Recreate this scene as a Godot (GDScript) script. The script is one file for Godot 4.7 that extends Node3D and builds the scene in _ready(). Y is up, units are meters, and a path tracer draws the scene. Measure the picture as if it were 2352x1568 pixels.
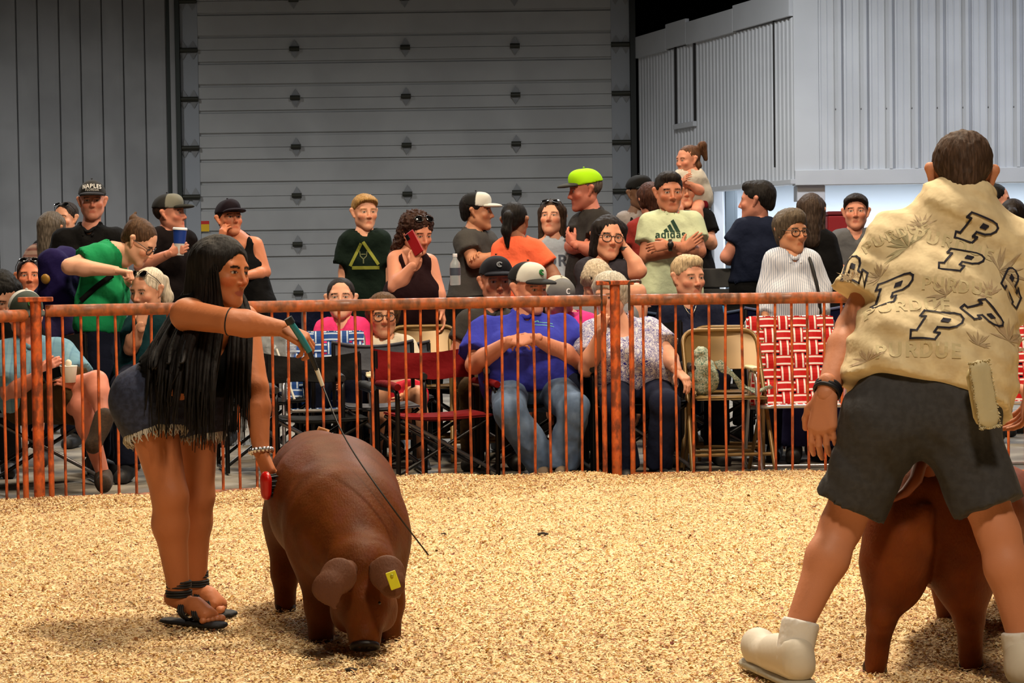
extends Node3D
# A show ring in a fair barn: camera, light and exposure first, then the building, the ring fence, the animals, the people and their things.

const EYE := Vector3(0, 1.2, 0)          # the camera stands in the ring at chest height
const FOCAL := 5000.0                    # focal length in pixels of the 2352 x 1568 frame
const TILT := -0.0368                    # the lens looks a little down ...
const ROLL := -0.0135                    # ... and the picture leans a little
var eye := Transform3D(Basis.from_euler(Vector3(TILT, 0, ROLL)), EYE)

func at(x: float, y: float, d: float) -> Vector3:   # the place d metres into the scene behind a spot of the photograph
	return eye * Vector3((x - 1176.0) / FOCAL * d, (784.0 - y) / FOCAL * d, -d)

func high_bay(where: Vector3, energy: float, c: Color, label: String) -> void:   # a hanging lamp and its light
	var t := thing("high_bay_lamp", label, "lamp", where, 0.0, "high bay lamps under the roof")
	var m := mk()
	add_lathe(m, Transform3D.IDENTITY, [Vector2(0.02, 0.42), Vector2(0.1, 0.4), Vector2(0.11, 0.24), Vector2(0.13, 0.2), Vector2(0.3, 0.01), Vector2(0.3, 0.0), Vector2(0.27, 0.0), Vector2(0.11, 0.18), Vector2(0.0, 0.18)], 20)
	put(m, "reflector", mat(Color(0.5, 0.5, 0.52), 0.4, 0.8), t)
	m = mk()
	add_tube(m, [Vector3(0, 0.42, 0), Vector3(0, ROOF - where.y, 0)], 0.012, 6)
	put(m, "rod", mat(Color(0.25, 0.25, 0.26), 0.5, 0.8), t)
	m = mk()
	add_lathe(m, Transform3D.IDENTITY, [Vector2(0.0, 0.008), Vector2(0.24, 0.008), Vector2(0.26, 0.025), Vector2(0.26, 0.03)], 20)
	var glow := StandardMaterial3D.new()
	glow.albedo_color = Color(0.9, 0.9, 0.88)
	glow.emission_enabled = true
	glow.emission = c
	glow.emission_energy_multiplier = 4.0
	put(m, "diffuser", glow, t)
	var l := SpotLight3D.new()
	l.name = "lamp_light"
	l.light_color = c
	l.light_energy = energy
	l.light_size = 0.4
	l.spot_range = 40.0
	l.spot_attenuation = 2.0
	l.spot_angle = 78.0
	l.spot_angle_attenuation = 0.6
	l.shadow_enabled = true
	l.position = Vector3(0, -0.02, 0)
	l.rotation.x = -PI / 2
	t.add_child(l, true)

const ROOF := 7.6

func _ready() -> void:
	var cam := Camera3D.new()
	cam.name = "camera"
	cam.transform = eye
	cam.fov = rad_to_deg(2.0 * atan(784.0 / FOCAL))
	cam.near = 0.05
	cam.far = 200.0
	add_child(cam)
	cam.current = true
	var env := Environment.new()
	env.background_mode = Environment.BG_COLOR
	env.background_color = Color(0.01, 0.01, 0.012)
	env.tonemap_mode = Environment.TONE_MAPPER_LINEAR
	env.tonemap_exposure = 1.0
	env.sdfgi_enabled = true
	env.ssao_enabled = true
	env.ssil_enabled = true
	var we := WorldEnvironment.new()
	we.name = "world_environment"
	we.environment = env
	add_child(we)
	var warm := Color(1.0, 0.925, 0.82)
	high_bay(Vector3(0.55, 6.2, -7.9), 55.0, warm, "round high bay lamp hanging over the middle of the show ring")
	high_bay(Vector3(0.9, 6.0, -2.2), 32.0, warm, "round high bay lamp hanging over the near end of the ring")
	high_bay(Vector3(-2.6, 6.2, -12.9), 30.0, Color(1.0, 0.90, 0.76), "round high bay lamp over the left rows of spectators")
	high_bay(Vector3(2.4, 6.2, -12.9), 30.0, Color(1.0, 0.90, 0.76), "round high bay lamp over the right rows of spectators")
	high_bay(Vector3(7.6, 6.4, -18.4), 31.0, Color(0.94, 0.96, 1.0), "bluish high bay lamp before the white concession building")
	high_bay(Vector3(-7.2, 6.6, -19.5), 46.0, Color(0.97, 0.97, 0.96), "neutral white high bay lamp before the ribbed left wall")
	high_bay(Vector3(0.6, 6.6, -18.2), 48.0, Color(0.97, 0.97, 0.96), "neutral white high bay lamp before the overhead door")
	setting()
	ring()
	fence()
	furniture()
	pigs()
	handler()
	judge()
	crowd()

# ---------------------------------------------------------------- solids: smooth-joined bones, meshed as surface nets
# a bone: [kind, a, b, ra, rb, k, flat_axis, flat, cut]; kind 0 tapered capsule, 1 ellipsoid (b = radii), 2 clip plane (a point, b normal), 3 capsule taken away, 4 ellipsoid taken away
func cap(a: Vector3, b: Vector3, ra: float, rb: float, k := 0.03, axis := Vector3.ZERO, flat := 0.0, cut := 0) -> Array:
	return [0, a, b, ra, rb, k, axis, flat, cut]

func ell(c: Vector3, r: Vector3, k := 0.02) -> Array:
	return [1, c, r, 0.0, 0.0, k, Vector3.ZERO, 0.0, 0]

func clip(p: Vector3, n: Vector3) -> Array:
	return [2, p, n.normalized(), 0.0, 0.0, 0.0, Vector3.ZERO, 0.0, 0]

func dig(a: Vector3, b: Vector3, ra: float, rb: float, k := 0.01) -> Array:
	return [3, a, b, ra, rb, k, Vector3.ZERO, 0.0, 0]

func digell(c: Vector3, r: Vector3, k := 0.01) -> Array:
	return [4, c, r, 0.0, 0.0, k, Vector3.ZERO, 0.0, 0]

func solid(bones: Array, cell: float, fold := 0.0, fold_scale := Vector3(9, 3, 9), fold_seed := 1) -> Dictionary:
	var lo := Vector3(1e9, 1e9, 1e9)
	var hi := -lo
	for b in bones:
		if b[0] == 0:
			var r: Vector3 = Vector3.ONE * (maxf(b[3], b[4]) + 0.25 * b[5])
			lo = lo.min(b[1] - r).min(b[2] - r)
			hi = hi.max(b[1] + r).max(b[2] + r)
		elif b[0] == 1:
			lo = lo.min(b[1] - b[2])
			hi = hi.max(b[1] + b[2])
	lo -= Vector3.ONE * (cell * 2.5 + fold)
	hi += Vector3.ONE * (cell * 2.5 + fold)
	var nx := int(ceil((hi.x - lo.x) / cell)) + 1
	var ny := int(ceil((hi.y - lo.y) / cell)) + 1
	var nz := int(ceil((hi.z - lo.z) / cell)) + 1
	var f := PackedFloat32Array()
	f.resize(nx * ny * nz)
	f.fill(1.0)
	for b in bones:
		var kind: int = b[0]
		var a: Vector3 = b[1]
		var e: Vector3 = b[2]
		var ra: float = b[3]
		var dr: float = b[4] - b[3]
		var k: float = maxf(b[5], 1e-4)
		var axis: Vector3 = b[6]
		var flat: float = b[7]
		var cut: int = b[8]
		var blo := Vector3.ZERO
		var bhi := Vector3.ZERO
		if kind == 0 or kind == 3:
			var r: Vector3 = Vector3.ONE * (maxf(b[3], b[4]) + k + cell * 2.2)
			blo = (a - r).min(e - r)
			bhi = (a + r).max(e + r)
		elif kind == 1 or kind == 4:
			var r2 := e + Vector3.ONE * (k + cell * 2.2)
			blo = a - r2
			bhi = a + r2
		else:
			blo = lo
			bhi = hi
		var x0 := maxi(0, int((blo.x - lo.x) / cell))
		var x1 := mini(nx - 1, int((bhi.x - lo.x) / cell) + 1)
		var y0 := maxi(0, int((blo.y - lo.y) / cell))
		var y1 := mini(ny - 1, int((bhi.y - lo.y) / cell) + 1)
		var z0 := maxi(0, int((blo.z - lo.z) / cell))
		var z1 := mini(nz - 1, int((bhi.z - lo.z) / cell) + 1)
		var ba := e - a
		var ln := ba.length()
		var inv := 1.0 / maxf(ba.length_squared(), 1e-9)
		var ik := 0.25 / k
		if flat != 0.0:   # the bone itself is stretched along with the space round it
			ba += axis * (ba.dot(axis) * flat)
			inv = 1.0 / maxf(ba.length_squared(), 1e-9)
		var far: float = ln * 0.5 + maxf(b[3], b[4]) + k + cell * 2.2
		var mid := (a + e) * 0.5
		var inv_r := Vector3.ONE
		if kind == 1 or kind == 4:
			inv_r = Vector3.ONE / e
		for z in range(z0, z1 + 1):
			for y in range(y0, y1 + 1):
				var at := (z * ny + y) * nx + x0
				var p := Vector3(lo.x + x0 * cell, lo.y + y * cell, lo.z + z * cell)
				for x in range(x0, x1 + 1):
					var d := 0.0
					if kind == 0 or kind == 3:
						var pa := p - a
						if flat != 0.0:
							pa += axis * (pa.dot(axis) * flat)
						var t := clampf(pa.dot(ba) * inv, 0.0, 1.0)
						d = (pa - ba * t).length() - ra - dr * t
						if cut:
							if cut & 1:
								d = maxf(d, (pa.dot(ba) * inv - 1.0) * ln)
							if cut & 2:
								d = maxf(d, -pa.dot(ba) * inv * ln)
					elif kind == 2:
						d = (p - a).dot(e)
					else:
						var q := (p - a) * inv_r
						var k0 := q.length()
						d = k0 * (k0 - 1.0) / maxf((q * inv_r).length(), 1e-6)
					var g := f[at]
					if kind < 2:
						var h := k - absf(g - d)
						if h > 0.0:
							f[at] = minf(g, d) - h * h * ik
						elif d < g:
							f[at] = d
					elif kind == 2:
						if d > g:
							f[at] = d
					else:
						d = -d
						var h2 := k - absf(g - d)
						if h2 > 0.0:
							f[at] = maxf(g, d) + h2 * h2 * ik
						elif d > g:
							f[at] = d
					at += 1
					p.x += cell
	if fold > 0.0:
		var noise := FastNoiseLite.new()
		noise.seed = fold_seed
		noise.frequency = 1.0
		noise.fractal_octaves = 2
		var near := fold + cell * 2.0
		var at2 := 0
		for z in nz:
			for y in ny:
				for x in nx:
					if absf(f[at2]) < near:
						var p2 := Vector3(lo.x + x * cell, lo.y + y * cell, lo.z + z * cell)
						f[at2] += fold * noise.get_noise_3dv(p2 * fold_scale + Vector3(p2.y, p2.x, p2.y) * 4.0) * 1.6
					at2 += 1
	return {"f": f, "lo": lo, "n": Vector3i(nx, ny, nz), "cell": cell}

func nets(s: Dictionary) -> Array:   # [points, normals, indices]
	var f: PackedFloat32Array = s.f
	var lo: Vector3 = s.lo
	var nx: int = s.n.x
	var ny: int = s.n.y
	var nz: int = s.n.z
	var cell: float = s.cell
	var sy := nx
	var sz := nx * ny
	var points := PackedVector3Array()
	var index := PackedInt32Array()
	var of_cell := PackedInt32Array()
	of_cell.resize(f.size())
	of_cell.fill(-1)
	var near := cell * 7.0
	for z in nz - 1:
		for y in ny - 1:
			var at := z * sz + y * sy
			for x in nx - 1:
				var c0 := f[at]
				if c0 < near and c0 > -near:
					var c1 := f[at + 1]
					var c2 := f[at + sy]
					var c3 := f[at + sy + 1]
					var c4 := f[at + sz]
					var c5 := f[at + sz + 1]
					var c6 := f[at + sz + sy]
					var c7 := f[at + sz + sy + 1]
					var m := minf(minf(minf(c0, c1), minf(c2, c3)), minf(minf(c4, c5), minf(c6, c7)))
					if m < 0.0 and maxf(maxf(maxf(c0, c1), maxf(c2, c3)), maxf(maxf(c4, c5), maxf(c6, c7))) >= 0.0:
						var sum := Vector3.ZERO
						var n := 0.0
						if (c0 < 0.0) != (c1 < 0.0):
							sum += Vector3(c0 / (c0 - c1), 0, 0); n += 1.0
						if (c2 < 0.0) != (c3 < 0.0):
							sum += Vector3(c2 / (c2 - c3), 1, 0); n += 1.0
						if (c4 < 0.0) != (c5 < 0.0):
							sum += Vector3(c4 / (c4 - c5), 0, 1); n += 1.0
						if (c6 < 0.0) != (c7 < 0.0):
							sum += Vector3(c6 / (c6 - c7), 1, 1); n += 1.0
						if (c0 < 0.0) != (c2 < 0.0):
							sum += Vector3(0, c0 / (c0 - c2), 0); n += 1.0
						if (c1 < 0.0) != (c3 < 0.0):
							sum += Vector3(1, c1 / (c1 - c3), 0); n += 1.0
						if (c4 < 0.0) != (c6 < 0.0):
							sum += Vector3(0, c4 / (c4 - c6), 1); n += 1.0
						if (c5 < 0.0) != (c7 < 0.0):
							sum += Vector3(1, c5 / (c5 - c7), 1); n += 1.0
						if (c0 < 0.0) != (c4 < 0.0):
							sum += Vector3(0, 0, c0 / (c0 - c4)); n += 1.0
						if (c1 < 0.0) != (c5 < 0.0):
							sum += Vector3(1, 0, c1 / (c1 - c5)); n += 1.0
						if (c2 < 0.0) != (c6 < 0.0):
							sum += Vector3(0, 1, c2 / (c2 - c6)); n += 1.0
						if (c3 < 0.0) != (c7 < 0.0):
							sum += Vector3(1, 1, c3 / (c3 - c7)); n += 1.0
						of_cell[at] = points.size()
						points.append(lo + (Vector3(x, y, z) + sum / n) * cell)
						# quads round the three edges that leave the cell's low corner
						if x > 0 and y > 0 and z > 0:
							if (c0 < 0.0) != (c1 < 0.0):
								quad(index, of_cell, at - sy - sz, at - sz, at, at - sy, c0 < 0.0)
							if (c0 < 0.0) != (c2 < 0.0):
								quad(index, of_cell, at - 1 - sz, at - 1, at, at - sz, c0 < 0.0)
							if (c0 < 0.0) != (c4 < 0.0):
								quad(index, of_cell, at - 1 - sy, at - sy, at, at - 1, c0 < 0.0)
				at += 1
	var normals := PackedVector3Array()
	normals.resize(points.size())
	for i in range(0, index.size(), 3):
		var a := points[index[i]]
		var nn := (points[index[i + 2]] - a).cross(points[index[i + 1]] - a)
		normals[index[i]] += nn
		normals[index[i + 1]] += nn
		normals[index[i + 2]] += nn
	for i in normals.size():
		normals[i] = normals[i].normalized()
	return [points, normals, index]

func quad(index: PackedInt32Array, of_cell: PackedInt32Array, a: int, b: int, c: int, d: int, inside: bool) -> void:
	var i := of_cell[a]
	var j := of_cell[b]
	var k := of_cell[c]
	var l := of_cell[d]
	if i < 0 or j < 0 or k < 0 or l < 0:
		return
	if inside:
		index.append_array([i, k, j, i, l, k])
	else:
		index.append_array([i, j, k, i, k, l])

# ---------------------------------------------------------------- naming, tagging, committing
var taken := {}

func numbered(called: String) -> String:
	var n: int = taken.get(called, 0)
	taken[called] = n + 1
	return called if n == 0 else "%s_%03d" % [called, n]

func tag(o: Node, label: String, category: String, group := "") -> Node:
	o.set_meta("label", label)
	o.set_meta("category", category)
	if group:
		o.set_meta("group", group)
	return o

func thing(called: String, label: String, category: String, where := Vector3.ZERO, turn := 0.0, group := "") -> Node3D:
	var o := Node3D.new()
	o.name = numbered(called)
	add_child(o, true)
	o.position = where
	o.rotation.y = turn
	tag(o, label, category, group)
	return o

func mk() -> Dictionary:
	return {"v": PackedVector3Array(), "n": PackedVector3Array(), "i": PackedInt32Array(), "c": PackedColorArray(), "u": PackedVector2Array()}

func put(m: Dictionary, called: String, mt: Material, parent: Node = null) -> MeshInstance3D:
	var a := []
	a.resize(Mesh.ARRAY_MAX)
	a[Mesh.ARRAY_VERTEX] = m.v
	a[Mesh.ARRAY_NORMAL] = m.n
	a[Mesh.ARRAY_INDEX] = m.i
	if m.c.size() == m.v.size():
		a[Mesh.ARRAY_COLOR] = m.c
	if m.u.size() == m.v.size():
		a[Mesh.ARRAY_TEX_UV] = m.u
	var am := ArrayMesh.new()
	am.add_surface_from_arrays(Mesh.PRIMITIVE_TRIANGLES, a)
	return put_mesh(am, called, mt, parent)

func put_mesh(am: Mesh, called: String, mt: Material, parent: Node = null) -> MeshInstance3D:
	var o := MeshInstance3D.new()
	o.mesh = am
	o.material_override = mt
	o.name = numbered(called) if parent == null else called
	if parent == null:
		add_child(o, true)
	else:
		parent.add_child(o, true)
	return o

func struct(m: Dictionary, called: String, mt: Material, label: String) -> MeshInstance3D:
	var o := put(m, called, mt)
	o.set_meta("kind", "structure")
	o.set_meta("label", label)
	return o

func lin(c: Color) -> Color:
	return c.srgb_to_linear()

# ---------------------------------------------------------------- shapes, added to a mesh under way
func add_nets(m: Dictionary, a: Array, color = null, xf := Transform3D.IDENTITY) -> void:
	var base: int = m.v.size()
	var pts: PackedVector3Array = a[0]
	var nor: PackedVector3Array = a[1]
	var idx: PackedInt32Array = a[2]
	if xf != Transform3D.IDENTITY:
		pts = xf * pts
		var turn := Transform3D(xf.basis.inverse().transposed(), Vector3.ZERO)
		nor = turn * nor
		for i in nor.size():
			nor[i] = nor[i].normalized()
	var mirrored := xf.basis.determinant() < 0.0
	m.v.append_array(pts)
	m.n.append_array(nor)
	var out := PackedInt32Array()
	out.resize(idx.size())
	for i in range(0, idx.size(), 3):
		out[i] = idx[i] + base
		out[i + 1] = idx[i + (2 if mirrored else 1)] + base
		out[i + 2] = idx[i + (1 if mirrored else 2)] + base
	m.i.append_array(out)
	if color is Color:
		var cs := PackedColorArray()
		cs.resize(pts.size())
		cs.fill(color)
		m.c.append_array(cs)
	elif color is PackedColorArray:
		m.c.append_array(color)

func flat_tri(m: Dictionary, a: Vector3, b: Vector3, c: Vector3) -> void:
	var n := (c - a).cross(b - a).normalized()
	var k: int = m.v.size()
	m.v.append_array([a, b, c])
	m.n.append_array([n, n, n])
	m.i.append_array([k, k + 1, k + 2])

func flat_quad(m: Dictionary, a: Vector3, b: Vector3, c: Vector3, d: Vector3) -> void:   # clockwise seen from its front
	var n := (d - a).cross(b - a).normalized()
	var k: int = m.v.size()
	m.v.append_array([a, b, c, d])
	m.n.append_array([n, n, n, n])
	m.u.append_array([Vector2(0, 0), Vector2(1, 0), Vector2(1, 1), Vector2(0, 1)])
	m.i.append_array([k, k + 1, k + 2, k, k + 2, k + 3])

func tinted(m: Dictionary, c: Color) -> void:
	while m.c.size() < m.v.size():
		m.c.append(c)

func add_box(m: Dictionary, xf: Transform3D, size: Vector3, bevel := 0.004) -> void:
	var h := size * 0.5
	var bv := minf(bevel, minf(h.x, minf(h.y, h.z)) * 0.9)
	var base: int = m.v.size()
	for i in 8:
		var s := Vector3(1 if i & 1 else -1, 1 if i & 2 else -1, 1 if i & 4 else -1)
		for ax in 3:
			var p := s * (h - Vector3.ONE * bv)
			p[ax] = s[ax] * h[ax]
			var n := Vector3.ZERO
			n[ax] = s[ax]
			m.v.append(xf * p)
			m.n.append((xf.basis * n).normalized())
	var q := func(a: int, b: int, c: int, d: int):
		var cen := xf.origin
		var pa: Vector3 = m.v[base + a]
		var pb: Vector3 = m.v[base + b]
		var pc: Vector3 = m.v[base + c]
		var pd: Vector3 = m.v[base + d]
		if (pc - pa).cross(pb - pa).dot((pa + pc) * 0.5 - cen) + (pd - pa).cross(pc - pa).dot((pa + pc) * 0.5 - cen) < 0.0:
			m.i.append_array([base + a, base + c, base + b, base + a, base + d, base + c])
		else:
			m.i.append_array([base + a, base + b, base + c, base + a, base + c, base + d])
	var bits := [1, 2, 4]
	for ax in 3:
		var u: int = bits[(ax + 1) % 3]
		var w: int = bits[(ax + 2) % 3]
		for s in [0, bits[ax]]:
			q.call(s * 3 + ax, (s | u) * 3 + ax, (s | u | w) * 3 + ax, (s | w) * 3 + ax)
		var a2 := (ax + 1) % 3
		var a3 := (ax + 2) % 3
		for k in 4:   # the edges along this axis
			var c0 := (u if k & 1 else 0) | (w if k & 2 else 0)
			var c1: int = c0 | bits[ax]
			q.call(c0 * 3 + a2, c1 * 3 + a2, c1 * 3 + a3, c0 * 3 + a3)
	for i in 8:
		var a := base + i * 3
		if (m.v[a + 2] - m.v[a]).cross(m.v[a + 1] - m.v[a]).dot(m.v[a] - xf.origin) < 0.0:
			m.i.append_array([a, a + 2, a + 1])
		else:
			m.i.append_array([a, a + 1, a + 2])

func slab(m: Dictionary, lo: Vector3, hi: Vector3, bevel := 0.004) -> void:
	add_box(m, Transform3D(Basis.IDENTITY, (lo + hi) * 0.5), hi - lo, bevel)

func bar(m: Dictionary, a: Vector3, b: Vector3, w: float, d: float, side := Vector3.RIGHT, bevel := 0.003) -> void:   # a flat or square bar from a to b
	var y := (b - a).normalized()
	var z := side.cross(y).normalized()
	var x := y.cross(z)
	add_box(m, Transform3D(Basis(x, y, z), (a + b) * 0.5), Vector3(w, (b - a).length(), d), bevel)

func add_tube(m: Dictionary, pts: Array, r, sides := 8, closed := false, capped := true) -> void:   # r: a number or one per point
	var n := pts.size()
	var base: int = m.v.size()
	var side := Vector3.ZERO
	for i in n:
		var p: Vector3 = pts[i]
		var before: Vector3 = pts[(i + n - 1) % n] if closed or i > 0 else p
		var after: Vector3 = pts[(i + 1) % n] if closed or i < n - 1 else p
		var t := (after - before).normalized()
		if side == Vector3.ZERO:
			side = t.cross(Vector3.UP if absf(t.y) < 0.9 else Vector3.RIGHT).normalized()
		side = (side - t * side.dot(t)).normalized()
		var up := t.cross(side)
		var rad: float = r[i] if r is Array else r
		for k in sides:
			var ang := TAU * k / sides
			var o := side * cos(ang) + up * sin(ang)
			m.v.append(p + o * rad)
			m.n.append(o)
	var rings := n if closed else n - 1
	for i in rings:
		var a := base + i * sides
		var b := base + ((i + 1) % n) * sides
		for k in sides:
			var k2 := (k + 1) % sides
			m.i.append_array([a + k, b + k2, a + k2, a + k, b + k, b + k2])
	if capped and not closed:
		for e in 2:
			var c: int = m.v.size()
			var at: int = base + (n - 1) * sides * e
			var out: Vector3 = (pts[0] - pts[1]) if e == 0 else (pts[n - 1] - pts[n - 2])
			out = out.normalized()
			m.v.append(pts[(n - 1) * e])
			m.n.append(out)
			for k in sides:
				m.v.append(m.v[at + k])
				m.n.append(out)
			for k in sides:
				var k2 := (k + 1) % sides
				if e == 0:
					m.i.append_array([c, c + 1 + k, c + 1 + k2])
				else:
					m.i.append_array([c, c + 1 + k2, c + 1 + k])

func bend(pts: Array, r: float, steps := 4, closed := false) -> Array:   # rounds the corners of a path
	var out := []
	var n := pts.size()
	for i in n:
		var p: Vector3 = pts[i]
		if not closed and (i == 0 or i == n - 1):
			out.append(p)
			continue
		var a: Vector3 = pts[(i + n - 1) % n]
		var b: Vector3 = pts[(i + 1) % n]
		var da := minf(r, a.distance_to(p) * 0.48)
		var db := minf(r, b.distance_to(p) * 0.48)
		var pa := p + (a - p).normalized() * da
		var pb := p + (b - p).normalized() * db
		for k in steps + 1:
			var t := float(k) / steps
			out.append(pa.lerp(p, t).lerp(p.lerp(pb, t), t))
	return out

func add_lathe(m: Dictionary, xf: Transform3D, profile: Array, sides := 16) -> void:   # profile: Vector2(radius, height) from low to high, hard edges where a point repeats
	var base: int = m.v.size()
	var n := profile.size()
	for i in n:
		var p: Vector2 = profile[i]
		var before: Vector2 = profile[maxi(i - 1, 0)]
		var after: Vector2 = profile[mini(i + 1, n - 1)]
		var t := after - before
		if i + 1 < n and profile[i + 1] == p:
			t = p - before
		elif i > 0 and before == p:
			t = after - p
		var nn := Vector2(t.y, -t.x).normalized()
		for k in sides:
			var a := TAU * k / sides
			m.v.append(xf * Vector3(cos(a) * p.x, p.y, sin(a) * p.x))
			m.n.append((xf.basis * Vector3(cos(a) * nn.x, nn.y, sin(a) * nn.x)).normalized())
	for i in n - 1:
		for k in sides:
			var a := base + i * sides + k
			var b := base + i * sides + (k + 1) % sides
			m.i.append_array([a, b, b + sides, a, b + sides, a + sides])

func add_sheet(m: Dictionary, grid: Array, thick := 0.0) -> void:   # grid: rows of points; with thickness both faces and the rim
	var rows := grid.size()
	var cols: int = grid[0].size()
	var base: int = m.v.size()
	var nor := []
	for r in rows:
		for c in cols:
			var u: Vector3 = grid[r][mini(c + 1, cols - 1)] - grid[r][maxi(c - 1, 0)]
			var w: Vector3 = grid[mini(r + 1, rows - 1)][c] - grid[maxi(r - 1, 0)][c]
			nor.append(w.cross(u).normalized())
	for face in (2 if thick > 0.0 else 1):
		for r in rows:
			for c in cols:
				var nn: Vector3 = nor[r * cols + c]
				m.v.append(grid[r][c] - nn * thick * face)
				m.n.append(nn if face == 0 else -nn)
				m.u.append(Vector2(float(c) / (cols - 1), float(r) / (rows - 1)))
	for face in (2 if thick > 0.0 else 1):
		var o := base + face * rows * cols
		for r in rows - 1:
			for c in cols - 1:
				var a := o + r * cols + c
				if face == 0:
					m.i.append_array([a, a + cols + 1, a + cols, a, a + 1, a + cols + 1])
				else:
					m.i.append_array([a, a + cols, a + cols + 1, a, a + cols + 1, a + 1])
	if thick > 0.0:
		var off := rows * cols
		var rim := []
		for c in cols: rim.append(c)
		for r in range(1, rows): rim.append(r * cols + cols - 1)
		for c in range(cols - 2, -1, -1): rim.append((rows - 1) * cols + c)
		for r in range(rows - 2, 0, -1): rim.append(r * cols)
		for k in rim.size():
			var a: int = base + rim[k]
			var b: int = base + rim[(k + 1) % rim.size()]
			m.i.append_array([a, b, b + off, a, b + off, a + off])

func ball(m: Dictionary, xf: Transform3D, steps := 10) -> void:   # a unit ball, placed and stretched
	var base: int = m.v.size()
	var turn := xf.basis.inverse().transposed()
	for r in steps + 1:
		var e := PI * r / steps
		for c in steps * 2:
			var a := TAU * c / (steps * 2)
			var p := Vector3(sin(e) * cos(a), -cos(e), sin(e) * sin(a))
			m.v.append(xf * p)
			m.n.append((turn * p).normalized())
	for r in steps:
		for c in steps * 2:
			var a2 := base + r * steps * 2 + c
			var b2 := base + r * steps * 2 + (c + 1) % (steps * 2)
			m.i.append_array([a2, b2, b2 + steps * 2, a2, b2 + steps * 2, a2 + steps * 2])

func words(text: String, height: float, deep: float, round_r := 0.0, font := "Droid Sans") -> Dictionary:   # lettering, its centre at the origin, facing +z; bent round an upright cylinder if round_r is given
	var t := TextMesh.new()
	var f := SystemFont.new()
	f.font_names = PackedStringArray([font])
	f.font_weight = 700
	t.font = f
	t.text = text
	t.font_size = 64
	t.pixel_size = height / 46.0
	t.depth = deep
	t.curve_step = 4.0
	var a := t.get_mesh_arrays()
	var m := mk()
	m.v = a[Mesh.ARRAY_VERTEX]
	m.n = a[Mesh.ARRAY_NORMAL]
	m.i = a[Mesh.ARRAY_INDEX]
	if round_r > 0.0:
		for k in m.v.size():
			var p: Vector3 = m.v[k]
			var ang := p.x / round_r
			m.v[k] = Vector3(sin(ang) * (round_r + p.z), p.y, cos(ang) * (round_r + p.z) - round_r)
			m.n[k] = m.n[k].rotated(Vector3.UP, ang)
	return m

func moved(m: Dictionary, xf: Transform3D) -> Dictionary:
	m.v = xf * m.v
	var turn := Transform3D(xf.basis.orthonormalized(), Vector3.ZERO)
	m.n = turn * m.n
	return m

# ---------------------------------------------------------------- materials
var made := {}

func noise_tex(freq: float, ramp: Array, size := 256, octaves := 4, normal := 0.0, kind := FastNoiseLite.TYPE_SIMPLEX_SMOOTH, seed_n := 3) -> NoiseTexture2D:
	var key := "tex%s" % [[freq, ramp, size, octaves, normal, kind, seed_n]]
	if made.has(key):
		return made[key]
	var n := FastNoiseLite.new()
	n.noise_type = kind
	n.frequency = freq
	n.fractal_octaves = octaves
	n.seed = seed_n
	var t := NoiseTexture2D.new()
	t.width = size
	t.height = size
	t.seamless = true
	t.noise = n
	if normal > 0.0:
		t.as_normal_map = true
		t.bump_strength = normal
	elif ramp:
		var g := Gradient.new()
		var offs := PackedFloat32Array()
		var cols := PackedColorArray()
		for k in ramp.size():
			offs.append(ramp[k][0])
			cols.append(ramp[k][1])
		g.offsets = offs
		g.colors = cols
		t.color_ramp = g
	made[key] = t
	return t

func mat(c: Color, rough := 0.8, metal := 0.0, key := "") -> StandardMaterial3D:
	var k := "m%s%s%s%s" % [c.to_html(), rough, metal, key]
	if not made.has(k):
		var m := StandardMaterial3D.new()
		m.albedo_color = c
		m.roughness = rough
		m.metallic = metal
		made[k] = m
	return made[k]

func mottled(c: Color, c2: Color, freq: float, scale: float, rough := 0.8, bump := 0.0, metal := 0.0, kind := FastNoiseLite.TYPE_SIMPLEX_SMOOTH) -> StandardMaterial3D:   # two tones in patches, laid on from three sides
	var k := "mot%s" % [[c, c2, freq, scale, rough, bump, metal, kind]]
	if not made.has(k):
		var m := StandardMaterial3D.new()
		m.albedo_texture = noise_tex(freq, [[0.3, c], [0.7, c2]], 256, 4, 0.0, kind)
		m.roughness = rough
		m.metallic = metal
		m.uv1_triplanar = true
		m.uv1_scale = Vector3.ONE * scale
		if bump > 0.0:
			m.normal_enabled = true
			m.normal_texture = noise_tex(freq, [], 256, 4, bump, kind)
		made[k] = m
	return made[k]

func cloth(c: Color, rough := 0.9) -> StandardMaterial3D:
	var k := "cloth%s%s" % [c.to_html(), rough]
	if not made.has(k):
		var m := StandardMaterial3D.new()
		m.albedo_color = c
		m.roughness = rough
		m.metallic_specular = 0.25
		m.normal_enabled = true
		m.normal_texture = noise_tex(0.02, [], 256, 4, 5.0)
		m.normal_scale = 0.6
		m.uv1_triplanar = true
		m.uv1_scale = Vector3.ONE * 2.2
		made[k] = m
	return made[k]

func dyed(rough := 0.85) -> StandardMaterial3D:   # colours given with the points
	var k := "dyed%s" % rough
	if not made.has(k):
		var m := StandardMaterial3D.new()
		m.vertex_color_use_as_albedo = true
		m.roughness = rough
		m.metallic_specular = 0.35
		made[k] = m
	return made[k]

func skin_mat() -> StandardMaterial3D:
	if not made.has("skin"):
		var m := StandardMaterial3D.new()
		m.vertex_color_use_as_albedo = true
		m.roughness = 0.55
		m.metallic_specular = 0.4
		m.normal_enabled = true
		m.normal_texture = noise_tex(0.08, [], 256, 3, 2.0)
		m.normal_scale = 0.25
		m.uv1_triplanar = true
		m.uv1_scale = Vector3.ONE * 8.0
		made["skin"] = m
	return made["skin"]

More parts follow.
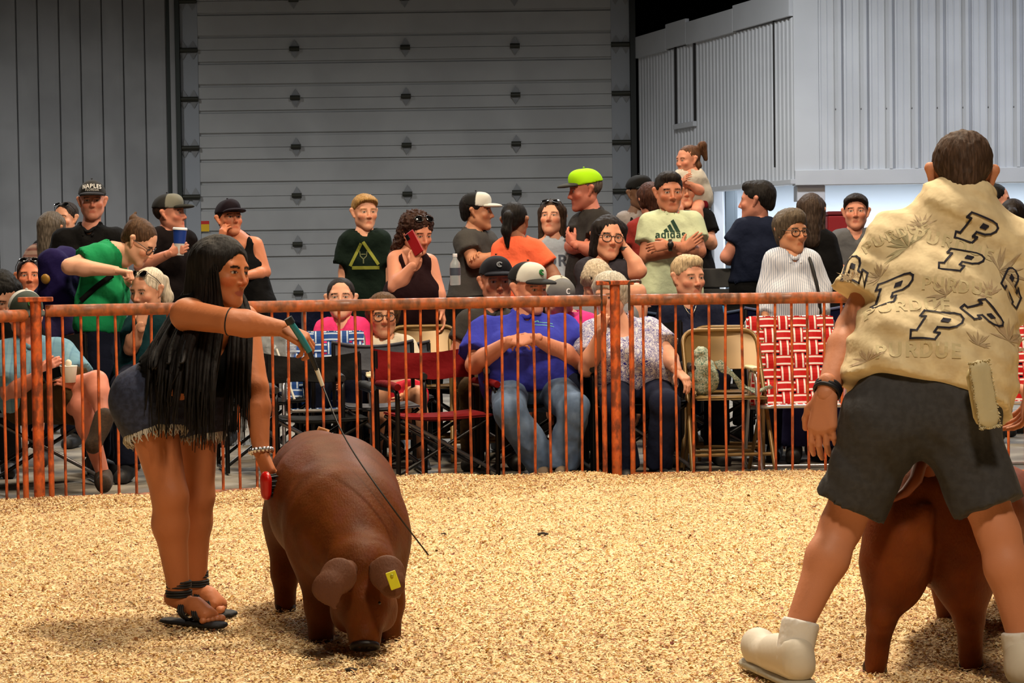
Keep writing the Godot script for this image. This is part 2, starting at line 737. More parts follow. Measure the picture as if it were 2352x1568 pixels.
func hair_mat(c: Color) -> StandardMaterial3D:
	var k := "hair" + c.to_html()
	if not made.has(k):
		var m := StandardMaterial3D.new()
		m.albedo_texture = noise_tex(0.03, [[0.3, c.darkened(0.3)], [0.7, c.lightened(0.06)]], 256, 3)
		m.roughness = 0.68
		m.metallic_specular = 0.3
		m.normal_enabled = true
		m.normal_texture = noise_tex(0.05, [], 256, 3, 4.0)
		m.normal_scale = 0.5
		m.uv1_triplanar = true
		m.uv1_scale = Vector3(14, 1.6, 14)
		made[k] = m
	return made[k]

# ---------------------------------------------------------------- the building
const DOOR_Z := -27.0

func panel_run(m: Dictionary, a: Vector3, b: Vector3, h: float, prof: Array) -> void:   # sheet metal: a profile of [along, out] points from a to b, h high
	var along := (b - a).normalized()
	var out := Vector3.UP.cross(along) * -1.0
	for k in prof.size() - 1:
		var p: Vector3 = a + along * prof[k][0] + out * prof[k][1]
		var q: Vector3 = a + along * prof[k + 1][0] + out * prof[k + 1][1]
		flat_quad(m, p + Vector3.UP * h, q + Vector3.UP * h, q, p)

func setting() -> void:
	var concrete := mottled(Color(0.40, 0.38, 0.35), Color(0.52, 0.50, 0.46), 0.012, 0.6, 0.75, 2.0)
	var m := mk()
	slab(m, Vector3(-15, -0.2, -46), Vector3(15, 0, 12), 0.01)
	struct(m, "floor", concrete, "grey concrete floor of the barn")
	var dark := mottled(Color(0.13, 0.13, 0.135), Color(0.17, 0.17, 0.17), 0.01, 0.3, 0.85)
	m = mk()
	slab(m, Vector3(-15, ROOF, -46), Vector3(15, ROOF + 0.2, 12))
	struct(m, "ceiling", dark, "dark underside of the barn roof")
	var grey := mottled(Color(0.52, 0.525, 0.535), Color(0.57, 0.575, 0.585), 0.006, 0.5, 0.55, 1.0)
	for w in [["wall_left", Vector3(-15.2, 0, -46), Vector3(-15, ROOF, 12)], ["wall_right", Vector3(15, 0, -46), Vector3(15.2, ROOF, 12)], ["wall_front", Vector3(-15, 0, 12), Vector3(15, ROOF, 12.2)]]:
		m = mk()
		slab(m, w[1], w[2])
		struct(m, w[0], mat(Color(0.36, 0.36, 0.37), 0.8), "plain grey barn wall out of view")
	# the wall with the door, in flat vertical sheets with dark seams
	m = mk()
	slab(m, Vector3(-15, 0, DOOR_Z - 0.3), Vector3(-4.10, ROOF, DOOR_Z - 0.06))
	slab(m, Vector3(1.50, 0, -46), Vector3(1.58, ROOF, DOOR_Z - 0.06))
	slab(m, Vector3(-4.10, 4.9, DOOR_Z - 0.3), Vector3(1.56, ROOF, DOOR_Z - 0.06))
	var back := struct(m, "wall_back", grey, "grey sheet metal back wall beside the overhead door")
	var x := -4.225
	while x > -8.2:
		m = mk()
		var left := x - 0.262
		panel_run(m, Vector3(left, 0.0, DOOR_Z), Vector3(x, 0, DOOR_Z), ROOF, [[0.0, -0.03], [0.008, 0.0], [0.05, 0.004], [0.21, 0.004], [0.252, 0.0], [0.262, -0.03]])
		put(m, "panel", grey, back)
		x = left - 0.002
	m = mk()
	slab(m, Vector3(-8.3, 1.05, DOOR_Z), Vector3(-5.75, 1.12, DOOR_Z + 0.03))
	put(m, "rail", mat(Color(0.34, 0.34, 0.35), 0.6), back)
	m = mk()
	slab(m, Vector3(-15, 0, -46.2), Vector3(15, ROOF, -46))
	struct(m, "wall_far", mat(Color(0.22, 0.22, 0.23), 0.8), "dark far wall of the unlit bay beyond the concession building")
	# door frame
	m = mk()
	slab(m, Vector3(-4.17, 0, DOOR_Z - 0.05), Vector3(-4.105, ROOF, DOOR_Z + 0.05))
	struct(m, "trim_1", grey, "pale steel jamb left of the overhead door")
	m = mk()
	slab(m, Vector3(-4.10, 0, DOOR_Z - 0.06), Vector3(-4.045, ROOF, DOOR_Z + 0.09))
	slab(m, Vector3(-4.23, 0, DOOR_Z - 0.08), Vector3(-4.16, ROOF, DOOR_Z - 0.03))
	struct(m, "trim_2", mat(Color(0.2, 0.22, 0.21), 0.5, 0.5), "dark steel track at the left edge of the overhead door")
	m = mk()
	slab(m, Vector3(1.50, 0, DOOR_Z - 0.06), Vector3(1.57, ROOF, DOOR_Z + 0.14))
	struct(m, "trim_3", mat(Color(0.16, 0.17, 0.17), 0.5, 0.5), "dark steel track at the right edge of the overhead door")
	overhead_door()
	concession()

func overhead_door() -> void:
	var white := mottled(Color(0.60, 0.605, 0.61), Color(0.64, 0.645, 0.65), 0.006, 0.4, 0.5, 1.0)
	var stile_mat := mat(Color(0.56, 0.58, 0.61), 0.5)
	var steel := dyed(0.4)
	var t := thing("overhead_door", "wide grey sectional overhead door with rows of steel hinges behind the spectators", "door", Vector3(-1.29, 0, DOOR_Z))
	t.name = "door_1"
	t.set_meta("kind", "structure")
	var sec := 0.602
	for r in 9:
		var y0 := r * sec - 0.36
		if y0 + sec > ROOF: break
		var m := mk()
		# a section: joint, rib, flat, rib, joint, seen as shallow grooves
		var prof := [[0.0, -0.012], [0.004, 0.0], [0.144, 0.0], [0.150, -0.026], [0.168, -0.026], [0.185, 0.004], [0.42, 0.004], [0.437, -0.026], [0.455, -0.026], [0.461, 0.0], [0.598, 0.0], [0.602, -0.012]]
		for k in prof.size() - 1:
			flat_quad(m, Vector3(-2.78, y0 + prof[k + 1][0], prof[k + 1][1]), Vector3(2.79, y0 + prof[k + 1][0], prof[k + 1][1]), Vector3(2.79, y0 + prof[k][0], prof[k][1]), Vector3(-2.78, y0 + prof[k][0], prof[k][1]))
		slab(m, Vector3(-2.78, y0, -0.06), Vector3(2.79, y0 + sec, -0.03))
		put(m, "section", white, t)
		for s in [-1, 1]:
			m = mk()
			slab(m, Vector3(-2.785 if s < 0 else 2.56, y0 + 0.012, -0.02), Vector3(-2.54 if s < 0 else 2.79, y0 + sec - 0.012, 0.012))
			put(m, "end_stile", stile_mat, t)
		for hx in [-1.346, 0.022, 1.375, -2.66, 2.68]:
			m = mk()
			var y := y0
			for dx in ([0.0] if absf(hx) < 2.0 else [-0.062, 0.062]):
				for s2 in [-1, 1]:
					var tip := Vector3(hx + dx, y + s2 * 0.115, 0.024)
					var wl := Vector3(hx + dx - 0.05, y + s2 * 0.03, 0.03)
					var wr := Vector3(hx + dx + 0.05, y + s2 * 0.03, 0.03)
					if s2 > 0: flat_tri(m, tip, wr, wl)
					else: flat_tri(m, tip, wl, wr)
			tinted(m, lin(Color(0.50, 0.51, 0.52)))
			add_tube(m, [Vector3(hx - (0.06 if absf(hx) < 2.0 else 0.12), y, 0.045), Vector3(hx + (0.06 if absf(hx) < 2.0 else 0.12), y, 0.045)], 0.03, 8)
			tinted(m, lin(Color(0.20, 0.195, 0.17)))
			put(m, "hinge", steel, t)
	var s := thing("warning_sign", "small yellow and red warning sticker low on the left of the overhead door", "sign", Vector3(-1.29 - 2.49, 1.62, DOOR_Z + 0.004))
	var m2 := mk()
	slab(m2, Vector3(-0.05, 0.0, 0), Vector3(0.05, 0.09, 0.004), 0.001)
	put(m2, "notice", mat(Color(0.85, 0.68, 0.05), 0.6), s)
	m2 = mk()
	slab(m2, Vector3(-0.05, 0.09, 0), Vector3(0.05, 0.13, 0.004), 0.001)
	put(m2, "heading", mat(Color(0.75, 0.12, 0.05), 0.6), s)

func concession() -> void:
	var far := Vector3(1.60, 0, -26.9)
	var near := Vector3(2.935, 0, -22.5)
	var pale := mottled(Color(0.70, 0.715, 0.74), Color(0.74, 0.755, 0.78), 0.006, 0.4, 0.5, 1.0)
	var side_pale := pale
	var top := 3.93
	var low := 2.0
	var along := (near - far).normalized()
	var length := far.distance_to(near)
	var out := -Vector3.UP.cross(along)
	# the side wall: fine corrugated sheets over the opening, down to the floor at its far end
	var m := mk()
	var open_at := length * 0.50
	var base_side := mk()
	var xf := Transform3D(Basis(along, Vector3.UP, out), far)
	add_box(base_side, xf * Transform3D(Basis.IDENTITY, Vector3(length * 0.5, (top + low) * 0.5 - 0.1, -0.1)), Vector3(length, top - low - 0.2, 0.12), 0.005)
	add_box(base_side, xf * Transform3D(Basis.IDENTITY, Vector3(open_at * 0.5, top * 0.5 - 0.2, -0.1)), Vector3(open_at, top - 0.4, 0.12), 0.005)
	var wall := struct(base_side, "wall_side", side_pale, "pale ribbed steel side wall of the concession building")
	var n := 46
	for k in n:
		var a0 := length * k / n
		var w := length / n
		var y0 := 0.0 if a0 + w < open_at + 0.01 else low
		var y1 := top - 0.26
		if k >= 13 and k < 19:
			y0 = 2.78
			var mm := mk()
			panel_run(mm, xf * Vector3(a0, 0.0, 0.0), xf * Vector3(a0 + w, 0.0, 0.0), 2.72, [[0, 0.0], [w * 0.3, 0.0], [w * 0.42, 0.014], [w * 0.72, 0.014], [w * 0.84, 0.0], [w, 0.0]])
			put(mm, "sheet", side_pale, wall)
		m = mk()
		panel_run(m, xf * Vector3(a0, y0, 0), xf * Vector3(a0 + w, y0, 0), y1 - y0, [[0, 0.0], [w * 0.3, 0.0], [w * 0.42, 0.014], [w * 0.72, 0.014], [w * 0.84, 0.0], [w, 0.0]])
		put(m, "sheet", side_pale, wall)
	# closed hatch: its dark reveal and sill
	m = mk()
	var gap := mat(Color(0.12, 0.11, 0.11), 0.8)
	add_box(m, xf * Transform3D(Basis.IDENTITY, Vector3(length * 13.0 / n, 3.22, 0.012)), Vector3(0.03, 0.92, 0.03), 0.002)
	add_box(m, xf * Transform3D(Basis.IDENTITY, Vector3(length * 19.0 / n, 3.22, 0.012)), Vector3(0.03, 0.92, 0.03), 0.002)
	add_box(m, xf * Transform3D(Basis.IDENTITY, Vector3(length * 41.5 / n, 2.95, 0.012)), Vector3(0.02, 1.6, 0.03), 0.002)
	put(m, "joint", gap, wall)
	m = mk()
	add_box(m, xf * Transform3D(Basis.IDENTITY, Vector3(length * 16.0 / n, 2.75, 0.02)), Vector3(length * 6.4 / n, 0.06, 0.06), 0.004)
	put(m, "sill", side_pale, wall)
	for b in [[0.0, 10.5, 0.0], [10.5, 17.0, 0.03], [17.0, 31.0, 0.0], [31.0, 46.0, 0.02]]:
		m = mk()
		add_box(m, xf * Transform3D(Basis.IDENTITY, Vector3(length * (b[0] + b[1]) * 0.5 / n, top - 0.13 + b[2], 0.02)), Vector3(length * (b[1] - b[0]) / n - 0.006, 0.26 + b[2], 0.05), 0.004)
		put(m, "cap_flashing", side_pale, wall)
	m = mk()
	add_box(m, xf * Transform3D(Basis.IDENTITY, Vector3(length * 0.76, low - 0.02, -0.04)), Vector3(length * 0.5, 0.05, 0.2), 0.004)
	put(m, "header", side_pale, wall)
	# the front wall: broad ribs
	var right := 9.4
	m = mk()
	slab(m, Vector3(near.x, low, near.z - 0.16), Vector3(right, top + 0.3, near.z - 0.03), 0.004)
	var front := struct(m, "wall_concession", pale, "white ribbed steel front wall above the concession counter")
	var x := near.x + 0.24
	m = mk()
	slab(m, Vector3(near.x, low, near.z - 0.06), Vector3(near.x + 0.26, top + 0.3, near.z + 0.012), 0.006)
	put(m, "corner_flashing", pale, front)
	while x < right - 0.3:
		m = mk()
		panel_run(m, Vector3(x, low + 0.1, near.z), Vector3(x + 0.262, low + 0.1, near.z), top - low - 0.16, [[0.0, 0.0], [0.02, 0.0], [0.035, 0.008], [0.05, 0.0], [0.09, 0.0], [0.1, 0.008], [0.115, 0.0], [0.16, 0.0], [0.172, 0.008], [0.186, 0.0], [0.192, 0.0], [0.214, 0.05], [0.244, 0.05], [0.262, 0.0]])
		put(m, "sheet", pale, front)
		m = mk()
		add_lathe(m, Transform3D(Basis(Vector3.RIGHT, PI / 2), Vector3(x + 0.196, 2.72, near.z)), [Vector2(0.012, 0.0), Vector2(0.01, 0.008), Vector2(0.0, 0.009)], 6)
		put(m, "screw", mat(Color(0.4, 0.4, 0.42), 0.4, 0.7), front)
		x += 0.262
	m = mk()
	slab(m, Vector3(near.x, low - 0.06, near.z - 0.16), Vector3(right, low + 0.1, near.z + 0.05), 0.008)
	put(m, "header", pale, front)
	m = mk()
	slab(m, Vector3(near.x, top - 0.04, near.z - 0.1), Vector3(right, top + 0.06, near.z + 0.06), 0.008)
	put(m, "eave_trim", pale, front)
	# the post at the corner
	m = mk()
	slab(m, Vector3(near.x + 0.03, low - 0.22, near.z - 0.3), Vector3(near.x + 0.32, low - 0.06, near.z - 0.02), 0.006)
	slab(m, Vector3(near.x + 0.07, 0.0, near.z - 0.26), Vector3(near.x + 0.28, low - 0.2, near.z - 0.06), 0.006)
	struct(m, "trim_4", mat(Color(0.74, 0.75, 0.78), 0.6), "grey boxed post under the corner of the concession building")
	# the room behind the counter, white and lit from inside
	var inside := mat(Color(0.80, 0.83, 0.86), 0.7)
	m = mk()
	slab(m, Vector3(2.2, 0, -27.0), Vector3(right, low + 0.2, -26.85))
	struct(m, "wall_room_back", inside, "white wall inside the lit concession room")
	m = mk()
	for lv in [low + 0.16, top - 0.1]:   # ceilings cut to the slanting side wall
		var c0 := far + along * 0.12 - out * 0.14
		var c1 := near - along * 0.05 - out * 0.14
		var flat := [Vector3(c0.x, 0, c0.z), Vector3(c1.x, 0, near.z - 0.18), Vector3(right, 0, near.z - 0.18), Vector3(right, 0, c0.z)]
		for k in 4:
			flat[k].y = lv
		flat_quad(m, flat[0], flat[3], flat[2], flat[1])
		flat_quad(m, flat[0] + Vector3.UP * 0.1, flat[1] + Vector3.UP * 0.1, flat[2] + Vector3.UP * 0.1, flat[3] + Vector3.UP * 0.1)
		for k in 4:
			flat_quad(m, flat[k], flat[(k + 1) % 4], flat[(k + 1) % 4] + Vector3.UP * 0.1, flat[k] + Vector3.UP * 0.1)
	struct(m, "ceiling_concession", inside, "white ceiling of the concession room")
	m = mk()
	slab(m, Vector3(right, 0, -27.0), Vector3(right + 0.1, top + 0.3, near.z))
	struct(m, "wall_room_right", inside, "white end wall of the concession room")
	m = mk()
	slab(m, Vector3(2.52, 0.0, -25.6), Vector3(2.62, low + 0.16, -25.5))
	slab(m, Vector3(2.62, 0.0, -25.58), Vector3(2.66, low + 0.1, -25.52))
	struct(m, "door_2", mat(Color(0.2, 0.23, 0.25), 0.5), "dark edge of an open door inside the concession room")
	var lamp := thing("ceiling_light", "long bluish white panel light on the concession room ceiling", "lamp", Vector3(5.2, low + 0.15, -25.0))
	m = mk()
	slab(m, Vector3(-2.6, -0.04, -0.5), Vector3(2.6, 0.0, 0.5))
	var glow := StandardMaterial3D.new()
	glow.albedo_color = Color(0.9, 0.93, 0.95)
	glow.emission_enabled = true
	glow.emission = Color(0.85, 0.93, 1.0)
	glow.emission_energy_multiplier = 1.6
	put(m, "diffuser", glow, lamp)
	var l := AreaLight3D.new()
	l.name = "panel_light"
	l.area_size = Vector2(5.0, 0.9)
	l.light_color = Color(0.93, 0.96, 1.0)
	l.light_energy = 42.0
	l.shadow_enabled = true
	l.position = Vector3(0, -0.06, 0)
	l.rotation.x = -PI / 2
	lamp.add_child(l, true)
	var sign_box := thing("red_drinks_cooler", "dark red box standing behind the woman in grey at the counter", "cooler", at(1930, 640, 22.2) * Vector3(1, 0, 1))
	m = mk()
	slab(m, Vector3(-0.16, 0.0, -0.25), Vector3(0.17, 1.62, 0.25), 0.02)
	put(m, "body", mat(Color(0.52, 0.03, 0.05), 0.5), sign_box)
	m = mk()
	slab(m, Vector3(-0.16, 1.62, -0.25), Vector3(0.17, 1.66, 0.25), 0.01)
	put(m, "lid", mat(Color(0.40, 0.03, 0.05), 0.5), sign_box)

# ---------------------------------------------------------------- the show ring
func ground(x: float, z: float) -> float:   # height of the shavings
	if not made.has("bed"):
		var n := FastNoiseLite.new()
		n.seed = 8
		n.frequency = 0.9
		n.fractal_octaves = 3
		made["bed"] = n
	var h: float = 0.035 + made["bed"].get_noise_2d(x, z) * 0.025
	var edge := ring_edge(x)
	return h + 0.015 * smoothstep(edge + 1.2, edge + 0.3, z) + 0.035 * smoothstep(edge + 0.7, edge + 0.2, z) * smoothstep(-1.5, -0.9, x) * smoothstep(0.62, 0.4, x)   # heaped up along the fence

func ring() -> void:
	# the bed of pale wood shavings, a heaped sheet with loose flakes strewn over it
	var m := mk()
	var edge_noise := FastNoiseLite.new()
	edge_noise.seed = 21
	edge_noise.frequency = 0.8
	var grid := []
	var rows := 150
	var cols := 110
	for r in rows + 1:
		var row := []
		for c in cols + 1:
			var x := lerpf(-4.2, 4.4, float(c) / cols)
			var z_far := ring_edge(x) + edge_noise.get_noise_1d(x) * 0.16
			var z := lerpf(z_far, -3.6, pow(float(r) / rows, 1.2))
			row.append(Vector3(x, ground(x, z) if r > 0 else -0.01, z))
		grid.append(row)
	add_sheet(m, grid)
	var bed_mat := StandardMaterial3D.new()
	bed_mat.albedo_texture = noise_tex(0.11, [[0.2, Color(0.70, 0.58, 0.40)], [0.4, Color(0.85, 0.75, 0.57)], [0.62, Color(0.91, 0.82, 0.66)], [0.8, Color(0.95, 0.88, 0.75)]], 512, 4, 0.0, FastNoiseLite.TYPE_CELLULAR)
	bed_mat.roughness = 0.9
	bed_mat.metallic_specular = 0.2
	bed_mat.normal_enabled = true
	bed_mat.normal_texture = noise_tex(0.09, [], 512, 3, 4.0, FastNoiseLite.TYPE_CELLULAR)
	bed_mat.uv1_triplanar = true
	bed_mat.uv1_scale = Vector3.ONE * 1.3
	var bed := put(m, "wood_shavings", bed_mat)
	tag(bed, "deep bed of pale golden wood shavings covering the show ring", "shavings")
	bed.set_meta("kind", "stuff")
	# flakes: three curled shapes in several woods
	var flakes := []
	for k in 3:
		var fm := mk()
		var g := []
		var curl: float = [0.9, 2.0, 0.25][k]
		for r in 4:
			var row := []
			for c in 2:
				var u := (float(r) / 3.0 - 0.5)
				var rad: float = 1.0 / curl
				row.append(Vector3((c - 0.5) * [0.34, 0.5, 0.22][k] * (1.0 - absf(u) * 0.5), (1.0 - cos(u * curl)) * rad, sin(u * curl) * rad))
			g.append(row)
		add_sheet(fm, g)
		flakes.append(fm)
	var rng := RandomNumberGenerator.new()
	rng.seed = 5
	var tones := [Color(0.90, 0.76, 0.50), Color(0.94, 0.83, 0.60), Color(0.86, 0.69, 0.42), Color(0.80, 0.62, 0.37), Color(0.92, 0.78, 0.55), Color(0.87, 0.72, 0.43), Color(0.72, 0.50, 0.29), Color(0.55, 0.34, 0.19), Color(0.88, 0.74, 0.50), Color(0.96, 0.88, 0.68)]
	var dark_tones := [Color(0.45, 0.25, 0.20), Color(0.42, 0.34, 0.20), Color(0.52, 0.31, 0.26)]
	for k in 3:
		var mm := MultiMesh.new()
		mm.transform_format = MultiMesh.TRANSFORM_3D
		mm.use_colors = true
		var am := ArrayMesh.new()
		var a := []
		a.resize(Mesh.ARRAY_MAX)
		a[Mesh.ARRAY_VERTEX] = flakes[k].v
		a[Mesh.ARRAY_NORMAL] = flakes[k].n
		a[Mesh.ARRAY_INDEX] = flakes[k].i
		am.add_surface_from_arrays(Mesh.PRIMITIVE_TRIANGLES, a)
		mm.mesh = am
		var count: int = [110000, 110000, 90000][k]
		mm.instance_count = count
		for j in count:
			var d := 1.0 / lerpf(1.0 / 5.0, 1.0 / 12.2, sqrt(rng.randf()))
			var x := rng.randf_range(-0.30, 0.30) * d + 0.02
			var z := -d
			var far := ring_edge(x) + edge_noise.get_noise_1d(x) * 0.16
			if z < far + 0.01:
				z = far + rng.randf() * 0.6
			var size := rng.randf_range(0.007, 0.018) * (1.0 if k < 2 else 1.4)
			if rng.randf() < 0.06: size *= 1.7
			var b := Basis(Vector3.UP, rng.randf() * TAU) * Basis(Vector3.RIGHT, rng.randfn(0, 0.22)) * Basis(Vector3.FORWARD, rng.randfn(0, 0.25))
			if rng.randf() < 0.5: b = b * Basis(Vector3.RIGHT, PI)
			mm.set_instance_transform(j, Transform3D(b.scaled(Vector3.ONE * size), Vector3(x, ground(x, z) + rng.randf_range(0.001, 0.012), z)))
			var col: Color = (tones[rng.randi() % tones.size()] as Color).lerp(Color(0.92, 0.87, 0.78), 0.34)
			if rng.randf() < 0.045: col = dark_tones[rng.randi() % 3]
			mm.set_instance_color(j, lin(col))
		var mi := MultiMeshInstance3D.new()
		mi.multimesh = mm
		mi.material_override = dyed(0.8)
		mi.name = "loose_flakes"
		bed.add_child(mi, true)
		mi.set_meta("kind", "stuff")
	var droppings := [[1247, 1224, 0.013], [1020, 1221, 0.008], [805, 1525, 0.011], [640, 1190, 0.007]]
	for q in droppings:
		var dd := ground_depth(q[1])
		var p := at(q[0], q[1], dd)
		var cl := mk()
		for k in 3:
			ball(cl, Transform3D(Basis.from_euler(Vector3(0, k * 1.3, 0)).scaled(Vector3(q[2], q[2] * 0.62, q[2] * 0.8)), Vector3((k - 1) * q[2] * 0.9, q[2] * (0.3 + 0.3 * (k % 2)), (k % 2) * q[2] * 0.6)), 6)
		var o := put(cl, "dark_clod", mottled(Color(0.12, 0.09, 0.07), Color(0.22, 0.18, 0.14), 0.1, 20.0, 0.9, 4.0))
		o.position = Vector3(p.x, ground(p.x, p.z) + 0.004, p.z)
		tag(o, {1247: "largest dark clod lying alone in the middle of the shavings", 1020: "small dark clod beside the pig handler's stick tip", 805: "dark clod in the shavings before the rooting pig's snout", 640: "tiny dark clod behind the brown pig's left flank"}[q[0]], "clod", "dark clods in the shavings")

func ring_edge(x: float) -> float:
	return -10.68 - (x + 2.35) * 0.285 if x < 0.6 else -11.52

func ground_depth(y: float) -> float:
	return FOCAL * 1.15 / maxf(y - 600.0, 1.0)

# ---------------------------------------------------------------- the orange ring fence
func rust() -> StandardMaterial3D:
	if not made.has("rust"):
		var m := StandardMaterial3D.new()
		m.albedo_texture = noise_tex(0.018, [[0.3, Color(0.44, 0.21, 0.10)], [0.46, Color(0.66, 0.29, 0.11)], [0.6, Color(0.81, 0.37, 0.14)], [0.78, Color(0.71, 0.36, 0.17)]], 512, 5)
		m.roughness_texture = noise_tex(0.018, [[0.3, Color(0.85, 0.85, 0.85)], [0.7, Color(0.42, 0.42, 0.42)]], 512, 5)
		m.roughness = 1.0
		m.uv1_triplanar = true
		m.uv1_scale = Vector3(1.6, 0.9, 1.6)
		m.normal_enabled = true
		m.normal_texture = noise_tex(0.05, [], 256, 4, 2.0)
		m.normal_scale = 0.35
		made["rust"] = m
	return made["rust"]

func rust_rail() -> StandardMaterial3D:
	if not made.has("rust2"):
		var m: StandardMaterial3D = rust().duplicate()
		m.albedo_texture = noise_tex(0.022, [[0.28, Color(0.38, 0.22, 0.13)], [0.5, Color(0.54, 0.31, 0.16)], [0.75, Color(0.70, 0.34, 0.14)]], 512, 5, 0.0, FastNoiseLite.TYPE_SIMPLEX_SMOOTH, 9)
		made["rust2"] = m
	return made["rust2"]

func fence_panel(label: String, a: Vector3, b: Vector3, first: float, step: float, top: float, ends: bool) -> void:   # a, b: feet of its end posts
	var t := thing("pipe_fence", label, "fence", a)
	var along := (b - a)
	var length := along.length()
	along = along.normalized()
	var P := rust()
	var m := mk()
	add_tube(m, [Vector3(0, top, 0) - along * 0.012, Vector3(0, top, 0) + along * length * 0.5, Vector3(0, top, 0) + along * (length + 0.012)], 0.031, 14)
	put(m, "top_rail", rust_rail(), t)
	m = mk()
	add_tube(m, [Vector3(0, 0.035, 0), Vector3(0, 0.035, 0) + along * length], 0.026, 12)
	put(m, "bottom_rail", rust_rail(), t)
	for e in ([0.0, length] if ends else [0.0]):
		m = mk()
		add_tube(m, [along * e + Vector3(0, 0.02, 0), along * e + Vector3(0, top - 0.01, 0)], 0.0145, 10)
		put(m, "end_post", P, t)
	var x := first
	var k := 0
	while x < length - 0.03:
		m = mk()
		var r := 0.0075
		add_tube(m, [along * x + Vector3(0, 0.04, 0), along * (x + 0.004 * sin(k * 2.3)) + Vector3(0, top * 0.5, 0), along * (x + 0.003 * sin(k * 1.7)) + Vector3(0, top - 0.02, 0)], r, 7)
		put(m, "bar", P, t)
		x += step
		k += 1

func fence_post(label: String, foot: Vector3, h: float, plate: float, turn: float, group: String) -> Node3D:
	var t := thing("fence_post", label, "post", foot, turn, group)
	var m := mk()
	add_tube(m, [Vector3.ZERO, Vector3(0, h * 0.5, 0), Vector3(0, h, 0)], 0.0275, 16)
	put(m, "pipe", rust(), t)
	m = mk()
	slab(m, Vector3(-plate, h - 0.004, -0.035), Vector3(plate, h + 0.02, 0.035), 0.004)
	put(m, "top_plate", rust(), t)
	return t

func fence() -> void:
	var g := func(x: float, d: float) -> Vector3:
		var p := at(x, 1000, d)
		return Vector3(p.x, 0, p.z)
	var pl: Vector3 = g.call(88, 10.80)
	fence_post("rusty orange corner post with a flat plate at the left of the ring fence", pl, 1.035, 0.085, 0.15, "")
	var pr: Vector3 = g.call(1416, 11.66)
	fence_post("rusty orange gate post with a flat plate before the swirl blouse", pr, 1.07, 0.10, 0.05, "")
	var a: Vector3 = g.call(116, 10.83)
	var b: Vector3 = g.call(1389, 11.66)
	fence_panel("long orange pipe fence panel between the two fence posts", a, b, 0.07, 0.0875, 0.985, true)
	fence_panel("orange pipe fence panel left of the corner post", g.call(57, 10.76), g.call(-210, 10.1), 0.055, 0.078, 0.965, false)
	fence_panel("orange pipe fence panel right of the gate post behind the man in the patterned shirt", g.call(1453, 11.68), g.call(2520, 11.5), 0.063, 0.0875, 0.985, true)
	# drop pins of the gate
	for q in [[1385, 1400, 0], [1448, 1470, 1]]:
		var p: Vector3 = g.call(q[0], 11.66)
		var dx: float = (q[1] - q[0]) * 0.0023
		var m := mk()
		add_tube(m, bend([Vector3(0, 0.93, 0.03), Vector3(0, 1.085, 0.03), Vector3(dx + 0.01, 1.09, 0.035), Vector3(dx + 0.01, 1.07, 0.035)], 0.015), 0.006, 8)
		var o := put(m, "drop_pin", mat(Color(0.35, 0.3, 0.26), 0.4, 0.7))
		o.position = p
		tag(o, ["thin bent steel drop pin on the left of the gate post", "thin bent steel drop pin on the right of the gate post"][q[2]], "pin")

# ---------------------------------------------------------------- chairs
func spot(x: float, d: float) -> Vector3:
	var p := at(x, 1000, d)
	return Vector3(p.x, 0, p.z)

func director_chair(label: String, where: Vector3, turn: float, fabric: Material, frame: Material, seat_h := 0.40, arm_h := 0.57, back_h := 0.77, w := 0.54, back_w := -1.0, arm_mat: Material = null) -> Node3D:
	var t := thing("folding_camp_chair", label, "chair", where, turn)
	var hw := w * 0.5
	var fz := 0.22
	var bz := -0.22
	var steel := mat(Color(0.42, 0.42, 0.44), 0.3, 0.85)
	for s in [-1, 1]:
		var m := mk()
		add_tube(m, bend([Vector3(s * hw, 0.012, fz), Vector3(s * hw, arm_h - 0.02, fz), Vector3(s * hw, arm_h - 0.02, bz)], 0.06), 0.0135, 10)
		put(m, "leg", frame, t)
		m = mk()
		add_tube(m, [Vector3(s * hw, 0.012, bz), Vector3(s * hw, back_h, bz - 0.05)], 0.0125, 10)
		put(m, "leg", frame, t)
		m = mk()
		add_tube(m, [Vector3(s * hw, 0.02, fz), Vector3(s * hw, 0.02, bz)], 0.011, 8)
		put(m, "foot_rail", frame, t)
		m = mk()
		add_tube(m, bend([Vector3(s * hw, arm_h, fz + 0.01), Vector3(s * hw, arm_h + 0.008, 0), Vector3(s * hw, arm_h, bz)], 0.1), [0.019, 0.021, 0.021, 0.021, 0.021, 0.021, 0.019], 10)
		put(m, "armrest", arm_mat if arm_mat else mat(Color(0.07, 0.07, 0.075), 0.7), t)
		for z in [fz - 0.015, bz + 0.015]:
			m = mk()
			add_tube(m, [Vector3(s * hw, 0.05, z + s * 0.008), Vector3(-s * (hw - 0.03), seat_h - 0.02, z + s * 0.008)], 0.0105, 8)
			put(m, "cross_brace", steel if s > 0 else frame, t)
	var grid := []
	for r in 9:
		var row := []
		for c in 9:
			var u := float(c) / 8 * 2.0 - 1.0
			var v := float(r) / 8
			row.append(Vector3(u * (hw - 0.03), seat_h - 0.035 * (1.0 - u * u) * sin(v * PI * 0.8 + 0.4), lerpf(bz, fz + 0.02, v)))
		grid.append(row)
	var m2 := mk()
	add_sheet(m2, grid, 0.01)
	put(m2, "seat", fabric, t)
	grid = []
	var low := arm_h + 0.015
	for r in 7:
		var row := []
		for c in 11:
			var u := float(c) / 10 * 2.0 - 1.0
			var v := float(r) / 6
			row.append(Vector3(u * (hw + 0.006), lerpf(back_h - 0.02 * (1.0 - u * u) + 0.012 * u * u, low - 0.006 * sin(u * 6.0), v), bz - 0.02 - 0.03 * (1.0 - v) - 0.045 * (1.0 - u * u) + 0.006 * sin(v * 7.0 + u * 4.0)))
		grid.append(row)
	m2 = mk()
	add_sheet(m2, grid, 0.012)
	put(m2, "backrest", fabric, t)
	return t

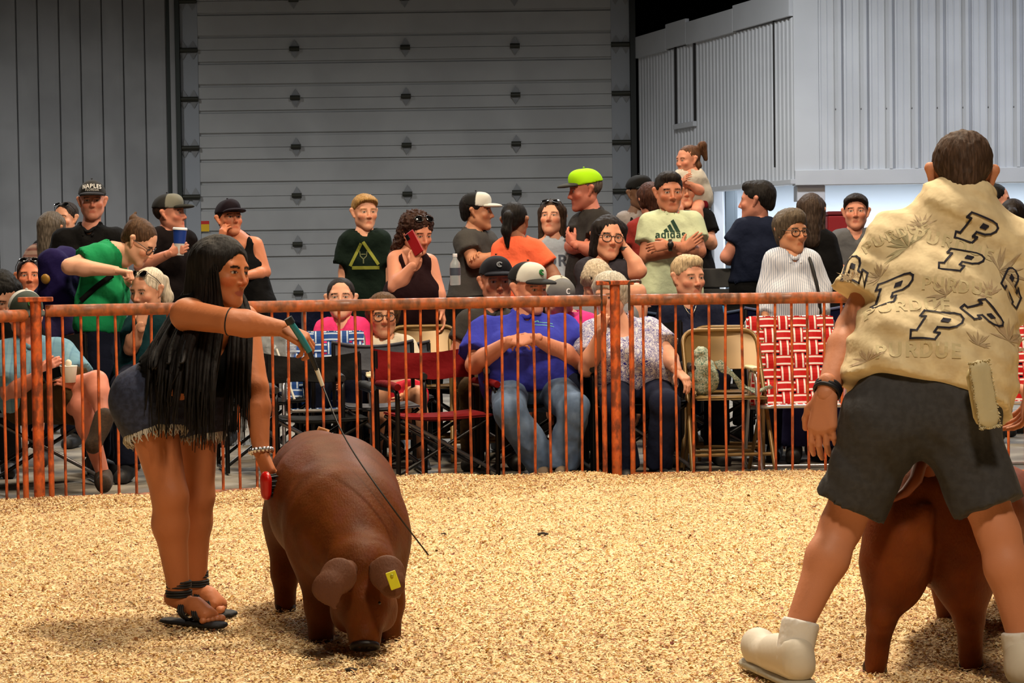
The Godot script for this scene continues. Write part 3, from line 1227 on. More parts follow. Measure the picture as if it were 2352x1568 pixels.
func folding_chair(label: String, where: Vector3, turn: float, paint: Material, group := "") -> Node3D:
	var t := thing("steel_folding_chair", label, "chair", where, turn, group)
	var hw := 0.215
	var m := mk()
	add_tube(m, bend([Vector3(-hw - 0.015, 0.012, 0.24), Vector3(-hw, 0.44, 0.02), Vector3(-hw + 0.005, 0.80, -0.17), Vector3(hw - 0.005, 0.80, -0.17), Vector3(hw, 0.44, 0.02), Vector3(hw + 0.015, 0.012, 0.24)], 0.09, 6), 0.0125, 10)
	put(m, "frame", paint, t)
	m = mk()
	add_tube(m, bend([Vector3(-hw + 0.03, 0.012, -0.26), Vector3(-hw + 0.02, 0.46, 0.10), Vector3(-hw + 0.02, 0.47, 0.12)], 0.02), 0.0115, 8)
	put(m, "rear_leg", paint, t)
	m = mk()
	add_tube(m, bend([Vector3(hw - 0.03, 0.012, -0.26), Vector3(hw - 0.02, 0.46, 0.10), Vector3(hw - 0.02, 0.47, 0.12)], 0.02), 0.0115, 8)
	put(m, "rear_leg", paint, t)
	for q in [[0.13, 0.18, hw], [0.12, -0.17, hw - 0.03]]:
		m = mk()
		add_tube(m, [Vector3(-q[2], q[0], q[1]), Vector3(q[2], q[0], q[1])], 0.01, 8)
		put(m, "stretcher", paint, t)
	var grid := []
	for r in 9:
		var row := []
		for c in 11:
			var u := float(c) / 10 * 2.0 - 1.0
			var v := float(r) / 8
			var half := hw - 0.005
			if v < 0.3: half *= 1.0 - 0.32 * pow(1.0 - v / 0.3, 2.2)
			row.append(Vector3(u * half, lerpf(0.80, 0.585, v), lerpf(-0.172, -0.075, v) - 0.028 * (1.0 - u * u)))
		grid.append(row)
	m = mk()
	add_sheet(m, grid, 0.008)
	put(m, "backrest", paint, t)
	grid = []
	for r in 9:
		var row := []
		for c in 11:
			var u := float(c) / 10 * 2.0 - 1.0
			var v := float(r) / 8
			var rim := maxf(absf(u), absf(v * 2.0 - 1.0))
			row.append(Vector3(u * 0.195, 0.435 + 0.012 * smoothstep(0.7, 0.9, rim) - 0.02 * smoothstep(0.93, 1.0, rim) + 0.015 * v, lerpf(-0.19, 0.20, v)))
		grid.append(row)
	m = mk()
	add_sheet(m, grid, 0.012)
	put(m, "seat", paint, t)
	return t

func web_strip(m: Dictionary, a: Vector3, b: Vector3, w: float, side: Vector3, main: Color, edge: Color, bow: Vector3, n: int, phase: int) -> void:   # a woven band with pale lines near its edges, passing over and under
	var bands := [[-0.5, -0.40, 0], [-0.40, -0.24, 1], [-0.24, 0.24, 0], [0.24, 0.40, 1], [0.40, 0.5, 0]]
	var up := bow.normalized()
	for q in bands:
		for k in n * 4:
			var t0 := float(k) / (n * 4)
			var t1 := float(k + 1) / (n * 4)
			var h0 := 0.0055 * sin((t0 * n + phase) * PI + PI * 0.0)
			var h1 := 0.0055 * sin((t1 * n + phase) * PI + PI * 0.0)
			var p0 := a.lerp(b, t0) + up * h0
			var p1 := a.lerp(b, t1) + up * h1
			flat_quad(m, p0 + side * w * q[0], p0 + side * w * q[1], p1 + side * w * q[1], p1 + side * w * q[0])
			tinted(m, edge if q[2] else main)

func lawn_chair(label: String, where: Vector3, turn: float, main: Color, edge: Color) -> Node3D:
	var t := thing("webbed_lawn_chair", label, "chair", where, turn)
	var alu := mat(Color(0.78, 0.78, 0.79), 0.28, 0.9)
	var hw := 0.25
	var m := mk()
	var seat_f := Vector3(0, 0.385, 0.22)
	var seat_b := Vector3(0, 0.36, -0.16)
	var back_t := Vector3(0, 0.86, -0.30)
	add_tube(m, bend([Vector3(-hw, 0.36, -0.15), Vector3(-hw, 0.86, -0.30), Vector3(hw, 0.86, -0.30), Vector3(hw, 0.36, -0.15)], 0.05), 0.0115, 10)
	put(m, "back_frame", alu, t)
	m = mk()
	add_tube(m, bend([Vector3(-hw, 0.36, -0.17), Vector3(-hw, 0.39, 0.23), Vector3(hw, 0.39, 0.23), Vector3(hw, 0.36, -0.17)], 0.05), 0.0115, 10)
	put(m, "seat_frame", alu, t)
	m = mk()   # the front legs run to a bar along the floor
	add_tube(m, bend([Vector3(-hw - 0.022, 0.58, 0.02), Vector3(-hw - 0.022, 0.58, 0.16), Vector3(-hw - 0.022, 0.015, 0.30), Vector3(hw + 0.022, 0.015, 0.30), Vector3(hw + 0.022, 0.58, 0.16), Vector3(hw + 0.022, 0.58, 0.02)], 0.07), 0.0115, 10)
	put(m, "front_legs", alu, t)
	m = mk()
	add_tube(m, bend([Vector3(-hw - 0.022, 0.57, -0.02), Vector3(-hw - 0.022, 0.015, -0.26), Vector3(hw + 0.022, 0.015, -0.26), Vector3(hw + 0.022, 0.57, -0.02)], 0.06), 0.0115, 10)
	put(m, "rear_legs", alu, t)
	for s in [-1, 1]:
		m = mk()
		slab(m, Vector3(s * (hw + 0.022) - 0.026, 0.585, -0.19), Vector3(s * (hw + 0.022) + 0.026, 0.605, 0.19), 0.009)
		put(m, "armrest", mat(Color(0.85, 0.80, 0.66), 0.6), t)
	var back_n := Vector3(0, 0.15, 0.5).normalized()
	var seat_n := Vector3(0, 1, -0.06).normalized()
	var web := dyed(0.6)
	var nv := 6
	for k in nv:
		var x := lerpf(-hw + 0.045, hw - 0.045, float(k) / (nv - 1))
		m = mk()
		web_strip(m, Vector3(x, 0.87, -0.29), Vector3(x, 0.37, -0.14), 0.062, Vector3.RIGHT, lin(main), lin(edge), back_n, 7, k)
		put(m, "web_strap", web, t)
		m = mk()
		web_strip(m, Vector3(x, 0.375, -0.13), Vector3(x, 0.402, 0.235), 0.062, Vector3.RIGHT, lin(main), lin(edge), seat_n, 5, k)
		put(m, "web_strap", web, t)
	for k in 7:
		var f := (float(k) + 0.5) / 7
		m = mk()
		web_strip(m, Vector3(-hw, lerpf(0.87, 0.37, f), lerpf(-0.29, -0.14, f)), Vector3(hw, lerpf(0.87, 0.37, f), lerpf(-0.29, -0.14, f)), 0.062, Vector3(0, 0.958, -0.287), lin(main), lin(edge), back_n, nv, k + 1)
		put(m, "web_strap", web, t)
	for k in 5:
		var f := (float(k) + 0.5) / 5
		m = mk()
		web_strip(m, Vector3(-hw, lerpf(0.375, 0.402, f), lerpf(-0.13, 0.235, f)), Vector3(hw, lerpf(0.375, 0.402, f), lerpf(-0.13, 0.235, f)), 0.06, Vector3(0, -0.07, -1), lin(main), lin(edge), seat_n, nv, k + 1)
		put(m, "web_strap", web, t)
	return t

func sling_chair(label: String, where: Vector3, turn: float, fabric: Material, back_h: float, w: float, edge: Color) -> Node3D:   # a camp chair seen over its backrest, with piping along the edge
	var t := director_chair(label, where, turn, fabric, mat(Color(0.1, 0.1, 0.11), 0.4, 0.4), 0.40, 0.56, back_h, w)
	var m := mk()
	var pts := []
	for k in 13:
		var u := float(k) / 12 * 2.0 - 1.0
		pts.append(Vector3(u * (w * 0.5 + 0.008), back_h - 0.02 * (1.0 - u * u) + 0.012 * u * u, -0.27 - 0.045 * (1.0 - u * u) + 0.004))
	add_tube(m, pts, 0.009, 8)
	put(m, "piping", cloth(edge), t)
	return t

func furniture() -> void:
	var black := cloth(Color(0.09, 0.09, 0.09))
	var iron := mat(Color(0.045, 0.045, 0.05), 0.35, 0.3)
	var pale_steel := mat(Color(0.4, 0.4, 0.42), 0.3, 0.8)
	var red := cloth(Color(0.43, 0.06, 0.075))
	director_chair("dark red folding camp chair with empty seat beside the man in blue", spot(1005, 12.02), 0.30, red, iron, 0.37, 0.53, 0.71, 0.56, -1.0, red)
	director_chair("empty black folding camp chair behind the fence left of the red one", spot(735, 12.05), 0.22, black, iron, 0.36, 0.52, 0.69, 0.53)
	director_chair("black folding camp chair under the man in the blue polo", spot(1232, 12.22), 0.08, black, iron, 0.42, 0.60, 0.84, 0.58)
	director_chair("black folding camp chair under the woman in the swirl blouse", spot(1468, 12.2), 0.05, black, iron, 0.42, 0.60, 0.84, 0.55)
	director_chair("black folding camp chair under the man in the pale plaid shirt", spot(92, 12.0), 0.35, black, iron, 0.40, 0.58, 0.82, 0.60)
	director_chair("black folding camp chair with a rod across it, farthest left of the empty ones", spot(610, 12.7), 0.25, black, iron, 0.42, 0.58, 0.80, 0.5)
	sling_chair("tall grey camp chair standing empty before the woman in white", spot(872, 12.42), 0.18, cloth(Color(0.33, 0.34, 0.37)), 0.735, 0.46, Color(0.3, 0.3, 0.33))
	sling_chair("grey camp chair under the woman in the white tee", spot(905, 13.25), 0.15, cloth(Color(0.27, 0.28, 0.31)), 0.70, 0.5, Color(0.3, 0.3, 0.33))
	var tan := mat(Color(0.50, 0.39, 0.22), 0.38, 0.25)
	folding_chair("tan steel folding chair with a floral bag on its seat", spot(1667, 12.05), 0.10, tan)
	folding_chair("tan steel folding chair behind the one with the bag, seat empty", spot(1668, 12.55), -0.2, tan)
	folding_chair("tan steel folding chair between the woman in white and the man in grey", spot(985, 13.5), 0.2, tan)
	folding_chair("tan steel folding chair of the man in the grey polo", spot(1120, 13.15), 0.1, tan)
	lawn_chair("red and white webbed lawn chair beside the tan folding chair", spot(1838, 12.1), 0.06, Color(0.72, 0.06, 0.07), Color(0.9, 0.88, 0.86))
	lawn_chair("red and white webbed lawn chair half hidden behind the man in the patterned shirt", spot(2392, 12.1), -0.08, Color(0.72, 0.06, 0.07), Color(0.9, 0.88, 0.86))
	lawn_chair("blue and white webbed lawn chair in front of the pink tee", spot(752, 12.72), 0.1, Color(0.10, 0.27, 0.55), Color(0.75, 0.82, 0.9)).scale = Vector3.ONE * 0.92
	director_chair("black folding camp chair under the pink tee", spot(785, 13.25), 0.05, black, iron, 0.42, 0.58, 0.70, 0.52)
	var navy := cloth(Color(0.045, 0.06, 0.17))
	var nv := sling_chair("navy camp chair with a tiny mountain emblem, under the woman in the navy tee", spot(1612, 13.12), 0.12, navy, 0.87, 0.62, Color(0.22, 0.27, 0.36))
	var m := mk()
	for tri in stroke([Vector2(-0.022, -0.012), Vector2(-0.006, 0.016), Vector2(0.004, 0.0), Vector2(0.01, 0.008), Vector2(0.022, -0.012)], 0.006, false):
		flat_tri(m, Vector3(tri[0].x, tri[0].y, 0), Vector3(tri[1].x, tri[1].y, 0), Vector3(tri[2].x, tri[2].y, 0))
	var em := put(m, "emblem", mat(Color(0.75, 0.72, 0.66), 0.6), nv)
	em.position = Vector3(0.18, 0.80, -0.255)
	sling_chair("navy camp chair under the little girl in pink", spot(1835, 13.25), -0.05, navy, 0.88, 0.6, Color(0.3, 0.32, 0.42))
	var bl := sling_chair("black camp chair with a light blue stripe and edge behind the navy ones", spot(1738, 13.9), 0.1, black, 0.93, 0.62, Color(0.20, 0.50, 0.75))
	m = mk()
	slab(m, Vector3(-0.21, 0.60, -0.285), Vector3(-0.14, 0.905, -0.262), 0.004)
	put(m, "stripe", cloth(Color(0.25, 0.55, 0.78)), bl).rotation.x = -0.04
	director_chair("black camp chair behind the man in the navy cap, topmost dark back of the middle", spot(1062, 13.6), 0.1, black, iron, 0.42, 0.6, 1.0, 0.6)
	var nb := sling_chair("navy camp chair with a red and white edge left of the pink tee", spot(708, 13.6), 0.2, cloth(Color(0.05, 0.07, 0.16)), 0.94, 0.42, Color(0.05, 0.07, 0.16))
	m = mk()
	for q in [[0.70, Color(0.6, 0.05, 0.08)], [0.685, Color(0.85, 0.85, 0.85)]]:
		slab(m, Vector3(-0.21, q[0], -0.275), Vector3(0.21, q[0] + 0.012, -0.25), 0.002)
		tinted(m, lin(q[1]))
	put(m, "stripe", dyed(), nb)
	# white folding table and the clear bag hung on the chair before it
	var tb := thing("white_folding_table", "small white plastic folding table behind the dark haired handler", "table", spot(640, 13.6), 0.15)
	m = mk()
	slab(m, Vector3(-0.19, 0.92, -0.15), Vector3(0.19, 0.945, 0.15), 0.01)
	put(m, "tabletop", mat(Color(0.72, 0.72, 0.70), 0.5), tb)
	for s in [-1, 1]:
		for z in [-1, 1]:
			m = mk()
			add_tube(m, [Vector3(s * 0.17, 0.93, z * 0.11), Vector3(s * 0.16, 0.0, -z * 0.13)], 0.011, 8)
			put(m, "leg", mat(Color(0.75, 0.75, 0.74), 0.4), tb)
	var bag_mat := StandardMaterial3D.new()
	bag_mat.albedo_color = Color(0.75, 0.77, 0.78, 0.38)
	bag_mat.transparency = BaseMaterial3D.TRANSPARENCY_ALPHA
	bag_mat.roughness = 0.3
	m = mk()
	add_nets(m, nets(solid([ell(Vector3(0, 0.13, 0), Vector3(0.13, 0.12, 0.07), 0.02), cap(Vector3(-0.06, 0.2, 0), Vector3(-0.08, 0.27, 0), 0.03, 0.012, 0.02), cap(Vector3(0.06, 0.2, 0), Vector3(0.07, 0.26, 0), 0.03, 0.012, 0.02)], 0.012, 0.014, Vector3(14, 14, 14))))
	var bag := put(m, "clear_plastic_bag", bag_mat)
	var bp := at(632, 800, 12.75)
	bag.position = Vector3(bp.x, bp.y - 0.11, bp.z)
	tag(bag, "crumpled clear plastic bag above the black camp chairs", "bag")
	m = mk()
	add_tube(m, [Vector3(0, 0.44, 0.1), Vector3(-0.11, 0.72, -0.02)], 0.008, 6)
	var rod := put(m, "white_rod", mat(Color(0.75, 0.74, 0.7), 0.4))
	rod.position = spot(682, 12.35)
	tag(rod, "thin white rod leaning over the black camp chairs", "rod")
	# floral bag on the front tan chair
	var fb := thing("floral_bag", "small white drawstring bag with green floral print on the tan chair", "bag", spot(1617, 12.02) + Vector3(0, 0.445, 0.0), 0.1)
	m = mk()
	var flo := mottled(Color(0.78, 0.78, 0.70), Color(0.26, 0.40, 0.36), 0.05, 9.0, 0.9, 2.0, 0.0, FastNoiseLite.TYPE_CELLULAR)
	add_nets(m, nets(solid([ell(Vector3(0, 0.085, 0), Vector3(0.085, 0.09, 0.07), 0.02), ell(Vector3(0.005, 0.165, 0), Vector3(0.055, 0.045, 0.05), 0.03), cap(Vector3(0.0, 0.2, 0), Vector3(-0.01, 0.235, 0), 0.03, 0.04, 0.02)], 0.008, 0.008, Vector3(18, 18, 18))))
	put(m, "pouch", flo, fb)
	m = mk()
	var strap := []
	for k in 8: strap.append([Vector3(0.05 + 0.02 * k, 0.19 - 0.021 * k - 0.02 * sin(k), 0.06), Vector3(0.09 + 0.02 * k, 0.20 - 0.021 * k, 0.05)])
	add_sheet(m, strap, 0.006)
	put(m, "strap", flo, fb)
	m = mk()
	var cl := []
	for r in 6:
		var row := []
		for c in 7: row.append(Vector3(0.25 + c * 0.028 - 0.1, 0.012 + 0.02 * sin(c * 1.1 + r) * sin(r * 0.9 + 0.4) + 0.02, r * 0.03 - 0.05))
		cl.append(row)
	add_sheet(m, cl, 0.004)
	var kerchief := put(m, "crumpled_cloth", flo)
	kerchief.position = spot(1640, 12.02) + Vector3(0, 0.45, 0)
	tag(kerchief, "crumpled patterned cloth lying beside the floral bag", "cloth")
	# low dark boards behind the seated rows
	var bd := thing("dark_bench", "dark grey bench of wide boards between the folded-arms man and the man in navy", "bench", spot(1660, 14.35))
	for k in 3:
		m = mk()
		slab(m, Vector3(-0.42, 0.74 + k * 0.135, -0.02), Vector3(0.30, 0.865 + k * 0.135, 0.02), 0.006)
		put(m, "board", mottled(Color(0.15, 0.15, 0.16), Color(0.20, 0.20, 0.20), 0.02, 1.0, 0.8), bd)
	for s in [-0.4, 0.27]:
		m = mk()
		slab(m, Vector3(s - 0.02, 0, -0.06), Vector3(s + 0.02, 1.1, -0.02), 0.004)
		put(m, "post", mat(Color(0.15, 0.15, 0.16), 0.7), bd)
	# water bottle
	var wb := thing("water_bottle", "clear plastic water bottle with a dark label on the black chair back", "bottle", at(1046, 655, 13.66))
	m = mk()
	add_lathe(m, Transform3D.IDENTITY, [Vector2(0.0, 0.0), Vector2(0.03, 0.0), Vector2(0.033, 0.006), Vector2(0.033, 0.05), Vector2(0.031, 0.055), Vector2(0.033, 0.06), Vector2(0.033, 0.12), Vector2(0.03, 0.14), Vector2(0.014, 0.165), Vector2(0.0125, 0.18), Vector2(0.0, 0.18)], 16)
	var pet := StandardMaterial3D.new()
	pet.albedo_color = Color(0.85, 0.9, 0.93, 0.3)
	pet.transparency = BaseMaterial3D.TRANSPARENCY_ALPHA
	pet.roughness = 0.12
	put(m, "bottle", pet, wb)
	m = mk()
	add_lathe(m, Transform3D.IDENTITY, [Vector2(0.0335, 0.062), Vector2(0.0342, 0.064), Vector2(0.0342, 0.108), Vector2(0.0335, 0.11)], 16)
	put(m, "label_band", mat(Color(0.25, 0.28, 0.34), 0.5), wb)
	m = mk()
	add_lathe(m, Transform3D.IDENTITY, [Vector2(0.0145, 0.178), Vector2(0.0145, 0.195), Vector2(0.013, 0.198), Vector2(0.0, 0.198)], 12)
	put(m, "cap", mat(Color(0.85, 0.86, 0.88), 0.5), wb)

# ---------------------------------------------------------------- people
# A head in its own axes: +z the face, +y up, chin at -0.115, crown at +0.115.
var stock := {}

func head_bones(kind: String) -> Array:
	var w := 1.0
	var jaw := 1.0
	if kind == "man": jaw = 1.1
	if kind == "child": jaw = 0.9; w = 1.04
	var b := [
		ell(Vector3(0, 0.034, -0.014), Vector3(0.075 * w, 0.081, 0.094), 0.02),
		ell(Vector3(0, -0.034, 0.022), Vector3(0.059 * w, 0.074, 0.066), 0.03),
		cap(Vector3(0.043 * jaw, -0.052, -0.004), Vector3(0.016 * jaw, -0.094, 0.062), 0.022, 0.018, 0.03),
		cap(Vector3(-0.043 * jaw, -0.052, -0.004), Vector3(-0.016 * jaw, -0.094, 0.062), 0.022, 0.018, 0.03),
		ell(Vector3(0, -0.1, 0.068), Vector3(0.02 * jaw, 0.016, 0.018), 0.02),
		ell(Vector3(0.041, -0.024, 0.058), Vector3(0.02, 0.018, 0.02), 0.025),
		ell(Vector3(-0.041, -0.024, 0.058), Vector3(0.02, 0.018, 0.02), 0.025),
		cap(Vector3(-0.038, 0.021, 0.066), Vector3(0.038, 0.021, 0.066), 0.013, 0.013, 0.02),
		digell(Vector3(0.031, 0.003, 0.094), Vector3(0.019, 0.0125, 0.018), 0.012),
		digell(Vector3(-0.031, 0.003, 0.094), Vector3(0.019, 0.0125, 0.018), 0.012),
		ell(Vector3(0.031, 0.001, 0.0695), Vector3(0.0145, 0.0115, 0.0125), 0.008),
		ell(Vector3(-0.031, 0.001, 0.0695), Vector3(0.0145, 0.0115, 0.0125), 0.008),
		cap(Vector3(0, 0.012, 0.082), Vector3(0, -0.03, 0.104 if kind != "child" else 0.098), 0.0068, 0.0088, 0.012),
		ell(Vector3(0.0105, -0.035, 0.092), Vector3(0.0078, 0.007, 0.0095), 0.008),
		ell(Vector3(-0.0105, -0.035, 0.092), Vector3(0.0078, 0.007, 0.0095), 0.008),
		cap(Vector3(-0.018, -0.062, 0.0775), Vector3(0.018, -0.062, 0.0775), 0.0068, 0.0068, 0.008),
		cap(Vector3(-0.015, -0.0725, 0.0772), Vector3(0.015, -0.0725, 0.0772), 0.0072, 0.0072, 0.006),
		dig(Vector3(-0.024, -0.0675, 0.091), Vector3(0.024, -0.0675, 0.091), 0.003, 0.003, 0.005),
		cap(Vector3(0, -0.06, -0.015), Vector3(0, -0.13, -0.022), 0.05, 0.05, 0.03),
	]
	for s in [-1, 1]:
		b.append(cap(Vector3(s * 0.073, 0.016, -0.01), Vector3(s * 0.084, 0.02, -0.022), 0.006, 0.014, 0.006))
		b.append(cap(Vector3(s * 0.074, -0.03, -0.004), Vector3(s * 0.084, 0.014, -0.022), 0.007, 0.014, 0.006))
		b.append(digell(Vector3(s * 0.094, 0.008, -0.008), Vector3(0.009, 0.018, 0.009), 0.006))
	return b

func head_stock(kind: String, cell: float) -> Array:   # points, normals, indices and what each point shows: 0 skin, 1 lip, 2 brow, 3 white of the eye, 4 iris, 5 ruddy cheek or nose
	var key := "head%s%s" % [kind, cell]
	if not stock.has(key):
		var a := nets(solid(head_bones(kind), cell))
		var what := PackedInt32Array()
		for p in a[0]:
			var c := 0
			var ax := absf(p.x)
			if p.z > 0.05:
				var eyed := Vector2((ax - 0.031) / 0.0125, (p.y - 0.002 + (ax - 0.031) * 0.08) / 0.0048).length()
				if eyed < 1.0:
					c = 4 if Vector2(ax - 0.031, p.y - 0.002).length() < 0.0066 else 3
				elif eyed < 1.35 and p.y > 0.003:
					c = 2
				elif absf(p.y - 0.022 + (ax - 0.03) * (ax - 0.03) * 9.0) < 0.0042 and ax > 0.012 and ax < 0.05:
					c = 2
				elif Vector2(p.x / 0.021, (p.y + 0.0675) / (0.0098)).length() < 1.0 and p.z > 0.066:
					c = 1
				elif Vector2((ax - 0.045) / 0.022, (p.y + 0.03) / 0.018).length() < 1.0 or (ax < 0.014 and p.y < -0.015 and p.y > -0.045):
					c = 5
			what.append(c)
		a.append(what)
		stock[key] = a
	return stock[key]

# A hand in its own axes: wrist at the origin, fingers along -y, palm towards +z, thumb on the +x side.
func hand_bones(kind: String) -> Array:
	var curl: Array = {"relaxed": [0.32, 0.38, 0.42, 0.46, 0.3], "flat": [0.06, 0.05, 0.06, 0.1, 0.1], "fist": [1.35, 1.4, 1.45, 1.45, 0.9], "hold": [0.75, 0.8, 0.82, 0.85, 0.5], "point": [0.12, 1.2, 1.3, 1.35, 0.7], "claw": [0.55, 0.6, 0.62, 0.6, 0.3]}[kind]
	var b := [cap(Vector3(0, 0.03, 0), Vector3(0, -0.006, 0), 0.024, 0.023, 0.012, Vector3(0, 0, 1), 0.25)]
	for i in 4:
		var kx: float = [0.027, 0.009, -0.0095, -0.0265][i]
		var ky: float = [-0.084, -0.089, -0.085, -0.076][i]
		var knuckle := Vector3(kx, ky, 0.0)
		b.append(cap(Vector3(kx * 0.55, -0.008, 0), knuckle, 0.0155, 0.0125, 0.012))
		var p := knuckle
		var ang := 0.0
		var long: float = [0.9, 1.0, 0.95, 0.76][i]
		for j in 3:
			ang += curl[i] * [0.85, 1.0, 0.75][j]
			var l: float = [0.044, 0.028, 0.021][j] * long
			var q := p + Vector3(kx * [1.0, 0.5, 0.2][j] * 0.1 * (1.0 - minf(curl[i], 1.0)), -cos(ang) * l, sin(ang) * l)
			b.append(cap(p, q, [0.0092, 0.0084, 0.0078][j] * (0.9 if i == 3 else 1.0), [0.0084, 0.0078, 0.0066][j] * (0.9 if i == 3 else 1.0), 0.003))
			p = q
	var tp := Vector3(0.02, -0.02, 0.006)
	var t: float = curl[4]
	var d1 := Vector3(0.78, -0.62, 0.2 + t * 0.5).normalized()
	var d2 := Vector3(0.5 - t * 0.4, -0.85, 0.25 + t * 0.6).normalized()
	var d3 := Vector3(0.3 - t * 0.7, -0.9, 0.25 + t * 0.7).normalized()
	b.append(cap(tp, tp + d1 * 0.036, 0.016, 0.0125, 0.014))
	b.append(cap(tp + d1 * 0.036, tp + d1 * 0.036 + d2 * 0.033, 0.0115, 0.0095, 0.006))
	b.append(cap(tp + d1 * 0.036 + d2 * 0.033, tp + d1 * 0.036 + d2 * 0.033 + d3 * 0.027, 0.0095, 0.0078, 0.004))
	return b

func hand_stock(kind: String, cell: float) -> Array:
	var key := "hand%s%s" % [kind, cell]
	if not stock.has(key):
		stock[key] = nets(solid(hand_bones(kind), cell))
	return stock[key]

func hair_bones(kind: String) -> Array:
	var face := digell(Vector3(0, -0.045, 0.083), Vector3(0.064, 0.108, 0.07), 0.015)
	var skull := ell(Vector3(0, 0.04, -0.02), Vector3(0.082, 0.086, 0.097), 0.02)
	var b := []
	match kind:
		"short":
			b = [skull, cap(Vector3(0, -0.02, -0.07), Vector3(0, 0.05, -0.05), 0.045, 0.06, 0.03), ell(Vector3(0, 0.088, 0.035), Vector3(0.06, 0.035, 0.05), 0.02), face, clip(Vector3(0, -0.035, -0.05), Vector3(0, -1, 0.75)), dig(Vector3(-0.1, -0.01, -0.012), Vector3(0.1, -0.01, -0.012), 0.024, 0.024, 0.012)]
		"crew":
			b = [ell(Vector3(0, 0.037, -0.019), Vector3(0.0785, 0.083, 0.095), 0.02), face, clip(Vector3(0, -0.02, -0.05), Vector3(0, -1, 0.9)), dig(Vector3(-0.1, -0.008, -0.01), Vector3(0.1, -0.008, -0.01), 0.026, 0.026, 0.012)]
		"fringe":
			b = [skull, ell(Vector3(0, 0.066, 0.028), Vector3(0.078, 0.05, 0.072), 0.02), cap(Vector3(-0.045, 0.045, 0.075), Vector3(0.045, 0.045, 0.075), 0.018, 0.018, 0.02), digell(Vector3(0, -0.05, 0.085), Vector3(0.064, 0.083, 0.07), 0.012), clip(Vector3(0, -0.035, -0.05), Vector3(0, -1, 0.8)), dig(Vector3(-0.1, -0.01, -0.01), Vector3(0.1, -0.01, -0.01), 0.024, 0.024, 0.012)]
		"mature":   # short and full, over the ears
			b = [ell(Vector3(0, 0.042, -0.02), Vector3(0.087, 0.089, 0.101), 0.02), ell(Vector3(0, 0.085, 0.03), Vector3(0.065, 0.045, 0.06), 0.03), cap(Vector3(-0.062, -0.02, -0.02), Vector3(-0.066, 0.05, 0.0), 0.028, 0.034, 0.03), cap(Vector3(0.062, -0.02, -0.02), Vector3(0.066, 0.05, 0.0), 0.028, 0.034, 0.03), cap(Vector3(0, -0.04, -0.075), Vector3(0, 0.03, -0.07), 0.045, 0.06, 0.03), digell(Vector3(0, -0.045, 0.085), Vector3(0.063, 0.098, 0.072), 0.012)]
		"bob":
			b = [skull, cap(Vector3(-0.07, -0.09, -0.01), Vector3(-0.065, 0.05, 0.01), 0.028, 0.035, 0.03), cap(Vector3(0.07, -0.09, -0.01), Vector3(0.065, 0.05, 0.01), 0.028, 0.035, 0.03), cap(Vector3(0, -0.1, -0.065), Vector3(0, 0.03, -0.06), 0.06, 0.06, 0.04), digell(Vector3(0, -0.045, 0.085), Vector3(0.06, 0.108, 0.075), 0.012)]
		"back":   # drawn back from the face
			b = [ell(Vector3(0, 0.037, -0.019), Vector3(0.079, 0.084, 0.096), 0.02), cap(Vector3(0, -0.02, -0.07), Vector3(0, 0.05, -0.05), 0.04, 0.06, 0.03), digell(Vector3(0, -0.03, 0.09), Vector3(0.070, 0.118, 0.075), 0.012), clip(Vector3(0, -0.04, -0.05), Vector3(0, -1, 0.75))]
		"tail":
			b = hair_bones("back") + [cap(Vector3(0, 0.05, -0.11), Vector3(0, 0.03, -0.135), 0.022, 0.026, 0.02), cap(Vector3(0, 0.03, -0.135), Vector3(0.01, -0.06, -0.14), 0.03, 0.032, 0.02), cap(Vector3(0.01, -0.06, -0.14), Vector3(0.012, -0.16, -0.12), 0.03, 0.012, 0.02)]
		"bun":
			b = hair_bones("back") + [ell(Vector3(0, 0.085, -0.1), Vector3(0.028, 0.024, 0.028), 0.015), cap(Vector3(0, 0.085, -0.11), Vector3(0.02, 0.115, -0.12), 0.014, 0.008, 0.01)]
		"long":
			b = [skull, cap(Vector3(-0.066, -0.16, -0.02), Vector3(-0.064, 0.04, 0.0), 0.026, 0.034, 0.03), cap(Vector3(0.066, -0.16, -0.02), Vector3(0.064, 0.04, 0.0), 0.026, 0.034, 0.03), cap(Vector3(0, -0.19, -0.085), Vector3(0, 0.02, -0.07), 0.06, 0.07, 0.04), digell(Vector3(0, -0.045, 0.085), Vector3(0.058, 0.11, 0.075), 0.012)]
		"curly":
			b = [ell(Vector3(0, 0.045, -0.025), Vector3(0.095, 0.09, 0.105), 0.02)]
			for k in 12:
				var a := k * 0.52 - 0.1
				b.append(cap(Vector3(cos(a) * 0.075, 0.01, -0.03 - sin(a) * 0.06), Vector3(cos(a) * 0.1, -0.15 - 0.02 * (k % 3), -0.05 - absf(sin(a)) * 0.09), 0.03, 0.026, 0.02) if sin(a) > -0.05 else ell(Vector3(cos(a) * 0.07, 0.07, sin(a) * 0.03), Vector3(0.03, 0.03, 0.03), 0.02))
			b.append(digell(Vector3(0, -0.045, 0.088), Vector3(0.06, 0.104, 0.075), 0.012))
		"bald":
			b = [ell(Vector3(0, 0.033, -0.022), Vector3(0.0785, 0.074, 0.093), 0.02), cap(Vector3(0, -0.02, -0.065), Vector3(0, 0.05, -0.05), 0.04, 0.055, 0.03), digell(Vector3(0, 0.10, 0.03), Vector3(0.075, 0.075, 0.12), 0.02), face, clip(Vector3(0, -0.035, -0.05), Vector3(0, -1, 0.8)), dig(Vector3(-0.1, -0.01, -0.012), Vector3(0.1, -0.01, -0.012), 0.026, 0.026, 0.012)]
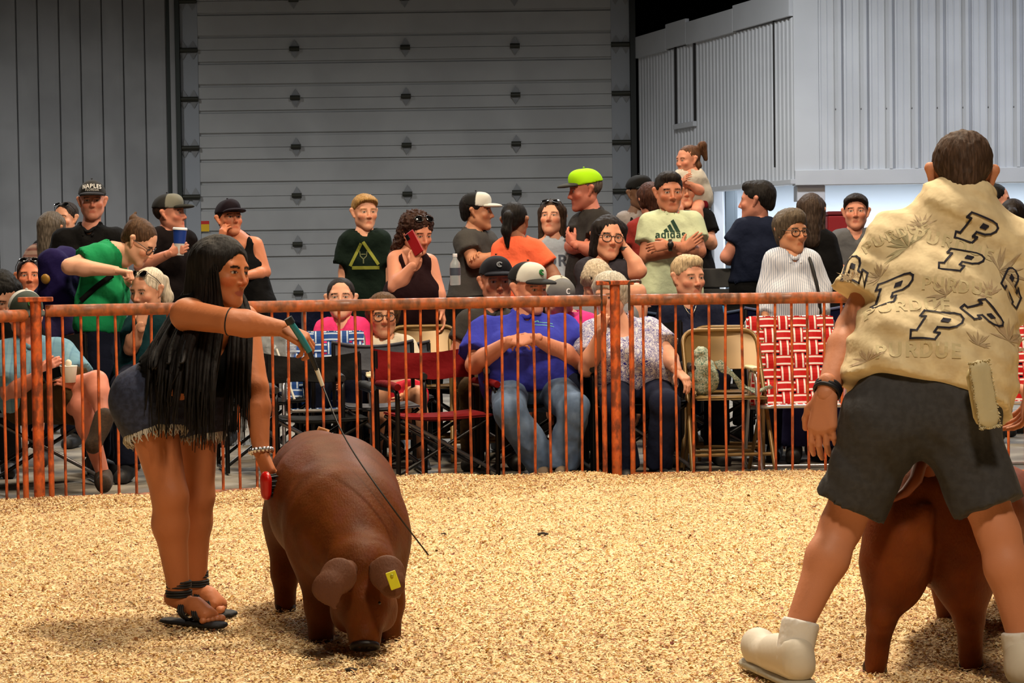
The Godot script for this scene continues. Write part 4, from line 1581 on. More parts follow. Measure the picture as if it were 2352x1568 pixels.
		"pigtail":
			b = hair_bones("back") + [cap(Vector3(0.03, 0.09, -0.09), Vector3(0.045, 0.11, -0.13), 0.02, 0.03, 0.02), cap(Vector3(0.045, 0.11, -0.13), Vector3(0.05, 0.0, -0.15), 0.036, 0.018, 0.02), cap(Vector3(-0.05, -0.03, -0.05), Vector3(0.05, -0.05, -0.07), 0.03, 0.03, 0.03)]
	return b

func hair_stock(kind: String, cell: float) -> Array:
	var key := "hair%s%s" % [kind, cell]
	if not stock.has(key):
		stock[key] = nets(solid(hair_bones(kind), cell, 0.009 if kind == "curly" else 0.0015 if kind in ["back", "tail", "bun", "pigtail"] else 0.003, Vector3(60, 14, 60) if kind != "curly" else Vector3(45, 45, 45)))
	return stock[key]

func add_cap(head: Transform3D, parent: Node3D, front: Color, rear: Color, brim: Color, text := "", ink := Color.WHITE, text2 := "", backwards := false) -> void:
	var hx := head
	if backwards: hx = head * Transform3D(Basis(Vector3.UP, PI), Vector3(0, 0, -0.03))
	var key := "cap"
	if not stock.has(key):
		stock[key] = [nets(solid([ell(Vector3(0, 0.042, -0.016), Vector3(0.086, 0.091, 0.103), 0.01), ell(Vector3(0, 0.082, 0.042), Vector3(0.056, 0.044, 0.048), 0.03), clip(Vector3(0, 0.040, 0.0), Vector3(0, -1, -0.08)), ell(Vector3(0, 0.14, -0.01), Vector3(0.008, 0.005, 0.008), 0.003)], 0.006)),
			nets(solid([ell(Vector3(0, 0.038, 0.088), Vector3(0.077, 0.019, 0.078), 0.004), clip(Vector3(0, 0.1, 0.055), Vector3(0, 0, -1)), digell(Vector3(0, 0.014, 0.08), Vector3(0.081, 0.028, 0.11), 0.004)], 0.0045))]
	var s: Array = stock[key]
	var cols := PackedColorArray()
	var fl := lin(front)
	var rl := lin(rear)
	for p in s[0][0]:
		cols.append(fl if p.z > 0.005 else rl)
	var m := mk()
	add_nets(m, s[0], cols, hx)
	var crown := put(m, "cap", dyed(0.85), parent)
	m = mk()
	add_nets(m, s[1], lin(brim), hx)
	put(m, "brim", dyed(0.85), crown)
	if text == "disc":   # a small round emblem
		m = mk()
		var ring := []
		for k in 14: ring.append(hx * (Vector3(0, 0.088, 0.094) + Vector3(cos(TAU * k / 14 + 0.5) * 0.013, sin(TAU * k / 14 + 0.5) * 0.011, -sin(TAU * k / 14 + 0.5) * 0.004)))
		add_tube(m, ring.slice(0, 12), 0.0045, 5)
		add_tube(m, [ring[11], hx * Vector3(-0.004, 0.086, 0.097), ring[3]], 0.0035, 5)
		put(m, "emblem", mat(ink, 0.7), crown)
	elif text:
		var w := words(text, 0.026 if text2 else 0.03, 0.003, 0.072)
		put(moved(w, hx * Transform3D(Basis(Vector3.RIGHT, -0.28), Vector3(0, 0.092, 0.0935))), "lettering", mat(ink, 0.7), crown)
		if text2:
			w = words(text2, 0.015, 0.003, 0.078)
			put(moved(w, hx * Transform3D(Basis(Vector3.RIGHT, -0.12), Vector3(0, 0.069, 0.0995))), "lettering", mat(ink.darkened(0.25), 0.7), crown)

func add_glasses(head: Transform3D, parent: Node3D, dark := false, up := false, frame := Color(0.1, 0.08, 0.07)) -> void:
	var hx := head
	if up: hx = head * Transform3D(Basis(Vector3.RIGHT, -0.9), Vector3(0, 0.016, -0.02)) * Transform3D(Basis.IDENTITY.scaled(Vector3(1.06, 1, 1.06)), Vector3(0, 0, 0.02))
	var m := mk()
	var lens := mk()
	for s in [-1, 1]:
		var rim := []
		for k in 16:
			var a := TAU * k / 16
			rim.append(hx * Vector3(s * 0.033 + cos(a) * 0.025, -0.002 + sin(a) * 0.02 * (1.0 if sin(a) > 0.0 else 1.12), 0.094 - absf(s * 0.033 + cos(a) * 0.025) * 0.2))
		add_tube(m, rim, 0.0024, 5, true)
		add_tube(m, [hx * Vector3(s * 0.058, 0.006, 0.082), hx * Vector3(s * 0.079, 0.01, 0.03), hx * Vector3(s * 0.084, 0.006, -0.03)], 0.0022, 5)
		ball(lens, hx * Transform3D(Basis(Vector3.UP, s * 0.2).scaled(Vector3(0.024, 0.02, 0.003)), Vector3(s * 0.033, -0.003, 0.087)), 8)
	add_tube(m, [hx * Vector3(-0.009, 0.004, 0.093), hx * Vector3(0, 0.008, 0.096), hx * Vector3(0.009, 0.004, 0.093)], 0.0024, 5)
	var g := put(m, "sunglasses" if dark else "eyeglasses", mat(frame, 0.3), parent)
	if dark:
		put(lens, "lens", mat(Color(0.02, 0.02, 0.025), 0.08), g)

func basis_of(y: Vector3, z: Vector3) -> Basis:   # y kept, z as near as it can be
	y = y.normalized()
	var x := y.cross(z).normalized()
	return Basis(x, y, x.cross(y))

func person(d: Dictionary) -> Node3D:
	# joints are given as [x, y, nearer] - spots of the photograph and metres nearer than the person's own depth; A is the arm or leg on the left of the picture, B on the right
	var depth: float = FOCAL / d.s
	var foot := at(d.x, 1100, depth)
	foot.y = d.get("floor", 0.0)
	var o := thing(d.get("as", "person"), d.lab, "person", foot)
	var J := func(k: String, other: Vector3) -> Vector3:
		if not d.has(k): return other
		var q = d[k]
		return at(q[0], q[1], depth - (q[2] if q.size() > 2 else 0.0)) - foot
	var cell: float = d.get("cell", 0.015)
	var fine: float = d.get("fine", 0.0055)
	var hs: float = d.get("hs", 1.0)
	var tone: Color = lin((d.get("skin", Color(0.78, 0.56, 0.44)) as Color).lerp(Color(0.90, 0.70, 0.61), d.get("paler", 0.22)))
	var hair_c: Color = d.get("hairc", Color(0.2, 0.13, 0.09))
	# head
	var hc: Vector3 = J.call("hd", Vector3(0, 1.6, 0))
	var hb := Basis.from_euler(Vector3(deg_to_rad(d.get("hp", 0.0)), deg_to_rad(d.get("hy", 0.0)), deg_to_rad(d.get("hr", 0.0))), EULER_ORDER_YXZ)
	var head := Transform3D(hb.scaled(Vector3.ONE * hs), hc)
	var hbase := head * Vector3(0, -0.07, -0.02)
	# trunk
	var yaw: float = deg_to_rad(d.get("yaw", 0.0))
	var rr := Vector3(cos(yaw), 0, -sin(yaw))     # towards the person's left side, on the right of the picture when facing us
	var wide: float = d.get("wide", 0.175)
	var nk: Vector3 = J.call("nk", hc + Vector3(0, -0.185 * hs, -0.02))
	var facing := Vector3(sin(yaw), 0, cos(yaw))
	var away := cos(yaw) < 0.0
	if away: rr = -rr
	var sA: Vector3 = J.call("sA", nk - rr * wide + Vector3(0, -0.075, 0))
	var sB: Vector3 = J.call("sB", nk + rr * wide + Vector3(0, -0.075, 0))
	var across := (sB - sA).normalized()
	var M := (sA + sB) * 0.5 + Vector3(0, 0.0, 0)
	var P: Vector3 = J.call("pel", M + Vector3(0, -0.50, 0))
	var hipw: float = d.get("hipw", 0.085)
	var hA: Vector3 = J.call("hA", P - across * hipw)
	var hB: Vector3 = J.call("hB", P + across * hipw)
	P = (hA + hB) * 0.5
	var u := (M - P).normalized()
	var L := M.distance_to(P)
	var F := across.cross(u).normalized() * (-1.0 if away else 1.0)
	var ch: float = d.get("ch", 0.105)
	var wa: float = d.get("wa", 0.1)
	var hi: float = d.get("hi", 0.112)
	var be: Array = d.get("be", [])
	var trap: float = d.get("trap", 0.05)
	var trunk := func(g: float) -> Array:
		var C := M - u * 0.15
		var W := P + u * (L * 0.34)
		var cw := across * maxf(0.03, sA.distance_to(sB) * 0.5 - ch + 0.005)
		var b := [cap(C - cw, C + cw, ch + g, ch + g, 0.04, F, 0.12),
			cap(sA + across * 0.03, sB - across * 0.03, 0.055 + g, 0.055 + g, 0.06),
			cap(C - cw * 0.8, W - across * 0.055, ch * 0.92 + g, wa + g, 0.05, F, 0.08),
			cap(C + cw * 0.8, W + across * 0.055, ch * 0.92 + g, wa + g, 0.05, F, 0.08),
			cap(W - across * 0.055, hA + u * 0.02, wa + g, hi + g, 0.05),
			cap(W + across * 0.055, hB + u * 0.02, wa + g, hi + g, 0.05),
			cap(nk - u * 0.045, sA + across * 0.035, trap + g, trap * 0.96 + g, 0.05), cap(nk - u * 0.045, sB - across * 0.035, trap + g, trap * 0.96 + g, 0.05),
			cap(M - u * 0.01, nk, 0.075 + g * 0.5, 0.05 + g * 0.4, 0.06)]
		if be: b.append(cap(W + F * be[1] + u * 0.03 - across * 0.05, W + F * be[1] + u * 0.03 + across * 0.05, be[0] + g, be[0] + g, 0.08))
		if d.get("bust", 0.0) > 0.0:
			for s in [-1, 1]:
				b.append(ell(M - u * 0.2 + F * (ch * 0.62) + across * (0.075 * s), Vector3.ONE * (d.bust + g), 0.05))
		return b
	var fat: float = d.get("limb", 1.0)
	# arms
	var arm := {}
	for side in ["A", "B"]:
		var s: Vector3 = sA if side == "A" else sB
		var sgn := -1.0 if side == "A" else 1.0
		var e: Vector3 = J.call("e" + side, s + across * (0.06 * sgn) + Vector3(0, -0.28, 0) - F * 0.02)
		var w: Vector3 = J.call("w" + side, e + Vector3(0, -0.24, 0) + F * 0.05)
		arm[side] = [s, e, w]
	var leg := {}
	for side in ["A", "B"]:
		var h: Vector3 = hA if side == "A" else hB
		var sgn := -1.0 if side == "A" else 1.0
		var a: Vector3 = J.call("a" + side, Vector3(h.x + across.x * 0.03 * sgn, 0.085, h.z + across.z * 0.03 * sgn))
		var k: Vector3 = J.call("k" + side, (h + a) * 0.5 + Vector3(0, 0.01, 0) + F * 0.03)
		if d.get("sit", false) and not d.has("k" + side):
			k = h + F * 0.40 + across * (0.03 * sgn) + Vector3(0, -0.02, 0)
			a = J.call("a" + side, Vector3(k.x, 0.085, k.z) - F * 0.06)
		var toe: Vector3 = J.call("t" + side, a + F * 0.15 + across * (0.03 * sgn) - Vector3(0, 0.055, 0))
		leg[side] = [h, k, a, toe]
	var legs_on: bool = d.get("legs", true)
	var barefoot: bool = d.get("bare", false)
	var lf: float = d.get("legf", 1.0)
	var limbs := func(g: float) -> Array:
		var b := []
		for side in ["A", "B"]:
			var q: Array = arm[side]
			b.append(cap(q[0], q[1], 0.05 * fat + g, 0.041 * fat + g, 0.03))
			var mid: Vector3 = (q[1] as Vector3).lerp(q[2], 0.3)
			b.append(cap(q[1], mid, 0.04 * fat + g, 0.042 * fat + g, 0.015))
			b.append(cap(mid, q[2], 0.042 * fat + g, 0.0265 * (0.6 + 0.4 * fat) + g, 0.02))
		if legs_on:
			for side in ["A", "B"]:
				var q: Array = leg[side]
				b.append(cap(q[0], q[1], 0.085 * lf + g, 0.056 * lf + g, 0.03))
				var back: Vector3 = -F
				var cp: Vector3 = (q[1] as Vector3).lerp(q[2], 0.3) + back * 0.012
				b.append(cap(q[1], cp, 0.052 * lf + g, 0.056 * lf + g, 0.03))
				b.append(cap(cp, q[2], 0.055 * lf + g, 0.034 + g, 0.03))
		return b
	var bones: Array = trunk.call(-0.012) + limbs.call(0.0)
	bones.append(cap(nk - u * 0.03, hbase, 0.058 * d.get("neck", 1.0), 0.052 * d.get("neck", 1.0) * hs, 0.03))
	if legs_on and barefoot:
		for side in ["A", "B"]:
			var q: Array = leg[side]
			var up := Vector3(0, 0.02, 0)
			bones.append(cap(q[2] - (q[3] - q[2]).normalized() * 0.03 - up * 1.5, q[3] + up * 0.2, 0.03, 0.022, 0.02))
			bones.append(cap((q[2] as Vector3).lerp(q[3], 0.6), q[3] + across * 0.025, 0.026, 0.018, 0.02))
			bones.append(cap((q[2] as Vector3).lerp(q[3], 0.6), q[3] - across * 0.022, 0.026, 0.016, 0.02))
	var m := mk()
	add_nets(m, nets(solid(bones, cell)), tone)
	# head and hands join the body's mesh
	var hk: Array = head_stock(d.get("face", "woman"), fine)
	var tones := [tone, tone * Color(0.90, 0.64, 0.61), lin(d.get("brow", hair_c.darkened(0.2))), lin(Color(0.66, 0.62, 0.58)), lin(Color(0.12, 0.08, 0.06)), tone * Color(1.02, 0.84, 0.80)]
	if d.get("lips"): tones[1] = lin(d.lips)
	var hcol := PackedColorArray()
	for w in hk[3]: hcol.append(tones[w])
	add_nets(m, [hk[0], hk[1], hk[2]], hcol, head)
	for side in ["A", "B"]:
		var hand = d.get("hand" + side, ["relaxed"])
		if hand == null: continue
		var q: Array = arm[side]
		var dirn: Vector3 = (q[2] as Vector3) - (q[1] as Vector3)
		if hand.size() > 2: dirn = hand[2]
		var inward: Vector3 = across * (1.0 if side == "A" else -1.0)
		var palm: Vector3 = hand[1] if hand.size() > 1 else inward
		var hbas := basis_of(-dirn, palm)
		# the thumb: on the +x side as built; the picture's left arm of someone facing us is the right arm
		var is_right: bool = (side == "A") != away
		var flip := 1.0 if is_right else -1.0
		hbas.x *= -flip if hbas.determinant() > 0.0 else flip
		add_nets(m, hand_stock(hand[0], d.get("hcell", 0.0045)), tone, Transform3D(hbas.scaled(Vector3.ONE * d.get("hsz", 1.0)) if false else hbas * d.get("hsz", 0.92), q[2]))
	var body := put(m, "body", skin_mat(), o)
	body.set_meta("label", d.get("pose", "bare skin of the face and arms"))
	# clothes
	if d.has("shirt"):
		var sh: Dictionary = d.shirt
		var g: float = sh.get("g", 0.018)
		var hem: float = sh.get("hem", 0.10)
		var b: Array = trunk.call(g)
		b.append(clip(P - u * hem, -u))
		var kind: String = sh.get("neck", "round")
		var sleeve: float = sh.get("sleeve", 0.55)
		if sleeve > 0.0:
			for side in ["A", "B"]:
				var q: Array = arm[side]
				var loose: float = sh.get("loose", 0.012)
				if sleeve <= 1.0:
					b.append(cap(q[0], (q[0] as Vector3).lerp(q[1], sleeve), 0.056 * fat + g, 0.052 * fat + g + loose, 0.04, Vector3.ZERO, 0.0, 1))
				else:
					b.append(cap(q[0], q[1], 0.056 * fat + g, 0.048 * fat + g, 0.04))
					b.append(cap(q[1], (q[1] as Vector3).lerp(q[2], sleeve - 1.0), 0.047 * fat + g, 0.034 * fat + g, 0.03, Vector3.ZERO, 0.0, 1))
		else:
			for side in ["A", "B"]:
				var q: Array = arm[side]
				var out_: Vector3 = (q[0] as Vector3) + across * (0.012 if side == "B" else -0.012)
				b.append(dig(out_ + u * 0.1, out_ - u * 0.07, 0.062, 0.066, 0.02))
		if kind == "v" or kind == "collar":
			b.append(dig(nk + F * 0.05 + u * 0.05, nk + F * 0.12 - u * 0.085, 0.05, 0.012, 0.006))
		elif kind == "scoop" or kind == "tank":
			b.append(dig(nk + F * 0.04 + u * 0.08, nk + F * 0.1 - u * 0.06, 0.075, 0.062, 0.012))
			b.append(dig(nk - F * 0.06 + u * 0.08, nk - F * 0.1 - u * 0.02, 0.07, 0.05, 0.012))
		if kind != "closed": b.append(dig(nk + u * 0.005 + F * 0.012, hbase + u * 0.06, 0.062, 0.075, 0.008))
		var field := solid(b, sh.get("cell", cell), sh.get("fold", 0.005), sh.get("folds", Vector3(9, 5, 9)), int(d.x))
		m = mk()
		add_nets(m, nets(field))
		var part := put(m, sh.get("as", "shirt"), sh.m, o)
		if sh.get("lab"): part.set_meta("label", sh.lab)
		if kind == "collar":
			var cb := []
			for s in [-1.0, 1.0]:
				cb.append(cap(nk + F * 0.085 + across * (0.008 * s) - u * 0.03, nk + across * (0.066 * s) + u * 0.025, 0.011, 0.011, 0.01))
				cb.append(cap(nk + F * 0.095 + across * (0.03 * s) - u * 0.055, nk + across * (0.075 * s) + u * 0.012, 0.01, 0.012, 0.016))
				cb.append(cap(nk + across * (0.068 * s) + u * 0.022, nk - F * 0.06 + u * 0.035, 0.014, 0.014, 0.012))
			m = mk()
			add_nets(m, nets(solid(cb, 0.007)))
			put(m, "collar", sh.m, part)
		d["field"] = field
		d["shirt_node"] = part
	if d.has("pants") and legs_on:
		var pa: Dictionary = d.pants
		var g2: float = pa.get("g", 0.016)
		var len_: float = pa.get("len", 1.96)
		var b2 := [cap(hA + u * 0.01, hB + u * 0.01, hi - 0.006, hi - 0.006, 0.05), cap(P + u * 0.13 - across * 0.05, P + u * 0.13 + across * 0.05, wa - 0.01, wa - 0.01, 0.05), cap(hA, P + u * 0.12, hi - 0.006, wa - 0.01, 0.04), cap(hB, P + u * 0.12, hi - 0.006, wa - 0.01, 0.04), clip(P + u * 0.13, u)]
		for side in ["A", "B"]:
			var q: Array = leg[side]
			if len_ <= 1.0:
				b2.append(cap(q[0], (q[0] as Vector3).lerp(q[1], len_), 0.088 * lf + g2, lerpf(0.085, 0.06, len_) * lf + g2 + pa.get("loose", 0.02), 0.04, Vector3.ZERO, 0.0, 1))
			else:
				b2.append(cap(q[0], q[1], 0.088 * lf + g2, 0.062 * lf + g2, 0.04))
				b2.append(cap(q[1], (q[1] as Vector3).lerp(q[2], len_ - 1.0), 0.06 * lf + g2, 0.05 + g2 + pa.get("loose", 0.01), 0.03, Vector3.ZERO, 0.0, 1))
		m = mk()
		add_nets(m, nets(solid(b2, pa.get("cell", cell), pa.get("fold", 0.0035), Vector3(8, 6, 8), int(d.x) + 3)))
		put(m, pa.get("as", "trousers"), pa.m, o)
	if legs_on and not barefoot and not d.get("own_shoes", false):
		for side in ["A", "B"]:
			var q: Array = leg[side]
			var dn := Vector3(0, -0.03, 0)
			var heel: Vector3 = q[2] - ((q[3] as Vector3) - (q[2] as Vector3)).normalized() * 0.035 + dn
			m = mk()
			var floor_at := clip(Vector3(0, 0.004, 0), Vector3.DOWN)
			var shoe_bones := [cap(heel, (q[3] as Vector3) + Vector3(0, 0.012, 0), 0.042, 0.036, 0.03), cap(q[2], heel.lerp(q[3], 0.4), 0.043, 0.042, 0.03), cap(heel + dn * 0.6, (q[3] as Vector3) + dn * 0.2, 0.038, 0.04, 0.02)]
			if not d.get("lift"): shoe_bones.append(floor_at)
			add_nets(m, nets(solid(shoe_bones, 0.009)))
			put(m, "shoe", d.get("shoe", mat(Color(0.1, 0.1, 0.11), 0.6)), o)
	# hair, cap, glasses
	if d.has("hair"):
		m = mk()
		add_nets(m, hair_stock(d.hair, fine), null, head)
		put(m, "hair", hair_mat(hair_c), o)
	if d.has("cap"):
		var c: Array = d.cap
		add_cap(head, o, c[0], c[1], c[2], c[3] if c.size() > 3 else "", c[4] if c.size() > 4 else Color.WHITE, c[5] if c.size() > 5 else "")
	if d.get("glasses", "") == "clear": add_glasses(head, o)
	if d.get("glasses", "") == "dark": add_glasses(head, o, true)
	if d.get("glasses", "") == "up": add_glasses(head, o, true, true)
	d["node"] = o
	d["head"] = head
	d["arm"] = arm
	d["leg"] = leg
	d["F"] = F
	d["across"] = across
	d["u"] = u
	d["M"] = M
	d["P"] = P
	d["nk"] = nk
	d["foot"] = foot
	return o

# print on cloth: flat shapes laid onto a garment's surface, pushed down along the cloth's own outward direction
func on_cloth(d: Dictionary, centre: Vector3, right: Vector3, up: Vector3, shapes: Array, ink: Color, called := "print", lift := 0.0025) -> void:
	var f: Dictionary = d.field
	var out := right.cross(up).normalized()
	var m := mk()
	for tri in shapes:   # three Vector2 in metres
		split_tri(m, f, centre, right, up, out, tri[0], tri[1], tri[2], lift, 0)
	if m.v.size() == 0: return
	put(m, called, mat(ink, 0.85), d.shirt_node)

func split_tri(m: Dictionary, f: Dictionary, c: Vector3, r: Vector3, u: Vector3, out: Vector3, a: Vector2, b: Vector2, e: Vector2, lift: float, deep: int) -> void:
	var lab := a.distance_to(b)
	var lbe := b.distance_to(e)
	var lea := e.distance_to(a)
	if deep < 7 and maxf(lab, maxf(lbe, lea)) > 0.022:
		if lab >= lbe and lab >= lea:
			var q := (a + b) * 0.5
			split_tri(m, f, c, r, u, out, a, q, e, lift, deep + 1)
			split_tri(m, f, c, r, u, out, q, b, e, lift, deep + 1)
		elif lbe >= lea:
			var q := (b + e) * 0.5
			split_tri(m, f, c, r, u, out, a, b, q, lift, deep + 1)
			split_tri(m, f, c, r, u, out, a, q, e, lift, deep + 1)
		else:
			var q := (e + a) * 0.5
			split_tri(m, f, c, r, u, out, a, b, q, lift, deep + 1)
			split_tri(m, f, c, r, u, out, q, b, e, lift, deep + 1)
		return
	var k: int = m.v.size()
	for p in [a, b, e]:
		m.v.append(drop(f, c + r * p.x + u * p.y, out) + out * lift)
		m.n.append(out)
	var n: Vector3 = (m.v[k + 2] - m.v[k]).cross(m.v[k + 1] - m.v[k])
	if n.dot(out) < 0.0: m.i.append_array([k, k + 2, k + 1])
	else: m.i.append_array([k, k + 1, k + 2])
	n = n.normalized() * (1.0 if n.dot(out) > 0.0 else -1.0)
	for j in 3: m.n[k + j] = n

func drop(f: Dictionary, p: Vector3, out: Vector3) -> Vector3:
	var q := p + out * 0.25
	for k in 60:
		var v := sample(f, q)
		if v < 0.001: break
		q -= out * clampf(v * 0.8, 0.001, 0.03)
		if (p - q).dot(out) > 0.3: return p
	return q

func sample(f: Dictionary, p: Vector3) -> float:
	var g: Vector3 = (p - f.lo) / f.cell
	var n: Vector3i = f.n
	var x := int(floor(g.x))
	var y := int(floor(g.y))
	var z := int(floor(g.z))
	if x < 0 or y < 0 or z < 0 or x >= n.x - 1 or y >= n.y - 1 or z >= n.z - 1: return 0.03
	var a: PackedFloat32Array = f.f
	var i := (z * n.y + y) * n.x + x
	var sy := n.x
	var sz := n.x * n.y
	var t := g - Vector3(x, y, z)
	var c00 := lerpf(a[i], a[i + 1], t.x)
	var c10 := lerpf(a[i + sy], a[i + sy + 1], t.x)
	var c01 := lerpf(a[i + sz], a[i + sz + 1], t.x)
	var c11 := lerpf(a[i + sz + sy], a[i + sz + sy + 1], t.x)
	return lerpf(lerpf(c00, c10, t.y), lerpf(c01, c11, t.y), t.z)

func letters(text: String, height: float, turn := 0.0, shift := Vector2.ZERO, font := "Droid Sans") -> Array:   # flat triangles of lettering
	var m := words(text, height, 0.0, 0.0, font)
	var out := []
	for k in range(0, m.i.size(), 3):
		var t := []
		for j in 3:
			var p: Vector3 = m.v[m.i[k + j]]
			t.append(Vector2(p.x, p.y).rotated(turn) + shift)
		if absf((t[1] - t[0]).cross(t[2] - t[0])) > 1e-9: out.append(t)
	return out

func filled(poly: PackedVector2Array) -> Array:
	var out := []
	var idx := Geometry2D.triangulate_polygon(poly)
	for k in range(0, idx.size(), 3):
		out.append([poly[idx[k]], poly[idx[k + 1]], poly[idx[k + 2]]])
	return out

func stroke(line: Array, w: float, closed := true) -> Array:   # a line of even width as triangles
	var out := []
	var n := line.size()
	for k in (n if closed else n - 1):
		var a: Vector2 = line[k]
		var b: Vector2 = line[(k + 1) % n]
		var t := (b - a).normalized()
		var s := Vector2(-t.y, t.x) * w * 0.5
		a -= t * w * 0.45
		b += t * w * 0.45
		out.append([a + s, b + s, b - s])
		out.append([a + s, b - s, a - s])
	return out

# ---------------------------------------------------------------- the two pigs
func pig_coat() -> StandardMaterial3D:
	if not made.has("coat"):
		var m := StandardMaterial3D.new()
		m.vertex_color_use_as_albedo = true
		m.roughness = 0.55
		m.metallic_specular = 0.22
		m.normal_enabled = true
		m.normal_texture = noise_tex(0.06, [], 256, 3, 6.0)
		m.normal_scale = 0.3
		m.uv1_triplanar = true
		m.uv1_scale = Vector3(9, 4, 9)
		made["coat"] = m
	return made["coat"]

func pig_colours(a: Array, base: Color) -> PackedColorArray:   # one coat, a little mottled
	var n := FastNoiseLite.new()
	n.seed = 4
	n.frequency = 9.0
	var out := PackedColorArray()
	for p in a[0]: out.append(lin(base.lerp(base.darkened(0.25), clampf(n.get_noise_3dv(p) + 0.35, 0, 1) * 0.7)))
	return out

func hoof(parent: Node3D, foot: Vector3, f: Vector3, tone: Color) -> void:
	var side := f.cross(Vector3.UP).normalized()
	for s in [-1, 1]:
		var m := mk()
		add_nets(m, nets(solid([cap(foot + side * (0.017 * s) + f * 0.004 + Vector3(0, 0.02, 0), foot + side * (0.018 * s) + f * 0.03 - Vector3(0, 0.018, 0), 0.017, 0.018, 0.01), clip(foot - Vector3(0, 0.03, 0), Vector3.DOWN)], 0.006)))
		put(m, "hoof", mat(tone, 0.6), parent)

